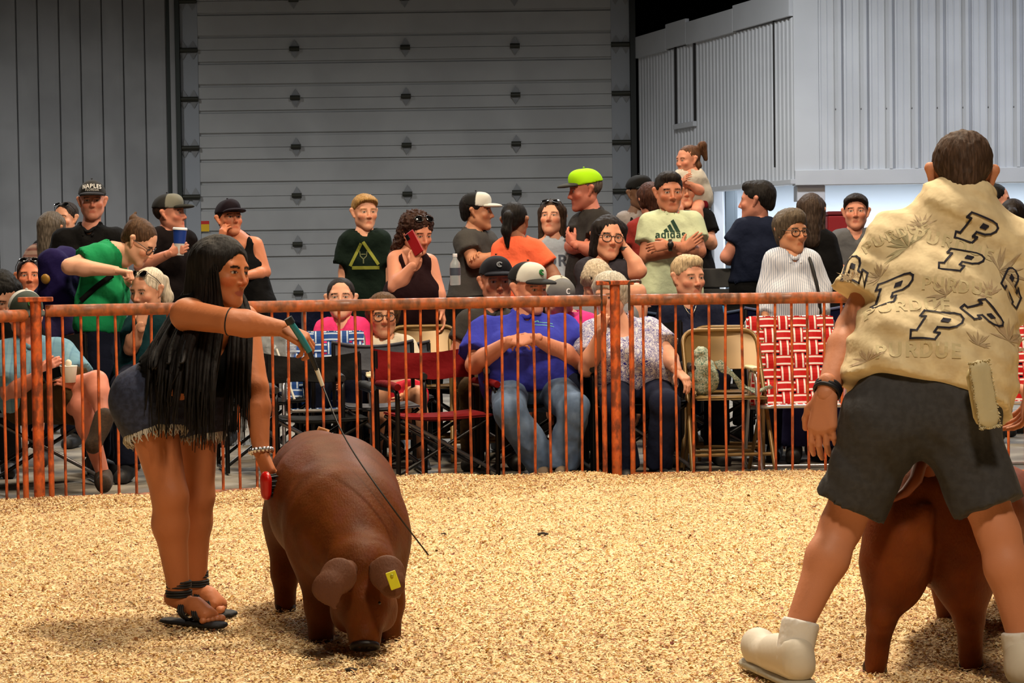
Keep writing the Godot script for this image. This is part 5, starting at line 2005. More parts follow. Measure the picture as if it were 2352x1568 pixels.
func pigs() -> void:
	# the pig that roots in the shavings, coming towards us
	var d0 := 6.98
	var foot := at(790, 1440, d0)
	foot.y = 0.03
	var o := thing("pig", "reddish brown pig with a yellow ear tag rooting head down in the shavings", "pig", foot)
	var j := func(x: float, y: float, dz: float) -> Vector3: return at(x, y, d0 - dz) - foot
	var b := [
		cap(j.call(733, 1105, -0.42), j.call(768, 1158, -0.08), 0.138, 0.186, 0.12),
		cap(j.call(768, 1158, -0.08), j.call(797, 1212, 0.22), 0.186, 0.166, 0.12),
		cap(j.call(725, 1062, -0.40), j.call(790, 1150, 0.12), 0.068, 0.10, 0.16),
		cap(j.call(797, 1222, 0.22), j.call(826, 1300, 0.44), 0.155, 0.10, 0.12),
		ell(j.call(680, 1150, -0.42), Vector3(0.105, 0.165, 0.16), 0.06), ell(j.call(815, 1150, -0.36), Vector3(0.10, 0.165, 0.16), 0.06),
		cap(j.call(662, 1200, -0.44), j.call(655, 1312, -0.43), 0.085, 0.046, 0.05), cap(j.call(655, 1312, -0.43), j.call(655, 1388, -0.41), 0.045, 0.036, 0.03),
		cap(j.call(835, 1200, -0.40), j.call(842, 1312, -0.41), 0.085, 0.046, 0.05), cap(j.call(842, 1312, -0.41), j.call(843, 1385, -0.39), 0.045, 0.036, 0.03),
		cap(j.call(735, 1255, 0.20), j.call(737, 1385, 0.22), 0.088, 0.05, 0.06), cap(j.call(737, 1385, 0.22), j.call(737, 1462, 0.22), 0.047, 0.04, 0.03),
		cap(j.call(874, 1250, 0.20), j.call(890, 1380, 0.24), 0.085, 0.05, 0.06), cap(j.call(890, 1380, 0.24), j.call(892, 1458, 0.25), 0.046, 0.04, 0.03),
		cap(j.call(830, 1310, 0.46), j.call(836, 1385, 0.50), 0.088, 0.075, 0.05),
		cap(j.call(836, 1385, 0.50), j.call(838, 1452, 0.54), 0.066, 0.05, 0.04),
		cap(j.call(838, 1452, 0.54), j.call(838, 1482, 0.56), 0.047, 0.046, 0.015, Vector3.ZERO, 0.0, 1),
		ell(j.call(800, 1400, 0.44), Vector3(0.055, 0.07, 0.06), 0.04), ell(j.call(872, 1400, 0.44), Vector3(0.055, 0.07, 0.06), 0.04),
	]
	var a := nets(solid(b, 0.011, 0.0015, Vector3(8, 8, 8), 5))
	var m := mk()
	add_nets(m, a, pig_colours(a, Color(0.37, 0.19, 0.085)))
	put(m, "body", pig_coat(), o)
	for q in [[655, 1400, -0.41], [843, 1397, -0.39], [737, 1474, 0.22], [892, 1470, 0.25]]:
		hoof(o, j.call(q[0], q[1], q[2]), Vector3(0.25, 0, 1).normalized(), Color(0.16, 0.10, 0.07))
	# snout disc with its two nostrils
	m = mk()
	var sn := basis_of(j.call(838, 1440, 0.53) - j.call(838, 1490, 0.56), Vector3(0, 0, 1))
	add_nets(m, nets(solid([cap(Vector3(0, 0.012, 0), Vector3(0, -0.004, 0), 0.043, 0.047, 0.01, Vector3(0, 0, 1), 0.25, 3), dig(Vector3(0.015, -0.02, 0), Vector3(0.016, 0.004, 0), 0.009, 0.007, 0.004), dig(Vector3(-0.015, -0.02, 0), Vector3(-0.016, 0.004, 0), 0.009, 0.007, 0.004)], 0.005)), lin(Color(0.10, 0.06, 0.055)), Transform3D(sn, j.call(838, 1486, 0.57)))
	put(m, "snout", dyed(0.45), o)
	for e in [[[803, 1305, 0.54], [778, 1322, 0.63], [752, 1350, 0.66], [770, 1395, 0.67], 0.0], [[866, 1305, 0.54], [889, 1316, 0.63], [900, 1342, 0.655], [914, 1370, 0.63], 1.0]]:
		var p0: Vector3 = j.call(e[0][0], e[0][1], e[0][2])
		var p1: Vector3 = j.call(e[1][0], e[1][1], e[1][2])
		var p2: Vector3 = j.call(e[2][0], e[2][1], e[2][2])
		var p3: Vector3 = j.call(e[3][0], e[3][1], e[3][2])
		var eb := [cap(p0, p1, 0.026, 0.046, 0.03, Vector3(0, 0.2, 1).normalized(), 1.6), cap(p1, p2, 0.046, 0.042 if e[4] == 0.0 else 0.034, 0.03, Vector3(0, 0.2, 1).normalized(), 2.0), cap(p2, p3, 0.034 if e[4] == 0.0 else 0.03, 0.008, 0.03, Vector3(0, 0.2, 1).normalized(), 2.0)]
		m = mk()
		add_nets(m, nets(solid(eb, 0.006)), lin(Color(0.36, 0.23, 0.18)))
		var ear := put(m, "ear", pig_coat(), o)
		if e[4] == 1.0:
			m = mk()
			var tp: Vector3 = j.call(903, 1332, 0.705)
			add_box(m, Transform3D(Basis(Vector3(0, 0, 1), 0.30) * Basis(Vector3.UP, 0.25) * Basis(Vector3.RIGHT, -0.15), tp), Vector3(0.03, 0.052, 0.004), 0.002)
			put(m, "ear_tag", mat(Color(0.80, 0.78, 0.05), 0.45), ear)
			m = mk()
			ball(m, Transform3D(Basis.IDENTITY.scaled(Vector3(0.005, 0.005, 0.004)), tp + Vector3(-0.003, 0.014, 0.004)), 5)
			put(m, "tag_pin", mat(Color(0.6, 0.6, 0.05), 0.5), ear)
	for s in [806, 868]:
		m = mk()
		ball(m, Transform3D(Basis.IDENTITY.scaled(Vector3.ONE * 0.010), j.call(s, 1385, 0.555)), 6)
		put(m, "eye", mat(Color(0.03, 0.02, 0.02), 0.1), o)
	m = mk()
	add_tube(m, [j.call(735, 1030, -0.55), j.call(728, 1003, -0.57), j.call(735, 985, -0.58), j.call(752, 990, -0.57), j.call(748, 1006, -0.56)], [0.017, 0.013, 0.011, 0.009, 0.006], 8)
	put(m, "tail", mat(Color(0.60, 0.38, 0.18), 0.6), o)
	# the pig seen from behind
	d0 = 6.22
	foot = at(2130, 1530, d0)
	foot.y = 0.03
	o = thing("pig", "reddish brown pig seen from behind between the legs of the man in the patterned shirt", "pig", foot)
	var i := func(x: float, y: float, dz: float) -> Vector3: return at(x, y, d0 - dz) - foot
	b = [
		cap(i.call(2130, 1200, 0.06), i.call(2200, 1205, -0.40), 0.15, 0.195, 0.08),
		cap(i.call(2200, 1205, -0.40), i.call(2272, 1190, -0.85), 0.195, 0.18, 0.06),
		cap(i.call(2122, 1130, 0.13), i.call(2180, 1110, -0.35), 0.075, 0.11, 0.1),
		ell(i.call(2062, 1255, 0.14), Vector3(0.098, 0.175, 0.13), 0.022), ell(i.call(2208, 1250, 0.12), Vector3(0.102, 0.18, 0.13), 0.022),
		cap(i.call(2045, 1310, 0.13), i.call(2024, 1420, 0.16), 0.078, 0.040, 0.05), cap(i.call(2024, 1420, 0.16), i.call(2010, 1530, 0.10), 0.039, 0.031, 0.02), ell(i.call(2024, 1418, 0.185), Vector3(0.026, 0.035, 0.026), 0.02),
		cap(i.call(2215, 1310, 0.11), i.call(2227, 1420, 0.13), 0.080, 0.041, 0.05), cap(i.call(2227, 1420, 0.13), i.call(2230, 1520, 0.07), 0.040, 0.032, 0.02), ell(i.call(2227, 1418, 0.155), Vector3(0.026, 0.035, 0.026), 0.02),
		cap(i.call(2180, 1280, -0.78), i.call(2188, 1465, -0.78), 0.08, 0.036, 0.05), cap(i.call(2330, 1280, -0.82), i.call(2330, 1460, -0.82), 0.08, 0.036, 0.05),
		cap(i.call(2290, 1190, -0.9), i.call(2345, 1240, -1.2), 0.16, 0.10, 0.06), cap(i.call(2345, 1240, -1.2), i.call(2365, 1330, -1.36), 0.09, 0.05, 0.05),
		ell(i.call(2124, 1185, 0.235), Vector3(0.028, 0.04, 0.03), 0.02), ell(i.call(2128, 1240, 0.225), Vector3(0.02, 0.05, 0.03), 0.02),
	]
	a = nets(solid(b, 0.011, 0.0015, Vector3(8, 8, 8), 6))
	m = mk()
	add_nets(m, a, pig_colours(a, Color(0.45, 0.225, 0.11)))
	put(m, "body", pig_coat(), o)
	for q in [[2009, 1545, 0.10], [2231, 1535, 0.07], [2188, 1478, -0.78], [2330, 1472, -0.82]]:
		hoof(o, i.call(q[0], q[1], q[2]), Vector3(0.2, 0, -1).normalized(), Color(0.17, 0.09, 0.06))
	for s in [-1, 1]:
		var hp: Vector3 = i.call(2345, 1195, -1.2)
		var sd := Vector3(0.9, 0, 0.35) * float(s)
		m = mk()
		add_nets(m, nets(solid([cap(hp + sd * 0.07, hp + sd * 0.12 + Vector3(0.04, 0.03, -0.03), 0.026, 0.044, 0.03, Vector3(0.3, 0, -1).normalized(), 1.8), cap(hp + sd * 0.12 + Vector3(0.04, 0.03, -0.03), hp + sd * 0.15 + Vector3(0.08, -0.06, -0.07), 0.04, 0.012, 0.03, Vector3(0.3, 0, -1).normalized(), 1.8)], 0.007)), lin(Color(0.36, 0.20, 0.14)))
		put(m, "ear", pig_coat(), o)
	m = mk()
	add_tube(m, [i.call(2130, 1090, 0.17), i.call(2124, 1055, 0.20), i.call(2112, 1062, 0.235), i.call(2104, 1100, 0.25), i.call(2080, 1130, 0.255), i.call(2046, 1150, 0.245)], [0.03, 0.026, 0.022, 0.019, 0.015, 0.007], 10)
	put(m, "tail", mat(Color(0.52, 0.25, 0.11), 0.55), o)

# ---------------------------------------------------------------- the dark haired handler
func lock(m: Dictionary, pts: Array, w: float, tail := 0.3) -> void:   # a lock of hair: a tapering, slightly flattened tube along a soft curve
	var path := bend(pts, 0.12, 5)
	var r := []
	for k in path.size():
		var t := float(k) / (path.size() - 1)
		r.append(w * (lerpf(0.25, 1.0, t / 0.2) if t < 0.2 else 1.0 if t < 0.45 else lerpf(1.0, tail, (t - 0.45) / 0.55)))
	add_tube(m, path, r, 6)

func handler() -> void:
	var d := {"s": 705, "x": 425, "as": "person", "lab": "person with very long dark hair bending to guide the rooting pig with a stick", "face": "woman", "cell": 0.010, "fine": 0.0036, "hcell": 0.0034, "floor": 0.04, "bare": true,
		"paler": 0.0, "skin": Color(0.69, 0.42, 0.26), "hairc": Color(0.05, 0.035, 0.03), "brow": Color(0.07, 0.045, 0.035), "lips": Color(0.60, 0.31, 0.25),
		"hd": [511, 624, 0.10], "hy": 57, "hp": 5, "hr": -4, "hs": 0.93, "nk": [487, 712, 0.06], "yaw": 50,
		"sA": [425, 722, 0.19], "sB": [560, 735, -0.06], "eA": [528, 738, 0.30], "wA": [646, 754, 0.26], "eB": [588, 890, 0.02], "wB": [600, 1038, 0.06],
		"handA": ["hold", Vector3(-0.2, -0.75, -0.5), Vector3(0.83, -0.42, 0.1)], "handB": ["hold", Vector3(0.75, -0.3, -0.4), Vector3(0.35, -0.9, 0.25)],
		"hA": [340, 925, 0.05], "hB": [446, 922, -0.08], "hi": 0.122, "wa": 0.095, "ch": 0.095, "bust": 0.062,
		"kA": [391, 1140, 0.10], "aA": [411, 1362, 0.04], "tA": [478, 1413, 0.10], "kB": [452, 1140, -0.10], "aB": [451, 1338, -0.20], "tB": [500, 1388, -0.17], "legf": 1.0, "limb": 0.98,
		"shirt": {"m": cloth(Color(0.018, 0.018, 0.02)), "sleeve": 0.0, "neck": "tank", "hem": -0.10, "as": "tank_top", "g": 0.010, "lab": "black tank top"},
		"pants": {"m": mottled(Color(0.10, 0.12, 0.20), Color(0.17, 0.20, 0.30), 0.03, 5.0, 0.9, 2.0), "len": 0.30, "loose": 0.012, "as": "denim_shorts", "g": 0.012}}
	var o := person(d)
	var head: Transform3D = d.head
	var foot: Vector3 = d.foot
	var ds := FOCAL / 705.0
	var j := func(x: float, y: float, dz: float) -> Vector3: return at(x, y, ds - dz) - foot
	# hair: a full mass on the skull, then long locks over the back and the breast
	var hb := [ell(Vector3(0, 0.042, -0.02), Vector3(0.086, 0.087, 0.10), 0.02), cap(Vector3(-0.072, -0.12, -0.02), Vector3(-0.068, 0.05, -0.008), 0.03, 0.042, 0.03), cap(Vector3(0.072, -0.12, -0.02), Vector3(0.068, 0.05, -0.008), 0.03, 0.042, 0.03), cap(Vector3(0, -0.15, -0.09), Vector3(0, 0.02, -0.07), 0.062, 0.07, 0.04), digell(Vector3(0, -0.045, 0.083), Vector3(0.061, 0.112, 0.073), 0.010)]
	var m := mk()
	add_nets(m, nets(solid(hb, 0.005, 0.002, Vector3(80, 8, 80))), null, head)
	var hm := hair_mat(Color(0.055, 0.04, 0.036))
	var hair := put(m, "hair", hm, o)
	m = mk()
	var rng := RandomNumberGenerator.new()
	rng.seed = 12
	for k in 95:   # down the back
		var t := rng.randf()
		var q := rng.randf_range(-9, 9)
		var dz := rng.randf_range(-0.05, 0.03)
		var end_y := rng.randf_range(820, 1010)
		lock(m, [j.call(lerpf(462, 500, t), 612 + rng.randf_range(-25, 15), 0.07 + dz), j.call(lerpf(412, 472, t) + q * 0.5, 700, lerpf(0.0, 0.10, t) + dz), j.call(lerpf(350, 428, t) + q, 800, lerpf(0.12, 0.24, t) + dz), j.call(lerpf(344, 422, t) + q * 1.3, end_y * 0.45 + 460, lerpf(0.20, 0.31, t) + dz), j.call(lerpf(346, 412, t) + q * 2.0, end_y, lerpf(0.18, 0.30, t) + dz)], 0.0095 + rng.randf() * 0.005, 0.12)
	for k in 85:   # over the near breast, hanging free
		var t := rng.randf()
		var q := rng.randf_range(-8, 8)
		var dz := rng.randf_range(-0.05, 0.02)
		var end_y := rng.randf_range(900, 1040)
		lock(m, [j.call(lerpf(474, 500, t), 628 + rng.randf_range(-25, 15), 0.17 + dz), j.call(lerpf(472, 512, t) + q * 0.4, 715, 0.15 + dz), j.call(lerpf(440, 500, t) + q, 800, 0.19 + dz), j.call(lerpf(436, 488, t) + q * 1.4, 900, 0.24 + dz), j.call(lerpf(438, 484, t) + q * 2.2, end_y, 0.22 + dz)], 0.0085 + rng.randf() * 0.005, 0.1)
	for k in 75:   # on the far side of the neck
		var t := rng.randf()
		var q := rng.randf_range(-7, 7)
		var dz := rng.randf_range(-0.05, 0.02)
		var end_y := rng.randf_range(900, 1035)
		lock(m, [j.call(lerpf(512, 540, t), 640, -0.02 + dz), j.call(lerpf(540, 572, t), 705, 0.02 + dz), j.call(lerpf(530, 575, t) + q * 0.5, 780, 0.08 + dz), j.call(lerpf(522, 572, t) + q, 880, 0.10 + dz), j.call(lerpf(520, 570, t) + q * 1.8, end_y, 0.10 + dz)], 0.008 + rng.randf() * 0.005, 0.1)
	put(m, "long_locks", hm, hair)
	# frayed hems of the shorts
	var fray := mk()
	for side in ["A", "B"]:
		var q: Array = d.leg[side]
		var c: Vector3 = (q[0] as Vector3).lerp(q[1], 0.32)
		var ax: Vector3 = ((q[1] as Vector3) - (q[0] as Vector3)).normalized()
		var x := ax.cross(Vector3(0, 0, 1)).normalized()
		var z := x.cross(ax)
		for k in 150:
			var a := TAU * k / 150.0 + rng.randf() * 0.08
			var dirn := x * cos(a) + z * sin(a)
			var p := c + dirn * 0.098
			var l := rng.randf_range(0.01, 0.036)
			add_tube(fray, [p - ax * 0.01, p + ax * l * 0.5 + dirn * 0.003 + x * rng.randf_range(-0.006, 0.006), p + ax * l - dirn * 0.006 + x * rng.randf_range(-0.012, 0.012)], [0.0035, 0.003, 0.001], 4)
	put(fray, "frayed_hem", mat(Color(0.72, 0.70, 0.66), 0.9), o).set_meta("label", "white frayed threads of the hem")
	# brass button of the shorts
	m = mk()
	ball(m, Transform3D(Basis(Vector3.UP, 0.8).scaled(Vector3(0.016, 0.02, 0.006)), j.call(441, 878, 0.225)), 6)
	put(m, "belt_buckle", mat(Color(0.60, 0.42, 0.16), 0.35, 0.7), o)
	# hair tie on the elbow, bracelet, rings
	m = mk()
	var ring_at := func(mm: Dictionary, c: Vector3, axis: Vector3, r: float, w: float) -> void:
		var x := axis.cross(Vector3(0.1, 0.2, 1)).normalized()
		var y := axis.cross(x).normalized()
		var pts := []
		for k in 20: pts.append(c + (x * cos(TAU * k / 20) + y * sin(TAU * k / 20)) * r)
		add_tube(mm, pts, w, 6, true)
	var eA: Vector3 = d.arm.A[1]
	var wA: Vector3 = d.arm.A[2]
	var wB: Vector3 = d.arm.B[2]
	var eB: Vector3 = d.arm.B[1]
	ring_at.call(m, eA, (wA - d.arm.A[0]).normalized(), 0.0435, 0.0022)
	put(m, "hair_tie", mat(Color(0.05, 0.04, 0.04), 0.8), o)
	m = mk()
	var bx := (wB - eB).normalized()
	for k in 16:
		var x := bx.cross(Vector3(0, 0, 1)).normalized()
		var y := bx.cross(x)
		var a := TAU * k / 16
		ball(m, Transform3D(Basis.IDENTITY.scaled(Vector3(0.009, 0.010, 0.009)), wB - bx * 0.004 + (x * cos(a) + y * sin(a)) * 0.034), 5)
	put(m, "bracelet", mat(Color(0.85, 0.85, 0.86), 0.22, 0.9), o)
	m = mk()
	ring_at.call(m, wB + Vector3(0.022, -0.105, 0.022), Vector3(0.35, -0.9, 0.25), 0.0115, 0.004)
	put(m, "finger_ring", mat(Color(0.85, 0.85, 0.86), 0.2, 0.9), o)
	# strappy sandals
	var strap_m := mat(Color(0.045, 0.045, 0.06), 0.7)
	for side in ["A", "B"]:
		var q: Array = d.leg[side]
		var an: Vector3 = q[2]
		var toe: Vector3 = q[3]
		var f := (toe - an)
		f.y = 0
		f = f.normalized()
		var sd := f.cross(Vector3.UP).normalized()
		m = mk()
		var ground_y := toe.y - 0.028
		add_nets(m, nets(solid([cap(Vector3(an.x, ground_y, an.z) - f * 0.045, Vector3(toe.x, ground_y, toe.z) + f * 0.03, 0.032, 0.042, 0.02, Vector3.UP, 2.2)], 0.007)))
		var sandal := put(m, "sandal", strap_m, o)
		for w in [[-1.0, 0.03, 0.036], [-1.0, 0.0, 0.038], [0.32, 0.0, 0.038], [0.78, 0.0, 0.035]]:
			m = mk()
			var on_leg: bool = w[0] < 0.0
			var c: Vector3 = an + Vector3(0, w[1], 0) if on_leg else (an - Vector3(0, 0.05, 0)).lerp(toe, w[0])
			for r in 3:
				var p2 := []
				for k in 18:
					var a := TAU * k / 18
					if on_leg: p2.append(c + (f * cos(a) * 1.08 + sd * sin(a)) * w[2] + Vector3(0, (r - 1) * 0.008, 0))
					else: p2.append(c + (Vector3.UP * cos(a) * 0.72 + sd * sin(a)) * w[2] + f * ((r - 1) * 0.008 - cos(a) * 0.012))
				add_tube(m, p2, 0.0045, 5, true)
			put(m, "strap", strap_m, sandal)
		m = mk()
		for k in 5:
			ball(m, Transform3D(Basis.IDENTITY.scaled(Vector3(0.013, 0.011, 0.013) * (1.25 if k == 0 else 1.0)), toe + f * (0.028 - 0.006 * k) + sd * (0.03 - 0.015 * k) * (-1.0 if side == "A" else 1.0) - Vector3(0, 0.012, 0)), 6)
		put(m, "toes", mat(Color(0.69, 0.42, 0.26), 0.55), o)
	# the show stick in her hand
	var st := thing("show_stick", "long thin show stick with a teal handle held over the rooting pig", "stick", at(690, 780, ds - 0.30))
	var base := at(690, 780, ds - 0.30)
	var line := func(x: float, y: float, dz: float) -> Vector3: return at(x, y, ds - dz) - base
	m = mk()
	add_tube(m, [line.call(666, 738, 0.315), line.call(692, 776, 0.30), line.call(711, 808, 0.29)], [0.0095, 0.011, 0.0095], 10)
	put(m, "handle", mat(Color(0.08, 0.42, 0.45), 0.5), st)
	m = mk()
	add_tube(m, [line.call(661, 730, 0.318), line.call(669, 743, 0.314)], 0.014, 10)
	put(m, "end_knob", mat(Color(0.05, 0.05, 0.05), 0.5), st)
	m = mk()
	add_tube(m, [line.call(711, 808, 0.29), line.call(728, 850, 0.28)], [0.0085, 0.007], 8)
	put(m, "ferrule", mat(Color(0.05, 0.05, 0.05), 0.5), st)
	m = mk()
	add_tube(m, [line.call(727, 847, 0.28), line.call(741, 886, 0.275)], [0.0075, 0.006], 8)
	put(m, "white_band", mat(Color(0.80, 0.78, 0.72), 0.5), st)
	m = mk()
	add_tube(m, bend([line.call(741, 886, 0.275), line.call(790, 1010, 0.42), line.call(905, 1172, 0.52), line.call(984, 1274, 0.40)], 0.3, 8), 0.0027, 6)
	put(m, "shaft", mat(Color(0.10, 0.085, 0.07), 0.5), st)
	# the brush in her other hand
	var br := thing("grooming_brush", "red backed brush with black bristles pressed to the rooting pig's flank", "brush", at(611, 1116, ds - 0.14), 0.5)
	m = mk()
	add_nets(m, nets(solid([cap(Vector3(0, 0.018, 0), Vector3(0, -0.018, 0), 0.03, 0.028, 0.01, Vector3(1, 0, 0), 0.8)], 0.006)))
	put(m, "back", mat(Color(0.72, 0.07, 0.04), 0.35), br)
	m = mk()
	for k in 60:
		var y := rng.randf_range(-0.034, 0.034)
		var z := rng.randf_range(-0.024, 0.024)
		add_tube(m, [Vector3(0.012, y, z), Vector3(0.038, y * 1.08, z * 1.08)], 0.0022, 4)
	put(m, "bristles", mat(Color(0.04, 0.04, 0.045), 0.6), br)

# ---------------------------------------------------------------- the judge, seen from behind
func block_p(size: float, turn: float, shift: Vector2) -> Array:   # the outline of a slab letter P, and its bowl
	var outer := [Vector2(-0.52, -0.5), Vector2(0.06, -0.5), Vector2(0.12, -0.25), Vector2(-0.02, -0.25), Vector2(0.02, -0.08), Vector2(0.30, -0.08), Vector2(0.46, 0.0), Vector2(0.56, 0.17), Vector2(0.56, 0.34), Vector2(0.46, 0.46), Vector2(0.30, 0.5), Vector2(-0.42, 0.5), Vector2(-0.48, 0.27), Vector2(-0.34, 0.27), Vector2(-0.44, -0.25), Vector2(-0.58, -0.25)]
	var bowl := [Vector2(0.06, 0.12), Vector2(0.22, 0.12), Vector2(0.26, 0.26), Vector2(0.09, 0.26)]
	var lean := func(l: Array) -> Array:
		var out := []
		for p in l: out.append(Vector2(p.x + p.y * 0.22, p.y * 0.8).rotated(turn) * size + shift)
		return out
	return stroke(lean.call(outer), 0.0055) + stroke(lean.call(bowl), 0.004) + filled(PackedVector2Array(lean.call(bowl)))

func judge() -> void:
	var khaki := mottled(Color(0.86, 0.79, 0.63), Color(0.78, 0.70, 0.55), 0.02, 2.6, 0.9, 3.0)
	var d := {"s": 848, "x": 2090, "as": "person", "lab": "person in a cream letter-print shirt and charcoal shorts, back turned, over the right pig", "face": "man", "cell": 0.010, "fine": 0.004, "hcell": 0.0036, "floor": 0.04, "lift": true,
		"paler": 0.0, "skin": Color(0.74, 0.49, 0.36), "hairc": Color(0.27, 0.19, 0.14), "hair": "bald2",
		"hd": [2207, 408, -0.22], "hy": 176, "hp": 13, "hr": 3, "hs": 1.06, "nk": [2205, 468, -0.20], "yaw": 176, "wide": 0.2, "trap": 0.075, "neck": 1.12, "own_shoes": true,
		"sA": [2052, 572, -0.20], "sB": [2332, 592, -0.18], "eA": [1958, 752, -0.16], "wA": [1897, 905, -0.02], "eB": [2412, 770, -0.2], "wB": [2370, 905, -0.42],
		"handA": ["relaxed", Vector3(0.5, 0, -0.9), Vector3(-0.12, -1.0, 0.03)], "hsz": 1.08, "limb": 1.12,
		"hA": [2042, 962, 0.0], "hB": [2188, 952, 0.0], "ch": 0.135, "wa": 0.14, "hi": 0.125,
		"kA": [1932, 1208, -0.06], "aA": [1822, 1466, 0.02], "tA": [1740, 1492, -0.24], "kB": [2292, 1222, 0.08], "aB": [2353, 1496, 0.12], "tB": [2390, 1515, -0.08], "legf": 1.0,
		"shirt": {"m": khaki, "sleeve": 0.66, "neck": "closed", "hem": -0.05, "g": 0.03, "loose": 0.018, "fold": 0.010, "folds": Vector3(5, 11, 5), "as": "patterned_shirt", "lab": "cream shirt printed with block letters and leaves"},
		"pants": {"m": mottled(Color(0.17, 0.17, 0.18), Color(0.21, 0.21, 0.22), 0.03, 5.0, 0.9, 2.0), "len": 0.80, "loose": 0.015, "g": 0.018, "as": "cargo_shorts", "fold": 0.006}}
	stock["hairbald20.004"] = nets(solid([ell(Vector3(0, 0.036, -0.02), Vector3(0.0785, 0.080, 0.096), 0.02), cap(Vector3(0, -0.02, -0.07), Vector3(0, 0.05, -0.05), 0.042, 0.06, 0.03), digell(Vector3(0, 0.125, -0.01), Vector3(0.045, 0.03, 0.05), 0.03), digell(Vector3(0, -0.045, 0.083), Vector3(0.064, 0.108, 0.07), 0.015), clip(Vector3(0, -0.055, -0.06), Vector3(0, -1, 0.6)), dig(Vector3(-0.1, -0.012, -0.006), Vector3(0.1, -0.012, -0.006), 0.026, 0.026, 0.012)], 0.004, 0.0025, Vector3(70, 30, 70)))
	var o := person(d)
	var foot: Vector3 = d.foot
	var ds := FOCAL / 848.0
	var j := func(x: float, y: float, dz: float) -> Vector3: return at(x, y, ds - dz) - foot
	var back: Vector3 = -(d.F as Vector3)
	var right := Vector3.UP.cross(back).normalized()
	right = (d.across as Vector3).slide(back).normalized()
	var up := back.cross(right).normalized()
	var navy := Color(0.075, 0.07, 0.14)
	var spots := [[2255, 500, 0.085, -0.20], [2212, 592, 0.098, -0.06], [2052, 660, 0.09, 0.22], [2140, 780, 0.11, -0.02], [2250, 742, 0.085, -0.75], [2335, 640, 0.08, 1.2]]
	for q in spots:
		on_cloth(d, j.call(q[0], q[1], 0.0), right, up, block_p(q[2], q[3], Vector2.ZERO), navy, "printed_letter")
	on_cloth(d, j.call(1978, 580, 0.0), (right * 0.9 + up * 0.45).normalized(), (up * 0.9 - right * 0.45).normalized(), block_p(0.08, 0.9, Vector2.ZERO), navy, "printed_letter")
	var faint := Color(0.77, 0.71, 0.55)
	for q in [[2200, 535, -0.22, 0.042], [2080, 715, 0.05, 0.042], [2195, 668, -0.05, 0.036], [2095, 842, 0.02, 0.042], [2070, 500, 0.35, 0.034]]:
		on_cloth(d, j.call(q[0], q[1], 0.0), right, up, letters("PURDUE", q[3], q[2]), faint, "printed_word", 0.0014)
	# leaf sprays and a helmet-like round sketch of leaves in brown
	var rng := RandomNumberGenerator.new()
	rng.seed = 31
	for q in [[2095, 540, 0.09], [2300, 610, 0.10], [2310, 800, 0.09], [2170, 690, 0.06], [1985, 850, 0.05], [2030, 610, 0.05], [2130, 480, 0.05], [2230, 830, 0.05], [1960, 640, 0.05], [2270, 690, 0.06]]:
		var leaves := []
		var n := 9
		for k in n:
			var a: float = lerpf(0.1, PI - 0.1, float(k) / (n - 1)) + rng.randf_range(-0.15, 0.15)
			var l: float = q[2] * rng.randf_range(0.6, 1.0)
			var dirn := Vector2(cos(a), sin(a))
			var sd := Vector2(-dirn.y, dirn.x) * l * 0.07
			leaves.append([Vector2.ZERO, dirn * l * 0.5 + sd, dirn * l])
			leaves.append([Vector2.ZERO, dirn * l, dirn * l * 0.5 - sd])
		var tw := rng.randf_range(-1.2, 1.2)
		for t in leaves:
			for k in 3: t[k] = (t[k] as Vector2).rotated(tw)
		on_cloth(d, j.call(q[0], q[1], 0.0), right, up, leaves, [Color(0.66, 0.58, 0.46), Color(0.60, 0.56, 0.42), Color(0.70, 0.61, 0.49)][rng.randi() % 3], "printed_leaves", 0.0012)
	# collar
	var nk: Vector3 = d.nk
	var m := mk()
	var cb := []
	var acr: Vector3 = d.across
	var uu: Vector3 = d.u
	for k in 9:
		var a := PI * k / 8
		var a2 := PI * (k + 1) / 8
		if k < 8: cb.append(cap(nk + acr * cos(a) * 0.074 + back * (sin(a) * 0.068 - 0.01) + uu * 0.03, nk + acr * cos(a2) * 0.074 + back * (sin(a2) * 0.068 - 0.01) + uu * 0.03, 0.024, 0.024, 0.01))
	add_nets(m, nets(solid(cb, 0.007)))
	put(m, "collar", khaki, d.shirt_node)
	# watch
	m = mk()
	var w: Vector3 = d.arm.A[2]
	var ax: Vector3 = ((d.arm.A[2] as Vector3) - (d.arm.A[1] as Vector3)).normalized()
	for r in 3:
		var pts := []
		var x := ax.cross(Vector3(0, 0, 1)).normalized()
		var y := ax.cross(x)
		for k in 20: pts.append(w - ax * (0.018 + (r - 1) * 0.008) + (x * cos(TAU * k / 20) * 0.0345 + y * sin(TAU * k / 20) * 0.0345))
		add_tube(m, pts, 0.006, 6, true)
	put(m, "watch_band", mat(Color(0.02, 0.03, 0.085), 0.6), o)
	# white trainers and socks
	var white := mat(Color(0.78, 0.75, 0.69), 0.6)
	for side in ["A", "B"]:
		var q: Array = d.leg[side]
		m = mk()
		var an: Vector3 = q[2]
		var toe: Vector3 = q[3]
		var f := (toe - an)
		f.y = 0
		f = f.normalized()
		var sd := f.cross(Vector3.UP).normalized()
		add_nets(m, nets(solid([cap(an + (q[1] - an).normalized() * 0.055, an - Vector3(0, 0.05, 0), 0.052, 0.05, 0.02, Vector3.ZERO, 0.0, 2)], 0.008)))
		put(m, "sock", cloth(Color(0.84, 0.83, 0.81)), o)
		var flat := func(p: Vector3, y: float) -> Vector3: return Vector3(p.x, y, p.z)
		m = mk()
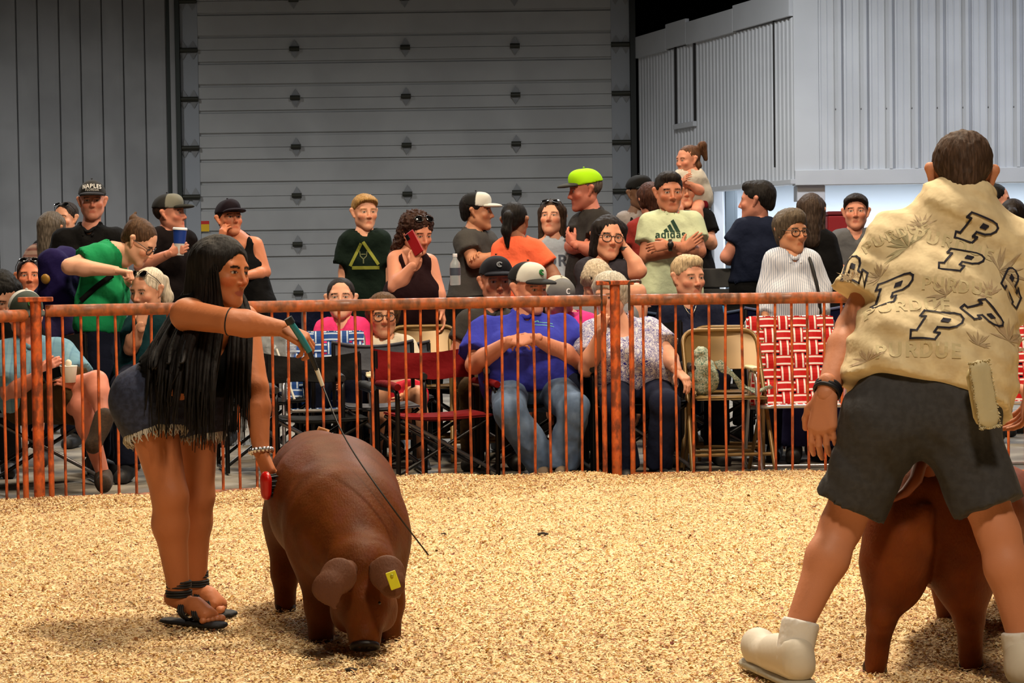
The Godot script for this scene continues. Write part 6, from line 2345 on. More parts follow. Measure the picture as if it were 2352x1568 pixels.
		add_nets(m, nets(solid([cap(flat.call(an, 0.065) - f * 0.035, flat.call(toe, 0.06) - f * 0.03, 0.046, 0.048, 0.03), cap(flat.call(an, 0.105) - f * 0.02, flat.call(an.lerp(toe, 0.45), 0.08), 0.044, 0.046, 0.03), cap(flat.call(toe, 0.072), flat.call(toe, 0.066) + f * 0.02, 0.048, 0.040, 0.03), clip(Vector3(0, 0.022, 0), Vector3.DOWN), dig(flat.call(an, 0.13), flat.call(an, 0.2), 0.034, 0.04, 0.01)], 0.008)))
		var shoe := put(m, "shoe", white, o)
		m = mk()
		add_nets(m, nets(solid([cap(flat.call(an, 0.018) - f * 0.04, flat.call(toe, 0.018) + f * 0.012, 0.047, 0.052, 0.02, Vector3.UP, 1.8)], 0.008)))
		put(m, "sole", mat(Color(0.66, 0.64, 0.57), 0.7), shoe)
		m = mk()
		for k in 5:
			var c: Vector3 = flat.call(an.lerp(toe, 0.36 + 0.11 * k), 0.128 - 0.009 * k)
			add_tube(m, [c - sd * 0.034 - Vector3(0, 0.02, 0), c, c + sd * 0.034 - Vector3(0, 0.02, 0)], 0.004, 5)
		put(m, "laces", mat(Color(0.62, 0.60, 0.55), 0.8), shoe)
	# brush standing in the back pocket
	var br := thing("scrub_brush", "pale block scrub brush stuck upright in the back pocket of the charcoal shorts", "brush", at(2252, 902, ds - 0.175))
	br.rotation = Vector3(-0.1, 0.1, 0.14)
	m = mk()
	add_nets(m, nets(solid([cap(Vector3(0, -0.06, 0.0), Vector3(0, 0.045, 0.0), 0.031, 0.031, 0.01, Vector3(0, 0, 1), 1.4)], 0.006)))
	put(m, "block", mat(Color(0.76, 0.70, 0.52), 0.6), br)
	m = mk()
	add_nets(m, nets(solid([cap(Vector3(0, -0.068, 0.026), Vector3(0, 0.056, 0.026), 0.030, 0.030, 0.006, Vector3(0, 0, 1), 1.0)], 0.005, 0.002, Vector3(90, 90, 20))))
	for k in 150:
		var t := TAU * k / 150.0
		var p := Vector3(clampf(cos(t) * 0.05, -0.029, 0.029), clampf(sin(t) * 0.14, -0.094, 0.082), 0.03)
		add_tube(m, [p * Vector3(0.9, 0.95, 1), p + Vector3(rng.randf_range(-0.003, 0.003), rng.randf_range(-0.003, 0.003), rng.randf() * 0.01)], [0.0022, 0.0014], 4)
	var bri := put(m, "bristles", mottled(Color(0.80, 0.76, 0.62), Color(0.72, 0.67, 0.52), 0.2, 30.0, 0.9, 6.0), br)
	bri.set_meta("kind", "stuff")

# ---------------------------------------------------------------- the spectators
func picture(w: int, h: int, of: Callable) -> ImageTexture:
	var im := Image.create(w, h, false, Image.FORMAT_RGB8)
	for y in h:
		for x in w: im.set_pixel(x, y, of.call(x, y))
	return ImageTexture.create_from_image(im)

func woven(key: String, tex: Callable, scale: float) -> StandardMaterial3D:
	if not made.has(key):
		var m := StandardMaterial3D.new()
		m.albedo_texture = tex.call()
		m.roughness = 0.9
		m.metallic_specular = 0.25
		m.uv1_triplanar = true
		m.uv1_scale = Vector3.ONE * scale
		made[key] = m
	return made[key]

func held(called: String, label: String, category: String, where: Vector3, turn := Vector3.ZERO) -> Node3D:
	var t := thing(called, label, category, where)
	t.rotation = turn
	return t

func crowd() -> void:
	var dark_jeans := cloth(Color(0.085, 0.10, 0.16))
	var black := cloth(Color(0.05, 0.048, 0.052))
	var blue_jeans := mottled(Color(0.26, 0.34, 0.45), Color(0.36, 0.44, 0.55), 0.012, 2.4, 0.9, 2.0)
	var olive := cloth(Color(0.24, 0.18, 0.10))
	var fair := Color(0.80, 0.57, 0.45)
	var ruddy := Color(0.74, 0.46, 0.36)
	var tan := Color(0.70, 0.46, 0.32)
	var swirl := woven("swirl", func(): return noise_tex(0.016, [[0.30, Color(0.86, 0.86, 0.88)], [0.33, Color(0.16, 0.15, 0.52)], [0.37, Color(0.16, 0.15, 0.52)], [0.40, Color(0.86, 0.86, 0.88)], [0.46, Color(0.86, 0.86, 0.88)], [0.49, Color(0.16, 0.15, 0.52)], [0.53, Color(0.16, 0.15, 0.52)], [0.56, Color(0.86, 0.86, 0.88)], [0.62, Color(0.86, 0.86, 0.88)], [0.65, Color(0.16, 0.15, 0.52)], [0.70, Color(0.16, 0.15, 0.52)], [0.73, Color(0.86, 0.86, 0.88)]], 512, 2), 2.6)
	var stripes := woven("stripes", func(): return picture(32, 4, func(x, _y): return Color(0.56, 0.60, 0.68) if x % 8 < 3 else Color(0.82, 0.83, 0.86)), 20.0)
	var plaid := woven("plaid", func(): return picture(64, 64, func(x, y): return Color(0.40, 0.55, 0.62).lerp(Color(0.30, 0.44, 0.55), 0.35 * float(x % 16 < 3) + 0.35 * float(y % 16 < 3)).lerp(Color(0.58, 0.68, 0.72), 0.3 * float(x % 32 > 24))), 5.0)
	var banded := woven("banded", func(): return picture(4, 32, func(_x, y): return Color(0.42, 0.26, 0.24) if y % 8 < 3 else Color(0.58, 0.48, 0.44)), 6.0)
	var J := func(d: Dictionary, x: float, y: float) -> Vector3: return at(x, y, FOCAL / d.s) - d.foot
	var axes := func(d: Dictionary) -> Array:
		var r: Vector3 = d.across
		var f: Vector3 = d.F
		return [r, f.cross(r).normalized()]
	# ---- standing behind the chairs
	person({"s": 345, "x": 208, "lab": "person in black polo and grey lettered cap standing with mouth open", "face": "man", "hd": [212, 462], "hs": 1.07, "hy": 10, "skin": ruddy, "hair": "crew", "cap": [Color(0.17, 0.17, 0.175), Color(0.17, 0.17, 0.175), Color(0.15, 0.15, 0.155), "NAPLES", Color(0.85, 0.85, 0.85), "FLORIDA"],
		"nk": [207, 522], "sA": [143, 552], "sB": [268, 550], "ch": 0.125, "wa": 0.125, "eA": [128, 640, 0.0], "eB": [285, 640, 0.0], "shirt": {"m": black, "neck": "collar"}, "pants": {"m": dark_jeans}})
	person({"s": 330, "x": 118, "lab": "person with long grey hair turned away, left of the black polo", "hd": [124, 526], "hy": 150, "hair": "long", "hairc": Color(0.36, 0.32, 0.28), "skin": tan, "nk": [112, 572], "yaw": 150, "sA": [80, 588], "sB": [142, 592], "eA": [62, 640, 0.05], "shirt": {"m": banded, "sleeve": 0.35}, "pants": {"m": dark_jeans}})
	person({"s": 316, "x": 150, "lab": "person with dark sunglasses on the hair, mostly hidden behind the black polo", "hd": [150, 502], "hy": -20, "hair": "back", "hairc": Color(0.16, 0.12, 0.10), "glasses": "up", "skin": fair, "nk": [152, 548], "shirt": {"m": black}, "pants": {"m": dark_jeans}})
	var d := {"s": 395, "x": 235, "lab": "person in green tee and glasses bending over, wearing the purple backpack", "hd": [321, 556, 0.02], "hy": 78, "hp": 36, "hs": 1.05, "hair": "bun", "hairc": Color(0.30, 0.20, 0.12), "skin": Color(0.84, 0.62, 0.50), "glasses": "clear", "nk": [258, 572, 0.0], "yaw": 72,
		"sA": [222, 592, 0.15], "sB": [254, 592, -0.15], "pel": [228, 752], "eA": [160, 612, 0.24], "wA": [268, 622, 0.30], "eB": [262, 660, -0.16], "wB": [304, 640, -0.02], "handA": ["fist", Vector3(0, -1, 0)], "handB": ["fist", Vector3(0, -1, 0)], "limb": 1.15, "wa": 0.11, "bust": 0.06, "shirt": {"m": cloth(Color(0.09, 0.50, 0.30)), "hem": 0.03}, "pants": {"m": dark_jeans}}
	person(d)
	var bp := held("backpack", "purple backpack with a small golden tag on the person in green", "backpack", at(140, 640, FOCAL / 392.0), Vector3(0, 1.2, 0.12))
	var m := mk()
	add_nets(m, nets(solid([cap(Vector3(-0.06, -0.12, 0.0), Vector3(-0.06, 0.1, 0.0), 0.10, 0.09, 0.05), cap(Vector3(0.06, -0.12, 0.0), Vector3(0.06, 0.1, 0.0), 0.10, 0.09, 0.05), cap(Vector3(-0.05, -0.1, -0.09), Vector3(0.05, -0.1, -0.09), 0.07, 0.07, 0.05)], 0.014, 0.008)))
	put(m, "pack", cloth(Color(0.10, 0.07, 0.25)), bp)
	m = mk()
	ball(m, Transform3D(Basis.IDENTITY.scaled(Vector3(0.018, 0.03, 0.03)), Vector3(-0.16, 0.02, 0.0)), 8)
	put(m, "tag", mat(Color(0.55, 0.40, 0.12), 0.5), bp)
	m = mk()
	add_tube(m, bend([at(186, 690, FOCAL / 395.0 - 0.19) - bp.position, at(225, 655, FOCAL / 395.0 - 0.20) - bp.position, at(258, 632, FOCAL / 395.0 - 0.16) - bp.position], 0.05), 0.016, 8)
	put(m, "strap", black, bp)
	bp.get_child(bp.get_child_count() - 1).transform = bp.transform.affine_inverse() * Transform3D(Basis.IDENTITY, bp.position)
	d = {"s": 350, "x": 395, "lab": "person in profile with dark cap and maroon tee holding the blue cup", "face": "man", "hd": [391, 492], "hy": 76, "hp": -4, "hs": 1.02, "hair": "crew", "skin": ruddy, "cap": [Color(0.42, 0.42, 0.38), Color(0.13, 0.13, 0.12), Color(0.12, 0.12, 0.11)], "nk": [383, 536], "yaw": 40,
		"sA": [352, 552, 0.10], "sB": [428, 555, -0.1], "eA": [322, 612, 0.20], "wA": [392, 581, 0.32], "handA": ["hold", Vector3(0.3, 0.2, -1), Vector3(1, 0.35, 0)], "ch": 0.12, "shirt": {"m": cloth(Color(0.06, 0.035, 0.04))}, "pants": {"m": dark_jeans}}
	person(d)
	var c := held("drink_cup", "large blue and white drink cup in the hand of the maroon tee", "cup", at(411, 586, FOCAL / 350.0 - 0.30), Vector3(0, 0, -0.06))
	m = mk()
	add_lathe(m, Transform3D.IDENTITY, [Vector2(0.0, 0.0), Vector2(0.031, 0.0), Vector2(0.031, 0.0), Vector2(0.037, 0.075), Vector2(0.037, 0.075)], 18)
	put(m, "foam_base", mat(Color(0.80, 0.80, 0.80), 0.6), c)
	m = mk()
	add_lathe(m, Transform3D.IDENTITY, [Vector2(0.0372, 0.075), Vector2(0.0445, 0.165)], 18)
	put(m, "printed_band", mat(Color(0.07, 0.22, 0.55), 0.5), c)
	m = mk()
	add_lathe(m, Transform3D.IDENTITY, [Vector2(0.047, 0.162), Vector2(0.048, 0.172), Vector2(0.043, 0.178), Vector2(0.0, 0.178)], 18)
	put(m, "lid", mat(Color(0.86, 0.87, 0.88), 0.4), c)
	d = {"s": 345, "x": 560, "lab": "smiling person in black cap and tank top with a hand at the ear", "hd": [527, 503], "hy": 32, "hp": -8, "hair": "back", "hairc": Color(0.10, 0.06, 0.05), "skin": Color(0.74, 0.43, 0.29), "cap": [Color(0.05, 0.045, 0.05), Color(0.05, 0.045, 0.05), Color(0.05, 0.045, 0.05)], "nk": [548, 545], "sA": [515, 562], "sB": [588, 562], "pel": [562, 705],
		"eA": [496, 610, 0.08], "wA": [509, 556, 0.10], "handA": ["claw", Vector3(0.5, 0, -0.5), Vector3(0.15, 1, 0)], "eB": [608, 625, 0.02], "wB": [560, 634, 0.18], "shirt": {"m": black, "sleeve": 0.0, "neck": "tank", "as": "tank_top"}, "pants": {"m": black}}
	person(d)
	d = {"s": 350, "x": 838, "lab": "blond boy in dark green tee with a yellow triangle print", "face": "child", "hd": [838, 488], "hs": 1.0, "hy": 22, "hair": "fringe", "hairc": Color(0.66, 0.50, 0.27), "skin": fair, "nk": [838, 537], "sA": [800, 556], "sB": [876, 554], "ch": 0.09, "wa": 0.085, "hi": 0.095, "limb": 0.85, "eA": [789, 625], "eB": [891, 625], "shirt": {"m": cloth(Color(0.045, 0.10, 0.075)), "sleeve": 0.75, "loose": 0.022}, "pants": {"m": dark_jeans}}
	person(d)
	var ax: Array = axes.call(d)
	var olive_print := Color(0.48, 0.50, 0.16)
	var tri := [Vector2(-0.005, 0.085), Vector2(-0.085, -0.075), Vector2(0.092, -0.078)]
	var bars := stroke([tri[0] + Vector2(-0.012, -0.01), tri[1] + Vector2(0, 0.02)], 0.02, false) + stroke([tri[0] + Vector2(0.01, 0.0), tri[2] + Vector2(0, 0.028)], 0.02, false) + stroke([tri[1] + Vector2(0.018, 0), tri[2]], 0.022, false)
	on_cloth(d, J.call(d, 837, 588), ax[0], ax[1], bars, olive_print, "printed_triangle")
	on_cloth(d, J.call(d, 837, 588), ax[0], ax[1], stroke([Vector2(-0.024, 0.03), Vector2(-0.02, 0.0), Vector2(0.0, -0.02), Vector2(0.02, 0.0), Vector2(0.024, 0.03)], 0.006, false) + stroke([Vector2(0, -0.02), Vector2(0, -0.045)], 0.008, false) + stroke([Vector2(-0.012, 0.012), Vector2(0.012, 0.012)], 0.006, false), Color(0.34, 0.36, 0.24), "printed_stag")
	d = {"s": 362, "x": 945, "lab": "person with curly auburn hair and maroon tank top talking into the red phone", "hd": [958, 536, 0.02], "hy": 36, "hp": 16, "hs": 1.09, "hair": "curly", "hairc": Color(0.20, 0.10, 0.06), "skin": Color(0.80, 0.52, 0.40), "glasses": "up", "nk": [942, 582], "sA": [910, 596, 0.03], "sB": [985, 604, -0.03], "pel": [948, 735],
		"eA": [909, 660, 0.12], "wA": [950, 608, 0.17], "handA": ["hold", Vector3(0.2, 0, -0.9), Vector3(0.25, 1, 0)], "eB": [1002, 662, 0.02], "wB": [1013, 714, 0.08], "limb": 1.2, "bust": 0.07, "wa": 0.115, "shirt": {"m": cloth(Color(0.12, 0.05, 0.065)), "sleeve": 0.0, "neck": "tank", "as": "tank_top"}, "pants": {"m": black}}
	person(d)
	c = held("mobile_phone", "red mobile phone held to the ear of the curly haired person", "phone", at(951, 558, FOCAL / 362.0 - 0.20), Vector3(0.1, -0.6, 0.5))
	m = mk()
	add_box(m, Transform3D.IDENTITY, Vector3(0.078, 0.155, 0.012), 0.005)
	put(m, "case", mat(Color(0.60, 0.06, 0.10), 0.4), c)
	m = mk()
	add_box(m, Transform3D(Basis.IDENTITY, Vector3(-0.02, 0.052, 0.007)), Vector3(0.028, 0.036, 0.006), 0.002)
	put(m, "camera_lens", mat(Color(0.04, 0.04, 0.045), 0.2), c)
	d = {"s": 350, "x": 1085, "lab": "person in grey tee and black and white cap, arms folded, in profile", "face": "man", "hd": [1097, 487], "hy": 78, "hs": 1.0, "hair": "short", "hairc": Color(0.07, 0.05, 0.045), "skin": Color(0.66, 0.44, 0.31), "cap": [Color(0.74, 0.74, 0.72), Color(0.08, 0.08, 0.08), Color(0.72, 0.72, 0.70)], "nk": [1086, 533], "yaw": 55,
		"sA": [1070, 556, 0.14], "sB": [1116, 556, -0.12], "pel": [1083, 695], "eA": [1088, 602, 0.24], "wA": [1140, 586, 0.20], "eB": [1140, 598, 0.02], "wB": [1108, 590, 0.16], "ch": 0.115, "shirt": {"m": cloth(Color(0.25, 0.245, 0.24)), "hem": 0.12}, "pants": {"m": black}}
	person(d)
	d = {"s": 365, "x": 1190, "lab": "person in coral tee with dark ponytail, back turned", "hd": [1184, 508], "hy": 160, "hair": "tail", "hairc": Color(0.06, 0.045, 0.04), "skin": Color(0.50, 0.31, 0.22), "nk": [1187, 552], "yaw": 172, "sA": [1156, 576], "sB": [1228, 578], "eA": [1150, 640], "eB": [1266, 622, 0.02], "wB": [1288, 668, 0.1], "wa": 0.1, "pel": [1190, 690], "shirt": {"m": cloth(Color(0.96, 0.42, 0.28)), "sleeve": 0.75}, "pants": {"m": black}}
	person(d)
	d = {"s": 350, "x": 1275, "lab": "laughing person in pale blue lettered tank top with sunglasses on the hair", "hd": [1268, 500], "hy": -14, "hp": -10, "hair": "long", "hairc": Color(0.20, 0.13, 0.08), "skin": fair, "glasses": "up", "nk": [1273, 548], "sA": [1243, 566], "sB": [1306, 564], "wide": 0.15, "bust": 0.055, "pel": [1278, 700], "shirt": {"m": cloth(Color(0.64, 0.69, 0.74)), "sleeve": 0.0, "neck": "round", "as": "tank_top"}, "pants": {"m": black}, "eA": [1236, 640], "wA": [1262, 680, 0.15]}
	person(d)
	ax = axes.call(d)
	on_cloth(d, J.call(d, 1278, 600), ax[0], ax[1], letters("DORN", 0.075), Color(0.27, 0.31, 0.37), "printed_word")
	d = {"s": 355, "x": 1358, "lab": "person in neon yellow cap and charcoal tee, arms folded, looking left", "face": "man", "hd": [1343, 438], "hy": -76, "hp": 6, "hs": 1.08, "hair": "crew", "hairc": Color(0.35, 0.30, 0.27), "skin": Color(0.66, 0.36, 0.28), "cap": [Color(0.58, 0.80, 0.02), Color(0.58, 0.80, 0.02), Color(0.20, 0.20, 0.19)], "nk": [1360, 486], "yaw": -52,
		"sA": [1338, 516, -0.10], "sB": [1384, 512, 0.14], "pel": [1362, 680], "eB": [1366, 578, 0.24], "wB": [1318, 560, 0.24], "handB": ["relaxed", Vector3(1, -0.3, 0), Vector3(-0.4, 0.5, -0.6)], "eA": [1312, 566, 0.02], "wA": [1340, 570, 0.2], "ch": 0.12, "wa": 0.125, "limb": 1.1, "handA": ["relaxed", Vector3(0, 0, -1), Vector3(0.9, 0.2, -0.3)], "shirt": {"m": cloth(Color(0.17, 0.16, 0.155))}, "pants": {"m": dark_jeans}}
	person(d)
	d = {"s": 335, "x": 1462, "lab": "person with black cap, beard and light grey tee with backpack straps", "face": "man", "hd": [1470, 446], "hy": 30, "hair": "crew", "hairc": Color(0.05, 0.04, 0.035), "skin": Color(0.26, 0.17, 0.12), "cap": [Color(0.045, 0.04, 0.04), Color(0.045, 0.04, 0.04), Color(0.045, 0.04, 0.04)], "nk": [1460, 492], "sA": [1434, 512], "sB": [1505, 512], "eA": [1432, 565], "wA": [1450, 598, 0.15], "shirt": {"m": cloth(Color(0.50, 0.48, 0.48))}, "pants": {"m": black}}
	person(d)
	m = mk()
	for s in [[1449, 1450], [1484, 1488]]:
		add_tube(m, bend([J.call(d, s[0], 497) + Vector3(0, 0, 0.06), J.call(d, s[1], 520) + Vector3(0, 0, 0.135), J.call(d, s[1], 580) + Vector3(0, 0, 0.14)], 0.05), 0.012, 6)
	put(m, "backpack_straps", black, d.node)
	person({"s": 343, "x": 1492, "lab": "person with reddish hair and rust red tee, back turned behind the folded-arms man", "hd": [1496, 463], "hy": 195, "hair": "mature", "hairc": Color(0.24, 0.11, 0.06), "skin": ruddy, "nk": [1495, 510], "yaw": 185, "sA": [1462, 530], "sB": [1530, 530], "eA": [1452, 590], "shirt": {"m": cloth(Color(0.48, 0.15, 0.13))}, "pants": {"m": dark_jeans}})
	d = {"s": 360, "x": 1540, "lab": "person in pale green tee with striped logo, arms folded, wearing a watch", "face": "man", "hd": [1537, 442], "hs": 1.09, "hy": 9, "hp": 3, "hair": "short", "hairc": Color(0.09, 0.06, 0.045), "skin": Color(0.66, 0.40, 0.28), "nk": [1538, 494], "sA": [1494, 516], "sB": [1590, 514], "pel": [1541, 680],
		"eA": [1484, 588, 0.04], "wA": [1568, 574, 0.18], "eB": [1606, 578, 0.06], "wB": [1535, 563, 0.24], "handA": ["flat", Vector3(0, 0, -1), Vector3(0.8, 0.6, -0.2)], "handB": ["relaxed", Vector3(0, -0.3, -1), Vector3(-1, -0.1, -0.25)], "ch": 0.125, "limb": 1.1, "shirt": {"m": cloth(Color(0.73, 0.77, 0.64)), "hem": 0.0, "sleeve": 0.6}, "pants": {"m": cloth(Color(0.06, 0.075, 0.14))}}
	person(d)
	ax = axes.call(d)
	var logo := []
	for k in 3:
		var x0: float = -0.05 + k * 0.037
		var tall: float = [0.026, 0.052, 0.082][k]
		var lo := Vector2(x0 + 0.0, -0.03)
		logo += filled(PackedVector2Array([lo, lo + Vector2(0.027, 0), lo + Vector2(0.027 - tall * 0.5, tall), lo + Vector2(-tall * 0.5 + 0.008, tall - 0.013)]))
	on_cloth(d, J.call(d, 1541, 524), ax[0], ax[1], logo, Color(0.05, 0.20, 0.14), "printed_logo")
	on_cloth(d, J.call(d, 1537, 541), ax[0], ax[1], letters("adidas", 0.045), Color(0.05, 0.20, 0.14), "printed_word")
	m = mk()
	var wr: Vector3 = d.arm.B[2]
	for r in 3:
		var pts := []
		for k in 16: pts.append(wr + Vector3(0.012 + (r - 1) * 0.007, cos(TAU * k / 16) * 0.034, sin(TAU * k / 16) * 0.034))
		add_tube(m, pts, 0.005, 5, true)
	ball(m, Transform3D(Basis.IDENTITY.scaled(Vector3(0.02, 0.02, 0.009)), wr + Vector3(0.012, 0.005, 0.037)), 7)
	put(m, "wrist_watch", mat(Color(0.07, 0.06, 0.05), 0.4), d.node)
	person({"s": 338, "x": 1578, "lab": "person in black tee carrying the toddler on the shoulders", "face": "man", "hd": [1572, 438], "hy": 5, "hair": "short", "hairc": Color(0.05, 0.04, 0.035), "skin": fair, "nk": [1578, 488], "sA": [1540, 508], "sB": [1618, 506], "eB": [1634, 560, 0.05], "wB": [1604, 535, 0.18], "handB": ["fist", Vector3(0, 0, -1), Vector3(-0.6, 0.8, 0)], "shirt": {"m": black}, "pants": {"m": dark_jeans}})
	person({"s": 338, "x": 1588, "floor": 0.0, "lab": "toddler with a side ponytail sitting on the shoulders of the black tee", "face": "child", "hd": [1579, 368], "hs": 0.84, "hy": -55, "hp": 4, "hair": "pigtail", "hairc": Color(0.34, 0.21, 0.12), "skin": Color(0.76, 0.50, 0.40), "nk": [1584, 398], "wide": 0.1, "limb": 0.72, "legf": 0.62, "ch": 0.065, "wa": 0.07, "hi": 0.075, "hipw": 0.06, "sA": [1566, 410], "sB": [1600, 410], "pel": [1586, 462, -0.06], "eA": [1560, 430, 0.06], "wA": [1568, 418, 0.12], "eB": [1608, 438, 0.05], "wB": [1584, 424, 0.10], "hsz": 0.6,
		"kA": [1556, 480, 0.16], "aA": [1558, 530, 0.17], "tA": [1552, 545, 0.22], "kB": [1600, 484, 0.14], "aB": [1608, 532, 0.16], "tB": [1604, 548, 0.2], "lift": true, "bare": true, "shirt": {"m": cloth(Color(0.72, 0.70, 0.66)), "sleeve": 0.3}, "pants": {"m": cloth(Color(0.42, 0.08, 0.13)), "len": 0.4, "as": "shorts", "loose": 0.005, "g": 0.01}})
	d = {"s": 350, "x": 1742, "lab": "person with dark hair and navy tee facing away to the left", "face": "man", "hd": [1737, 462], "hs": 1.1, "hy": -112, "hair": "short", "hairc": Color(0.065, 0.045, 0.04), "skin": Color(0.70, 0.44, 0.36), "nk": [1742, 510], "yaw": -135, "sA": [1706, 528, 0.06], "sB": [1772, 530, 0.02], "eA": [1668, 590, 0.06], "wA": [1694, 604, -0.15], "eB": [1788, 600, 0.0], "ch": 0.12, "pel": [1745, 665], "shirt": {"m": cloth(Color(0.07, 0.095, 0.17)), "hem": -0.06}, "pants": {"m": black}}
	person(d)
	d = {"s": 388, "x": 1822, "lab": "elderly person with glasses in a finely striped white blouse", "hd": [1817, 532], "hs": 1.06, "hy": 30, "hp": 2, "hair": "mature", "hairc": Color(0.34, 0.29, 0.23), "skin": Color(0.70, 0.47, 0.32), "glasses": "clear", "nk": [1822, 583], "sA": [1780, 602], "sB": [1860, 604], "pel": [1822, 740], "eA": [1764, 668, 0.0], "wA": [1758, 728, 0.1], "eB": [1884, 668], "wB": [1886, 728, 0.1], "bust": 0.055, "wa": 0.11, "shirt": {"m": stripes, "sleeve": 1.9, "neck": "collar", "as": "blouse"}, "pants": {"m": dark_jeans}}
	person(d)
	m = mk()
	add_tube(m, bend([J.call(d, 1851, 580) + Vector3(0, 0, 0.02), J.call(d, 1857, 600) + Vector3(0, 0, 0.11), J.call(d, 1872, 668) + Vector3(0, 0, 0.15), J.call(d, 1880, 735) + Vector3(0, 0, 0.1)], 0.06), 0.011, 6)
	put(m, "shoulder_strap", mat(Color(0.03, 0.03, 0.03), 0.7), d.node)
	person({"s": 345, "x": 1868, "lab": "person with long light brown hair and black top, back turned by the post", "hd": [1863, 486], "hy": 172, "hair": "long", "hairc": Color(0.24, 0.18, 0.14), "skin": fair, "nk": [1868, 534], "yaw": 175, "sA": [1842, 556], "sB": [1900, 556], "shirt": {"m": black, "sleeve": 1.9}, "pants": {"m": black}})
	person({"s": 338, "x": 1962, "lab": "person with short dark brown hair and grey tee standing before the red box", "hd": [1966, 487], "hs": 1.04, "hy": -10, "hp": -3, "hair": "fringe", "hairc": Color(0.10, 0.065, 0.045), "skin": Color(0.74, 0.48, 0.38), "nk": [1963, 535], "sA": [1928, 554], "sB": [1998, 552], "eA": [1922, 605], "wA": [1950, 630, 0.15], "shirt": {"m": cloth(Color(0.33, 0.335, 0.35)), "neck": "v"}, "pants": {"m": dark_jeans}})
	person({"s": 345, "x": 2288, "lab": "person with dark hair in profile right of the letter-print shirt", "hd": [2288, 462], "hy": 78, "hair": "bun", "hairc": Color(0.045, 0.035, 0.03), "skin": Color(0.72, 0.50, 0.42), "nk": [2282, 510], "yaw": 60, "shirt": {"m": black}, "pants": {"m": black}})
	person({"s": 362, "x": 2332, "lab": "person with brown ponytail and pink top, back turned at the right edge", "hd": [2327, 502], "hs": 1.04, "hy": 165, "hair": "tail", "hairc": Color(0.09, 0.055, 0.04), "skin": fair, "nk": [2331, 550], "yaw": 170, "shirt": {"m": cloth(Color(0.75, 0.55, 0.55))}, "pants": {"m": dark_jeans}})
	# ---- seated
	person({"s": 368, "x": 75, "sit": true, "lab": "seated person with sunglasses on brown hair, behind the pale cap", "hd": [68, 635], "hy": 12, "hp": -4, "hair": "back", "hairc": Color(0.22, 0.12, 0.08), "skin": Color(0.76, 0.42, 0.28), "glasses": "up", "nk": [74, 684], "pel": [76, 830], "shirt": {"m": cloth(Color(0.10, 0.08, 0.20))}, "pants": {"m": dark_jeans}})
	person({"s": 388, "x": 2, "sit": true, "lab": "seated person with black hair at the left edge of the crowd", "hd": [4, 676], "hs": 1.1, "hy": 40, "hp": 40, "hair": "bob", "hairc": Color(0.03, 0.025, 0.025), "skin": fair, "nk": [2, 728], "pel": [2, 850], "shirt": {"m": black}, "pants": {"m": black}})
	d = {"s": 430, "x": 80, "sit": true, "lab": "seated person in pale blue plaid shirt, olive shorts and cap", "face": "man", "hd": [60, 727, -0.08], "hy": 26, "hp": 12, "hs": 1.08, "hair": "crew", "skin": Color(0.76, 0.45, 0.36), "cap": [Color(0.24, 0.26, 0.23), Color(0.72, 0.72, 0.70), Color(0.22, 0.23, 0.21), "disc", Color(0.15, 0.42, 0.22)], "nk": [66, 786, -0.06], "yaw": 22, "sA": [14, 815, -0.02], "sB": [140, 812, -0.1], "pel": [92, 925, -0.05], "ch": 0.13, "wa": 0.14, "limb": 1.15,
		"eA": [22, 905, 0.06], "wA": [96, 858, 0.22], "eB": [190, 890, 0.06], "wB": [170, 885, 0.26], "handA": ["hold", Vector3(0.3, 0, -1), Vector3(0.7, 0.5, 0.2)], "handB": ["hold", Vector3(-1, 0, -0.3), Vector3(-0.4, 0.3, 0.5)],
		"kA": [222, 876, 0.30], "aA": [236, 958, 0.44], "tA": [214, 1022, 0.50], "kB": [186, 930, 0.28], "aB": [238, 1092, 0.22], "tB": [238, 1112, 0.36], "lift": true, "shoe": mottled(Color(0.16, 0.11, 0.06), Color(0.24, 0.17, 0.10), 0.05, 5.0, 0.9),
		"shirt": {"m": plaid, "sleeve": 0.7, "neck": "collar", "loose": 0.025, "hem": 0.04}, "pants": {"m": olive, "len": 0.78, "loose": 0.03, "as": "shorts"}}
	person(d)
	c = held("paper_cup", "white ice cream cup in the hand of the pale blue plaid shirt", "cup", at(158, 878, FOCAL / 430.0 - 0.30))
	m = mk()
	add_lathe(m, Transform3D.IDENTITY, [Vector2(0.0, 0.0), Vector2(0.036, 0.0), Vector2(0.045, 0.082), Vector2(0.047, 0.084), Vector2(0.045, 0.088), Vector2(0.042, 0.084), Vector2(0.0, 0.075)], 18)
	put(m, "cup", mat(Color(0.82, 0.80, 0.76), 0.6), c)
	m = mk()
	ball(m, Transform3D(Basis.IDENTITY.scaled(Vector3(0.018, 0.02, 0.018)), Vector3(0, 0.1, 0)), 8)
	put(m, "scoop", mat(Color(0.88, 0.84, 0.76), 0.6), c)
	c = held("mobile_phone", "dark mobile phone in the lap of the pale blue plaid shirt", "phone", at(126, 858, FOCAL / 430.0 - 0.32), Vector3(-0.5, 0.2, -1.2))
	m = mk()
	add_box(m, Transform3D.IDENTITY, Vector3(0.066, 0.13, 0.009), 0.004)
	put(m, "case", mat(Color(0.04, 0.04, 0.05), 0.3), c)
	m = mk()
	add_box(m, Transform3D(Basis.IDENTITY, Vector3(0, 0, 0.005)), Vector3(0.058, 0.12, 0.002), 0.0008)
	put(m, "screen", mat(Color(0.02, 0.02, 0.025), 0.08), c)
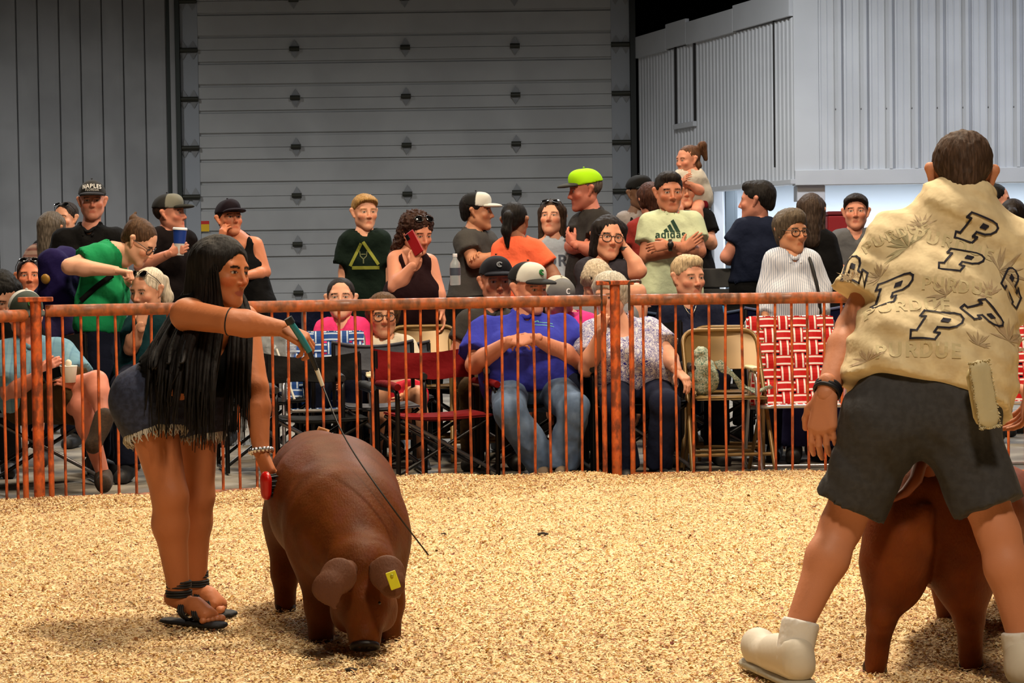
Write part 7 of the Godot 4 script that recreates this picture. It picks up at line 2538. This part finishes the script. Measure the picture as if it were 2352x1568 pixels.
	person({"s": 400, "x": 345, "sit": true, "lab": "seated person with white blond ponytail, sunglasses on top, teal shirt", "hd": [338, 668], "hs": 1.08, "hy": -32, "hp": 10, "hair": "tail", "hairc": Color(0.84, 0.79, 0.70), "brow": Color(0.35, 0.28, 0.2), "skin": Color(0.74, 0.52, 0.40), "glasses": "up", "nk": [348, 722], "sA": [312, 750, 0.02], "sB": [388, 748], "pel": [345, 868], "eA": [300, 800, 0.15], "wA": [325, 745, 0.24], "handA": ["claw", Vector3(0.3, 0, -1), Vector3(0.1, 1, -0.2)], "shirt": {"m": cloth(Color(0.03, 0.16, 0.18))}, "pants": {"m": dark_jeans}})
	d = {"s": 380, "x": 785, "sit": true, "lab": "seated person in bright pink tee with dark hair drawn back", "hd": [783, 686], "hs": 1.08, "hy": 2, "hp": -6, "hair": "back", "hairc": Color(0.08, 0.05, 0.045), "skin": Color(0.82, 0.59, 0.48), "nk": [785, 738], "sA": [748, 760], "sB": [826, 758], "pel": [786, 872], "eA": [738, 828, 0.06], "wA": [766, 868, 0.24], "eB": [834, 828, 0.06], "wB": [806, 868, 0.24], "bust": 0.06, "shirt": {"m": cloth(Color(0.92, 0.24, 0.48)), "neck": "v", "sleeve": 0.8}, "pants": {"m": dark_jeans}}
	person(d)
	d = {"s": 380, "x": 888, "sit": true, "lab": "seated person in white tee with round glasses, one bare knee showing", "hd": [880, 726], "hs": 1.1, "hy": 8, "hair": "mature", "hairc": Color(0.36, 0.25, 0.15), "skin": Color(0.74, 0.52, 0.38), "glasses": "clear", "nk": [883, 780], "sA": [840, 800], "sB": [932, 800], "pel": [888, 915], "wa": 0.12, "bust": 0.06, "eA": [828, 868, 0.06], "wA": [862, 905, 0.25], "eB": [956, 870, 0.06], "wB": [930, 905, 0.28], "kA": [868, 905, 0.42], "aA": [862, 1060, 0.36], "kB": [958, 908, 0.44], "aB": [968, 1062, 0.40], "shirt": {"m": cloth(Color(0.80, 0.76, 0.68))}, "pants": {"m": cloth(Color(0.78, 0.16, 0.24)), "len": 0.75, "as": "shorts"}}
	person(d)
	person({"s": 386, "x": 1135, "sit": true, "lab": "seated person in dark grey polo and navy cap beside the blue polo", "face": "man", "hd": [1141, 648, 0.02], "hs": 1.19, "hy": 10, "hair": "crew", "hairc": Color(0.5, 0.47, 0.43), "skin": Color(0.70, 0.43, 0.32), "cap": [Color(0.055, 0.06, 0.085), Color(0.12, 0.12, 0.13), Color(0.04, 0.045, 0.06), "disc", Color(0.45, 0.47, 0.5)], "nk": [1130, 712], "sA": [1074, 742], "sB": [1190, 745], "pel": [1132, 885], "ch": 0.13, "wa": 0.14, "eA": [1044, 820, 0.04], "wA": [1085, 868, 0.25], "shirt": {"m": cloth(Color(0.23, 0.22, 0.21)), "neck": "collar"}, "pants": {"m": olive}})
	d = {"s": 410, "x": 1215, "sit": true, "lab": "heavy seated person in royal blue polo, black and white cap and jeans, hands clasped", "face": "man", "hd": [1214, 664, 0.0], "hs": 1.16, "hy": 40, "hp": 4, "hair": "crew", "hairc": Color(0.4, 0.38, 0.36), "skin": Color(0.74, 0.47, 0.36), "cap": [Color(0.76, 0.76, 0.73), Color(0.07, 0.07, 0.07), Color(0.14, 0.14, 0.14), "disc", Color(0.10, 0.45, 0.22)], "nk": [1208, 722, -0.02], "neck": 1.2, "sA": [1112, 762, -0.02], "sB": [1296, 757, -0.04], "pel": [1217, 888, 0.02], "ch": 0.15, "wa": 0.19, "hi": 0.15, "hipw": 0.11, "be": [0.19, 0.07], "limb": 1.3, "legf": 1.12,
		"eA": [1090, 838, 0.10], "wA": [1170, 782, 0.36], "eB": [1326, 826, 0.10], "wB": [1226, 776, 0.36], "handA": ["claw", Vector3(0.1, -0.6, -0.8), Vector3(1, 0.0, 0.15)], "handB": ["claw", Vector3(0, -0.6, -0.9), Vector3(-1, -0.2, 0.15)],
		"kA": [1170, 945, 0.46], "aA": [1258, 1078, 0.36], "tA": [1248, 1092, 0.52], "kB": [1318, 940, 0.44], "aB": [1292, 1072, 0.34], "tB": [1290, 1092, 0.50], "shoe": mat(Color(0.42, 0.36, 0.29), 0.8), "shirt": {"m": cloth(Color(0.20, 0.22, 0.62)), "neck": "collar", "sleeve": 0.72, "loose": 0.03, "hem": 0.05}, "pants": {"m": blue_jeans, "loose": 0.03, "fold": 0.007}}
	person(d)
	ax = axes.call(d)
	on_cloth(d, J.call(d, 1246, 750), ax[0], ax[1], stroke([Vector2(-0.05, 0.01), Vector2(-0.03, 0.018), Vector2(-0.028, 0.008)], 0.006, false) + stroke([Vector2(-0.02, 0.006), Vector2(0.0, 0.003), Vector2(0.02, 0.005), Vector2(0.05, 0.0)], 0.005, false) + stroke([Vector2(-0.055, -0.012), Vector2(0.0, -0.016), Vector2(0.055, -0.022)], 0.004, false), Color(0.35, 0.62, 0.62), "chest_emblem")
	person({"s": 400, "x": 1312, "sit": true, "lab": "seated person in grey white cap and pink top bowing the head", "hd": [1283, 690, 0.0], "hs": 1.06, "hy": 24, "hp": 22, "hair": "tail", "hairc": Color(0.18, 0.11, 0.07), "skin": Color(0.76, 0.50, 0.42), "cap": [Color(0.42, 0.42, 0.42), Color(0.70, 0.68, 0.62), Color(0.40, 0.40, 0.40), "C", Color(0.92, 0.92, 0.92)], "nk": [1310, 728, -0.05], "sA": [1285, 752, 0.03], "sB": [1356, 752], "pel": [1320, 868], "shirt": {"m": cloth(Color(0.82, 0.22, 0.50))}, "pants": {"m": dark_jeans}})
	d = {"s": 374, "x": 1385, "sit": true, "lab": "person with glasses in grey tee resting the head on a hand", "hd": [1397, 546], "hs": 1.15, "hy": 14, "hr": -6, "hair": "bob", "hairc": Color(0.08, 0.05, 0.045), "skin": Color(0.80, 0.54, 0.42), "glasses": "clear", "nk": [1385, 600, -0.02], "sA": [1348, 622, 0.0], "sB": [1424, 628], "pel": [1378, 752], "eA": [1388, 672, 0.16], "wA": [1440, 690, 0.25], "eB": [1468, 622, 0.06], "wB": [1432, 566, 0.02], "handB": ["claw", Vector3(-1, 0, 0.2), Vector3(-0.3, 1, 0)], "limb": 1.15, "bust": 0.06, "wa": 0.115, "kA": [1380, 712, 0.36], "kB": [1462, 672, 0.30], "aB": [1470, 800, 0.36], "aA": [1385, 850, 0.36], "shirt": {"m": cloth(Color(0.19, 0.18, 0.205)), "neck": "v", "sleeve": 0.6}, "pants": {"m": black, "len": 0.6, "as": "shorts"}}
	person(d)
	ax = axes.call(d)
	on_cloth(d, J.call(d, 1408, 640), ax[0], ax[1], stroke([Vector2(-0.03, 0.06), Vector2(-0.02, 0.02), Vector2(-0.012, 0.045), Vector2(0.0, 0.01), Vector2(0.006, 0.035), Vector2(0.02, 0.0)], 0.007, false) + stroke([Vector2(0.0, -0.01), Vector2(0.012, -0.05), Vector2(0.02, -0.02), Vector2(0.03, -0.06), Vector2(0.036, -0.03), Vector2(0.05, -0.07)], 0.008, false), Color(0.72, 0.70, 0.70), "printed_scrawl")
	m = mk()
	wr = d.arm.B[2]
	for r in 3:
		var pts := []
		for k in 16: pts.append(wr + Vector3(cos(TAU * k / 16) * 0.033, -0.012 + (r - 1) * 0.007, sin(TAU * k / 16) * 0.033))
		add_tube(m, pts, 0.005, 5, true)
	put(m, "wrist_watch", mat(Color(0.03, 0.03, 0.03), 0.4), d.node)
	person({"s": 388, "x": 1372, "sit": true, "lab": "seated person with pale blond hair and black sunglasses on top, behind the gate post", "hd": [1370, 648, -0.05], "hy": 12, "hp": 48, "hair": "mature", "hairc": Color(0.78, 0.71, 0.60), "skin": fair, "glasses": "up", "nk": [1372, 700, -0.12], "pel": [1374, 850, -0.1], "shirt": {"m": cloth(Color(0.5, 0.5, 0.52))}, "pants": {"m": dark_jeans}})
	d = {"s": 411, "x": 1470, "sit": true, "lab": "seated person in blue and white swirl blouse with a fist at the mouth", "hd": [1402, 680, 0.06], "hs": 1.06, "hy": -28, "hp": 6, "hair": "mature", "hairc": Color(0.80, 0.77, 0.70), "brow": Color(0.4, 0.36, 0.3), "skin": Color(0.80, 0.57, 0.45), "nk": [1416, 733, 0.0], "sA": [1362, 768, 0.02], "sB": [1494, 765, -0.02], "pel": [1462, 895, 0.02], "ch": 0.12, "wa": 0.145, "hi": 0.14, "be": [0.13, 0.07], "bust": 0.075, "limb": 1.2,
		"eA": [1348, 846, 0.16], "wA": [1382, 760, 0.30], "handA": ["fist", Vector3(0.4, 0, -0.9), Vector3(0.1, 1, -0.1)], "eB": [1530, 812, 0.08], "wB": [1556, 852, 0.28], "handB": ["claw", Vector3(0, -1, 0), Vector3(0.5, -0.5, 0.6)], "kA": [1412, 930, 0.42], "aA": [1440, 1080, 0.30], "kB": [1528, 928, 0.42], "aB": [1512, 1080, 0.30], "shirt": {"m": swirl, "sleeve": 0.7, "neck": "scoop", "loose": 0.025, "hem": 0.05, "as": "blouse"}, "pants": {"m": cloth(Color(0.085, 0.105, 0.18))}}
	person(d)
	d = {"s": 383, "x": 1588, "sit": true, "lab": "seated person with short white hair, navy tee and thin necklace", "hd": [1582, 638], "hs": 1.12, "hy": 26, "hp": 2, "hair": "short", "hairc": Color(0.80, 0.70, 0.54), "brow": Color(0.45, 0.35, 0.25), "skin": Color(0.80, 0.55, 0.43), "nk": [1580, 690], "sA": [1538, 716], "sB": [1632, 714], "pel": [1588, 850], "wa": 0.12, "bust": 0.06, "shirt": {"m": cloth(Color(0.12, 0.135, 0.21)), "neck": "v"}, "pants": {"m": dark_jeans}}
	person(d)
	m = mk()
	add_tube(m, bend([J.call(d, 1562, 688) + Vector3(0, 0, 0.05), J.call(d, 1576, 716) + Vector3(0, 0, 0.125), J.call(d, 1583, 722) + Vector3(0, 0, 0.13), J.call(d, 1590, 716) + Vector3(0, 0, 0.125), J.call(d, 1602, 688) + Vector3(0, 0, 0.05)], 0.03), 0.002, 5)
	put(m, "necklace", mat(Color(0.75, 0.70, 0.6), 0.2, 0.9), d.node)
	person({"s": 381, "x": 1855, "sit": true, "lab": "little girl in pink top with blond hair looking down behind the webbed chair", "face": "child", "hd": [1856, 706], "hs": 0.96, "hy": 24, "hp": 30, "hair": "tail", "hairc": Color(0.45, 0.30, 0.17), "skin": Color(0.80, 0.52, 0.43), "nk": [1848, 746], "wide": 0.12, "ch": 0.08, "wa": 0.08, "hi": 0.09, "limb": 0.8, "legf": 0.8, "pel": [1850, 850], "shirt": {"m": cloth(Color(0.62, 0.12, 0.40))}, "pants": {"m": cloth(Color(0.15, 0.15, 0.3))}})
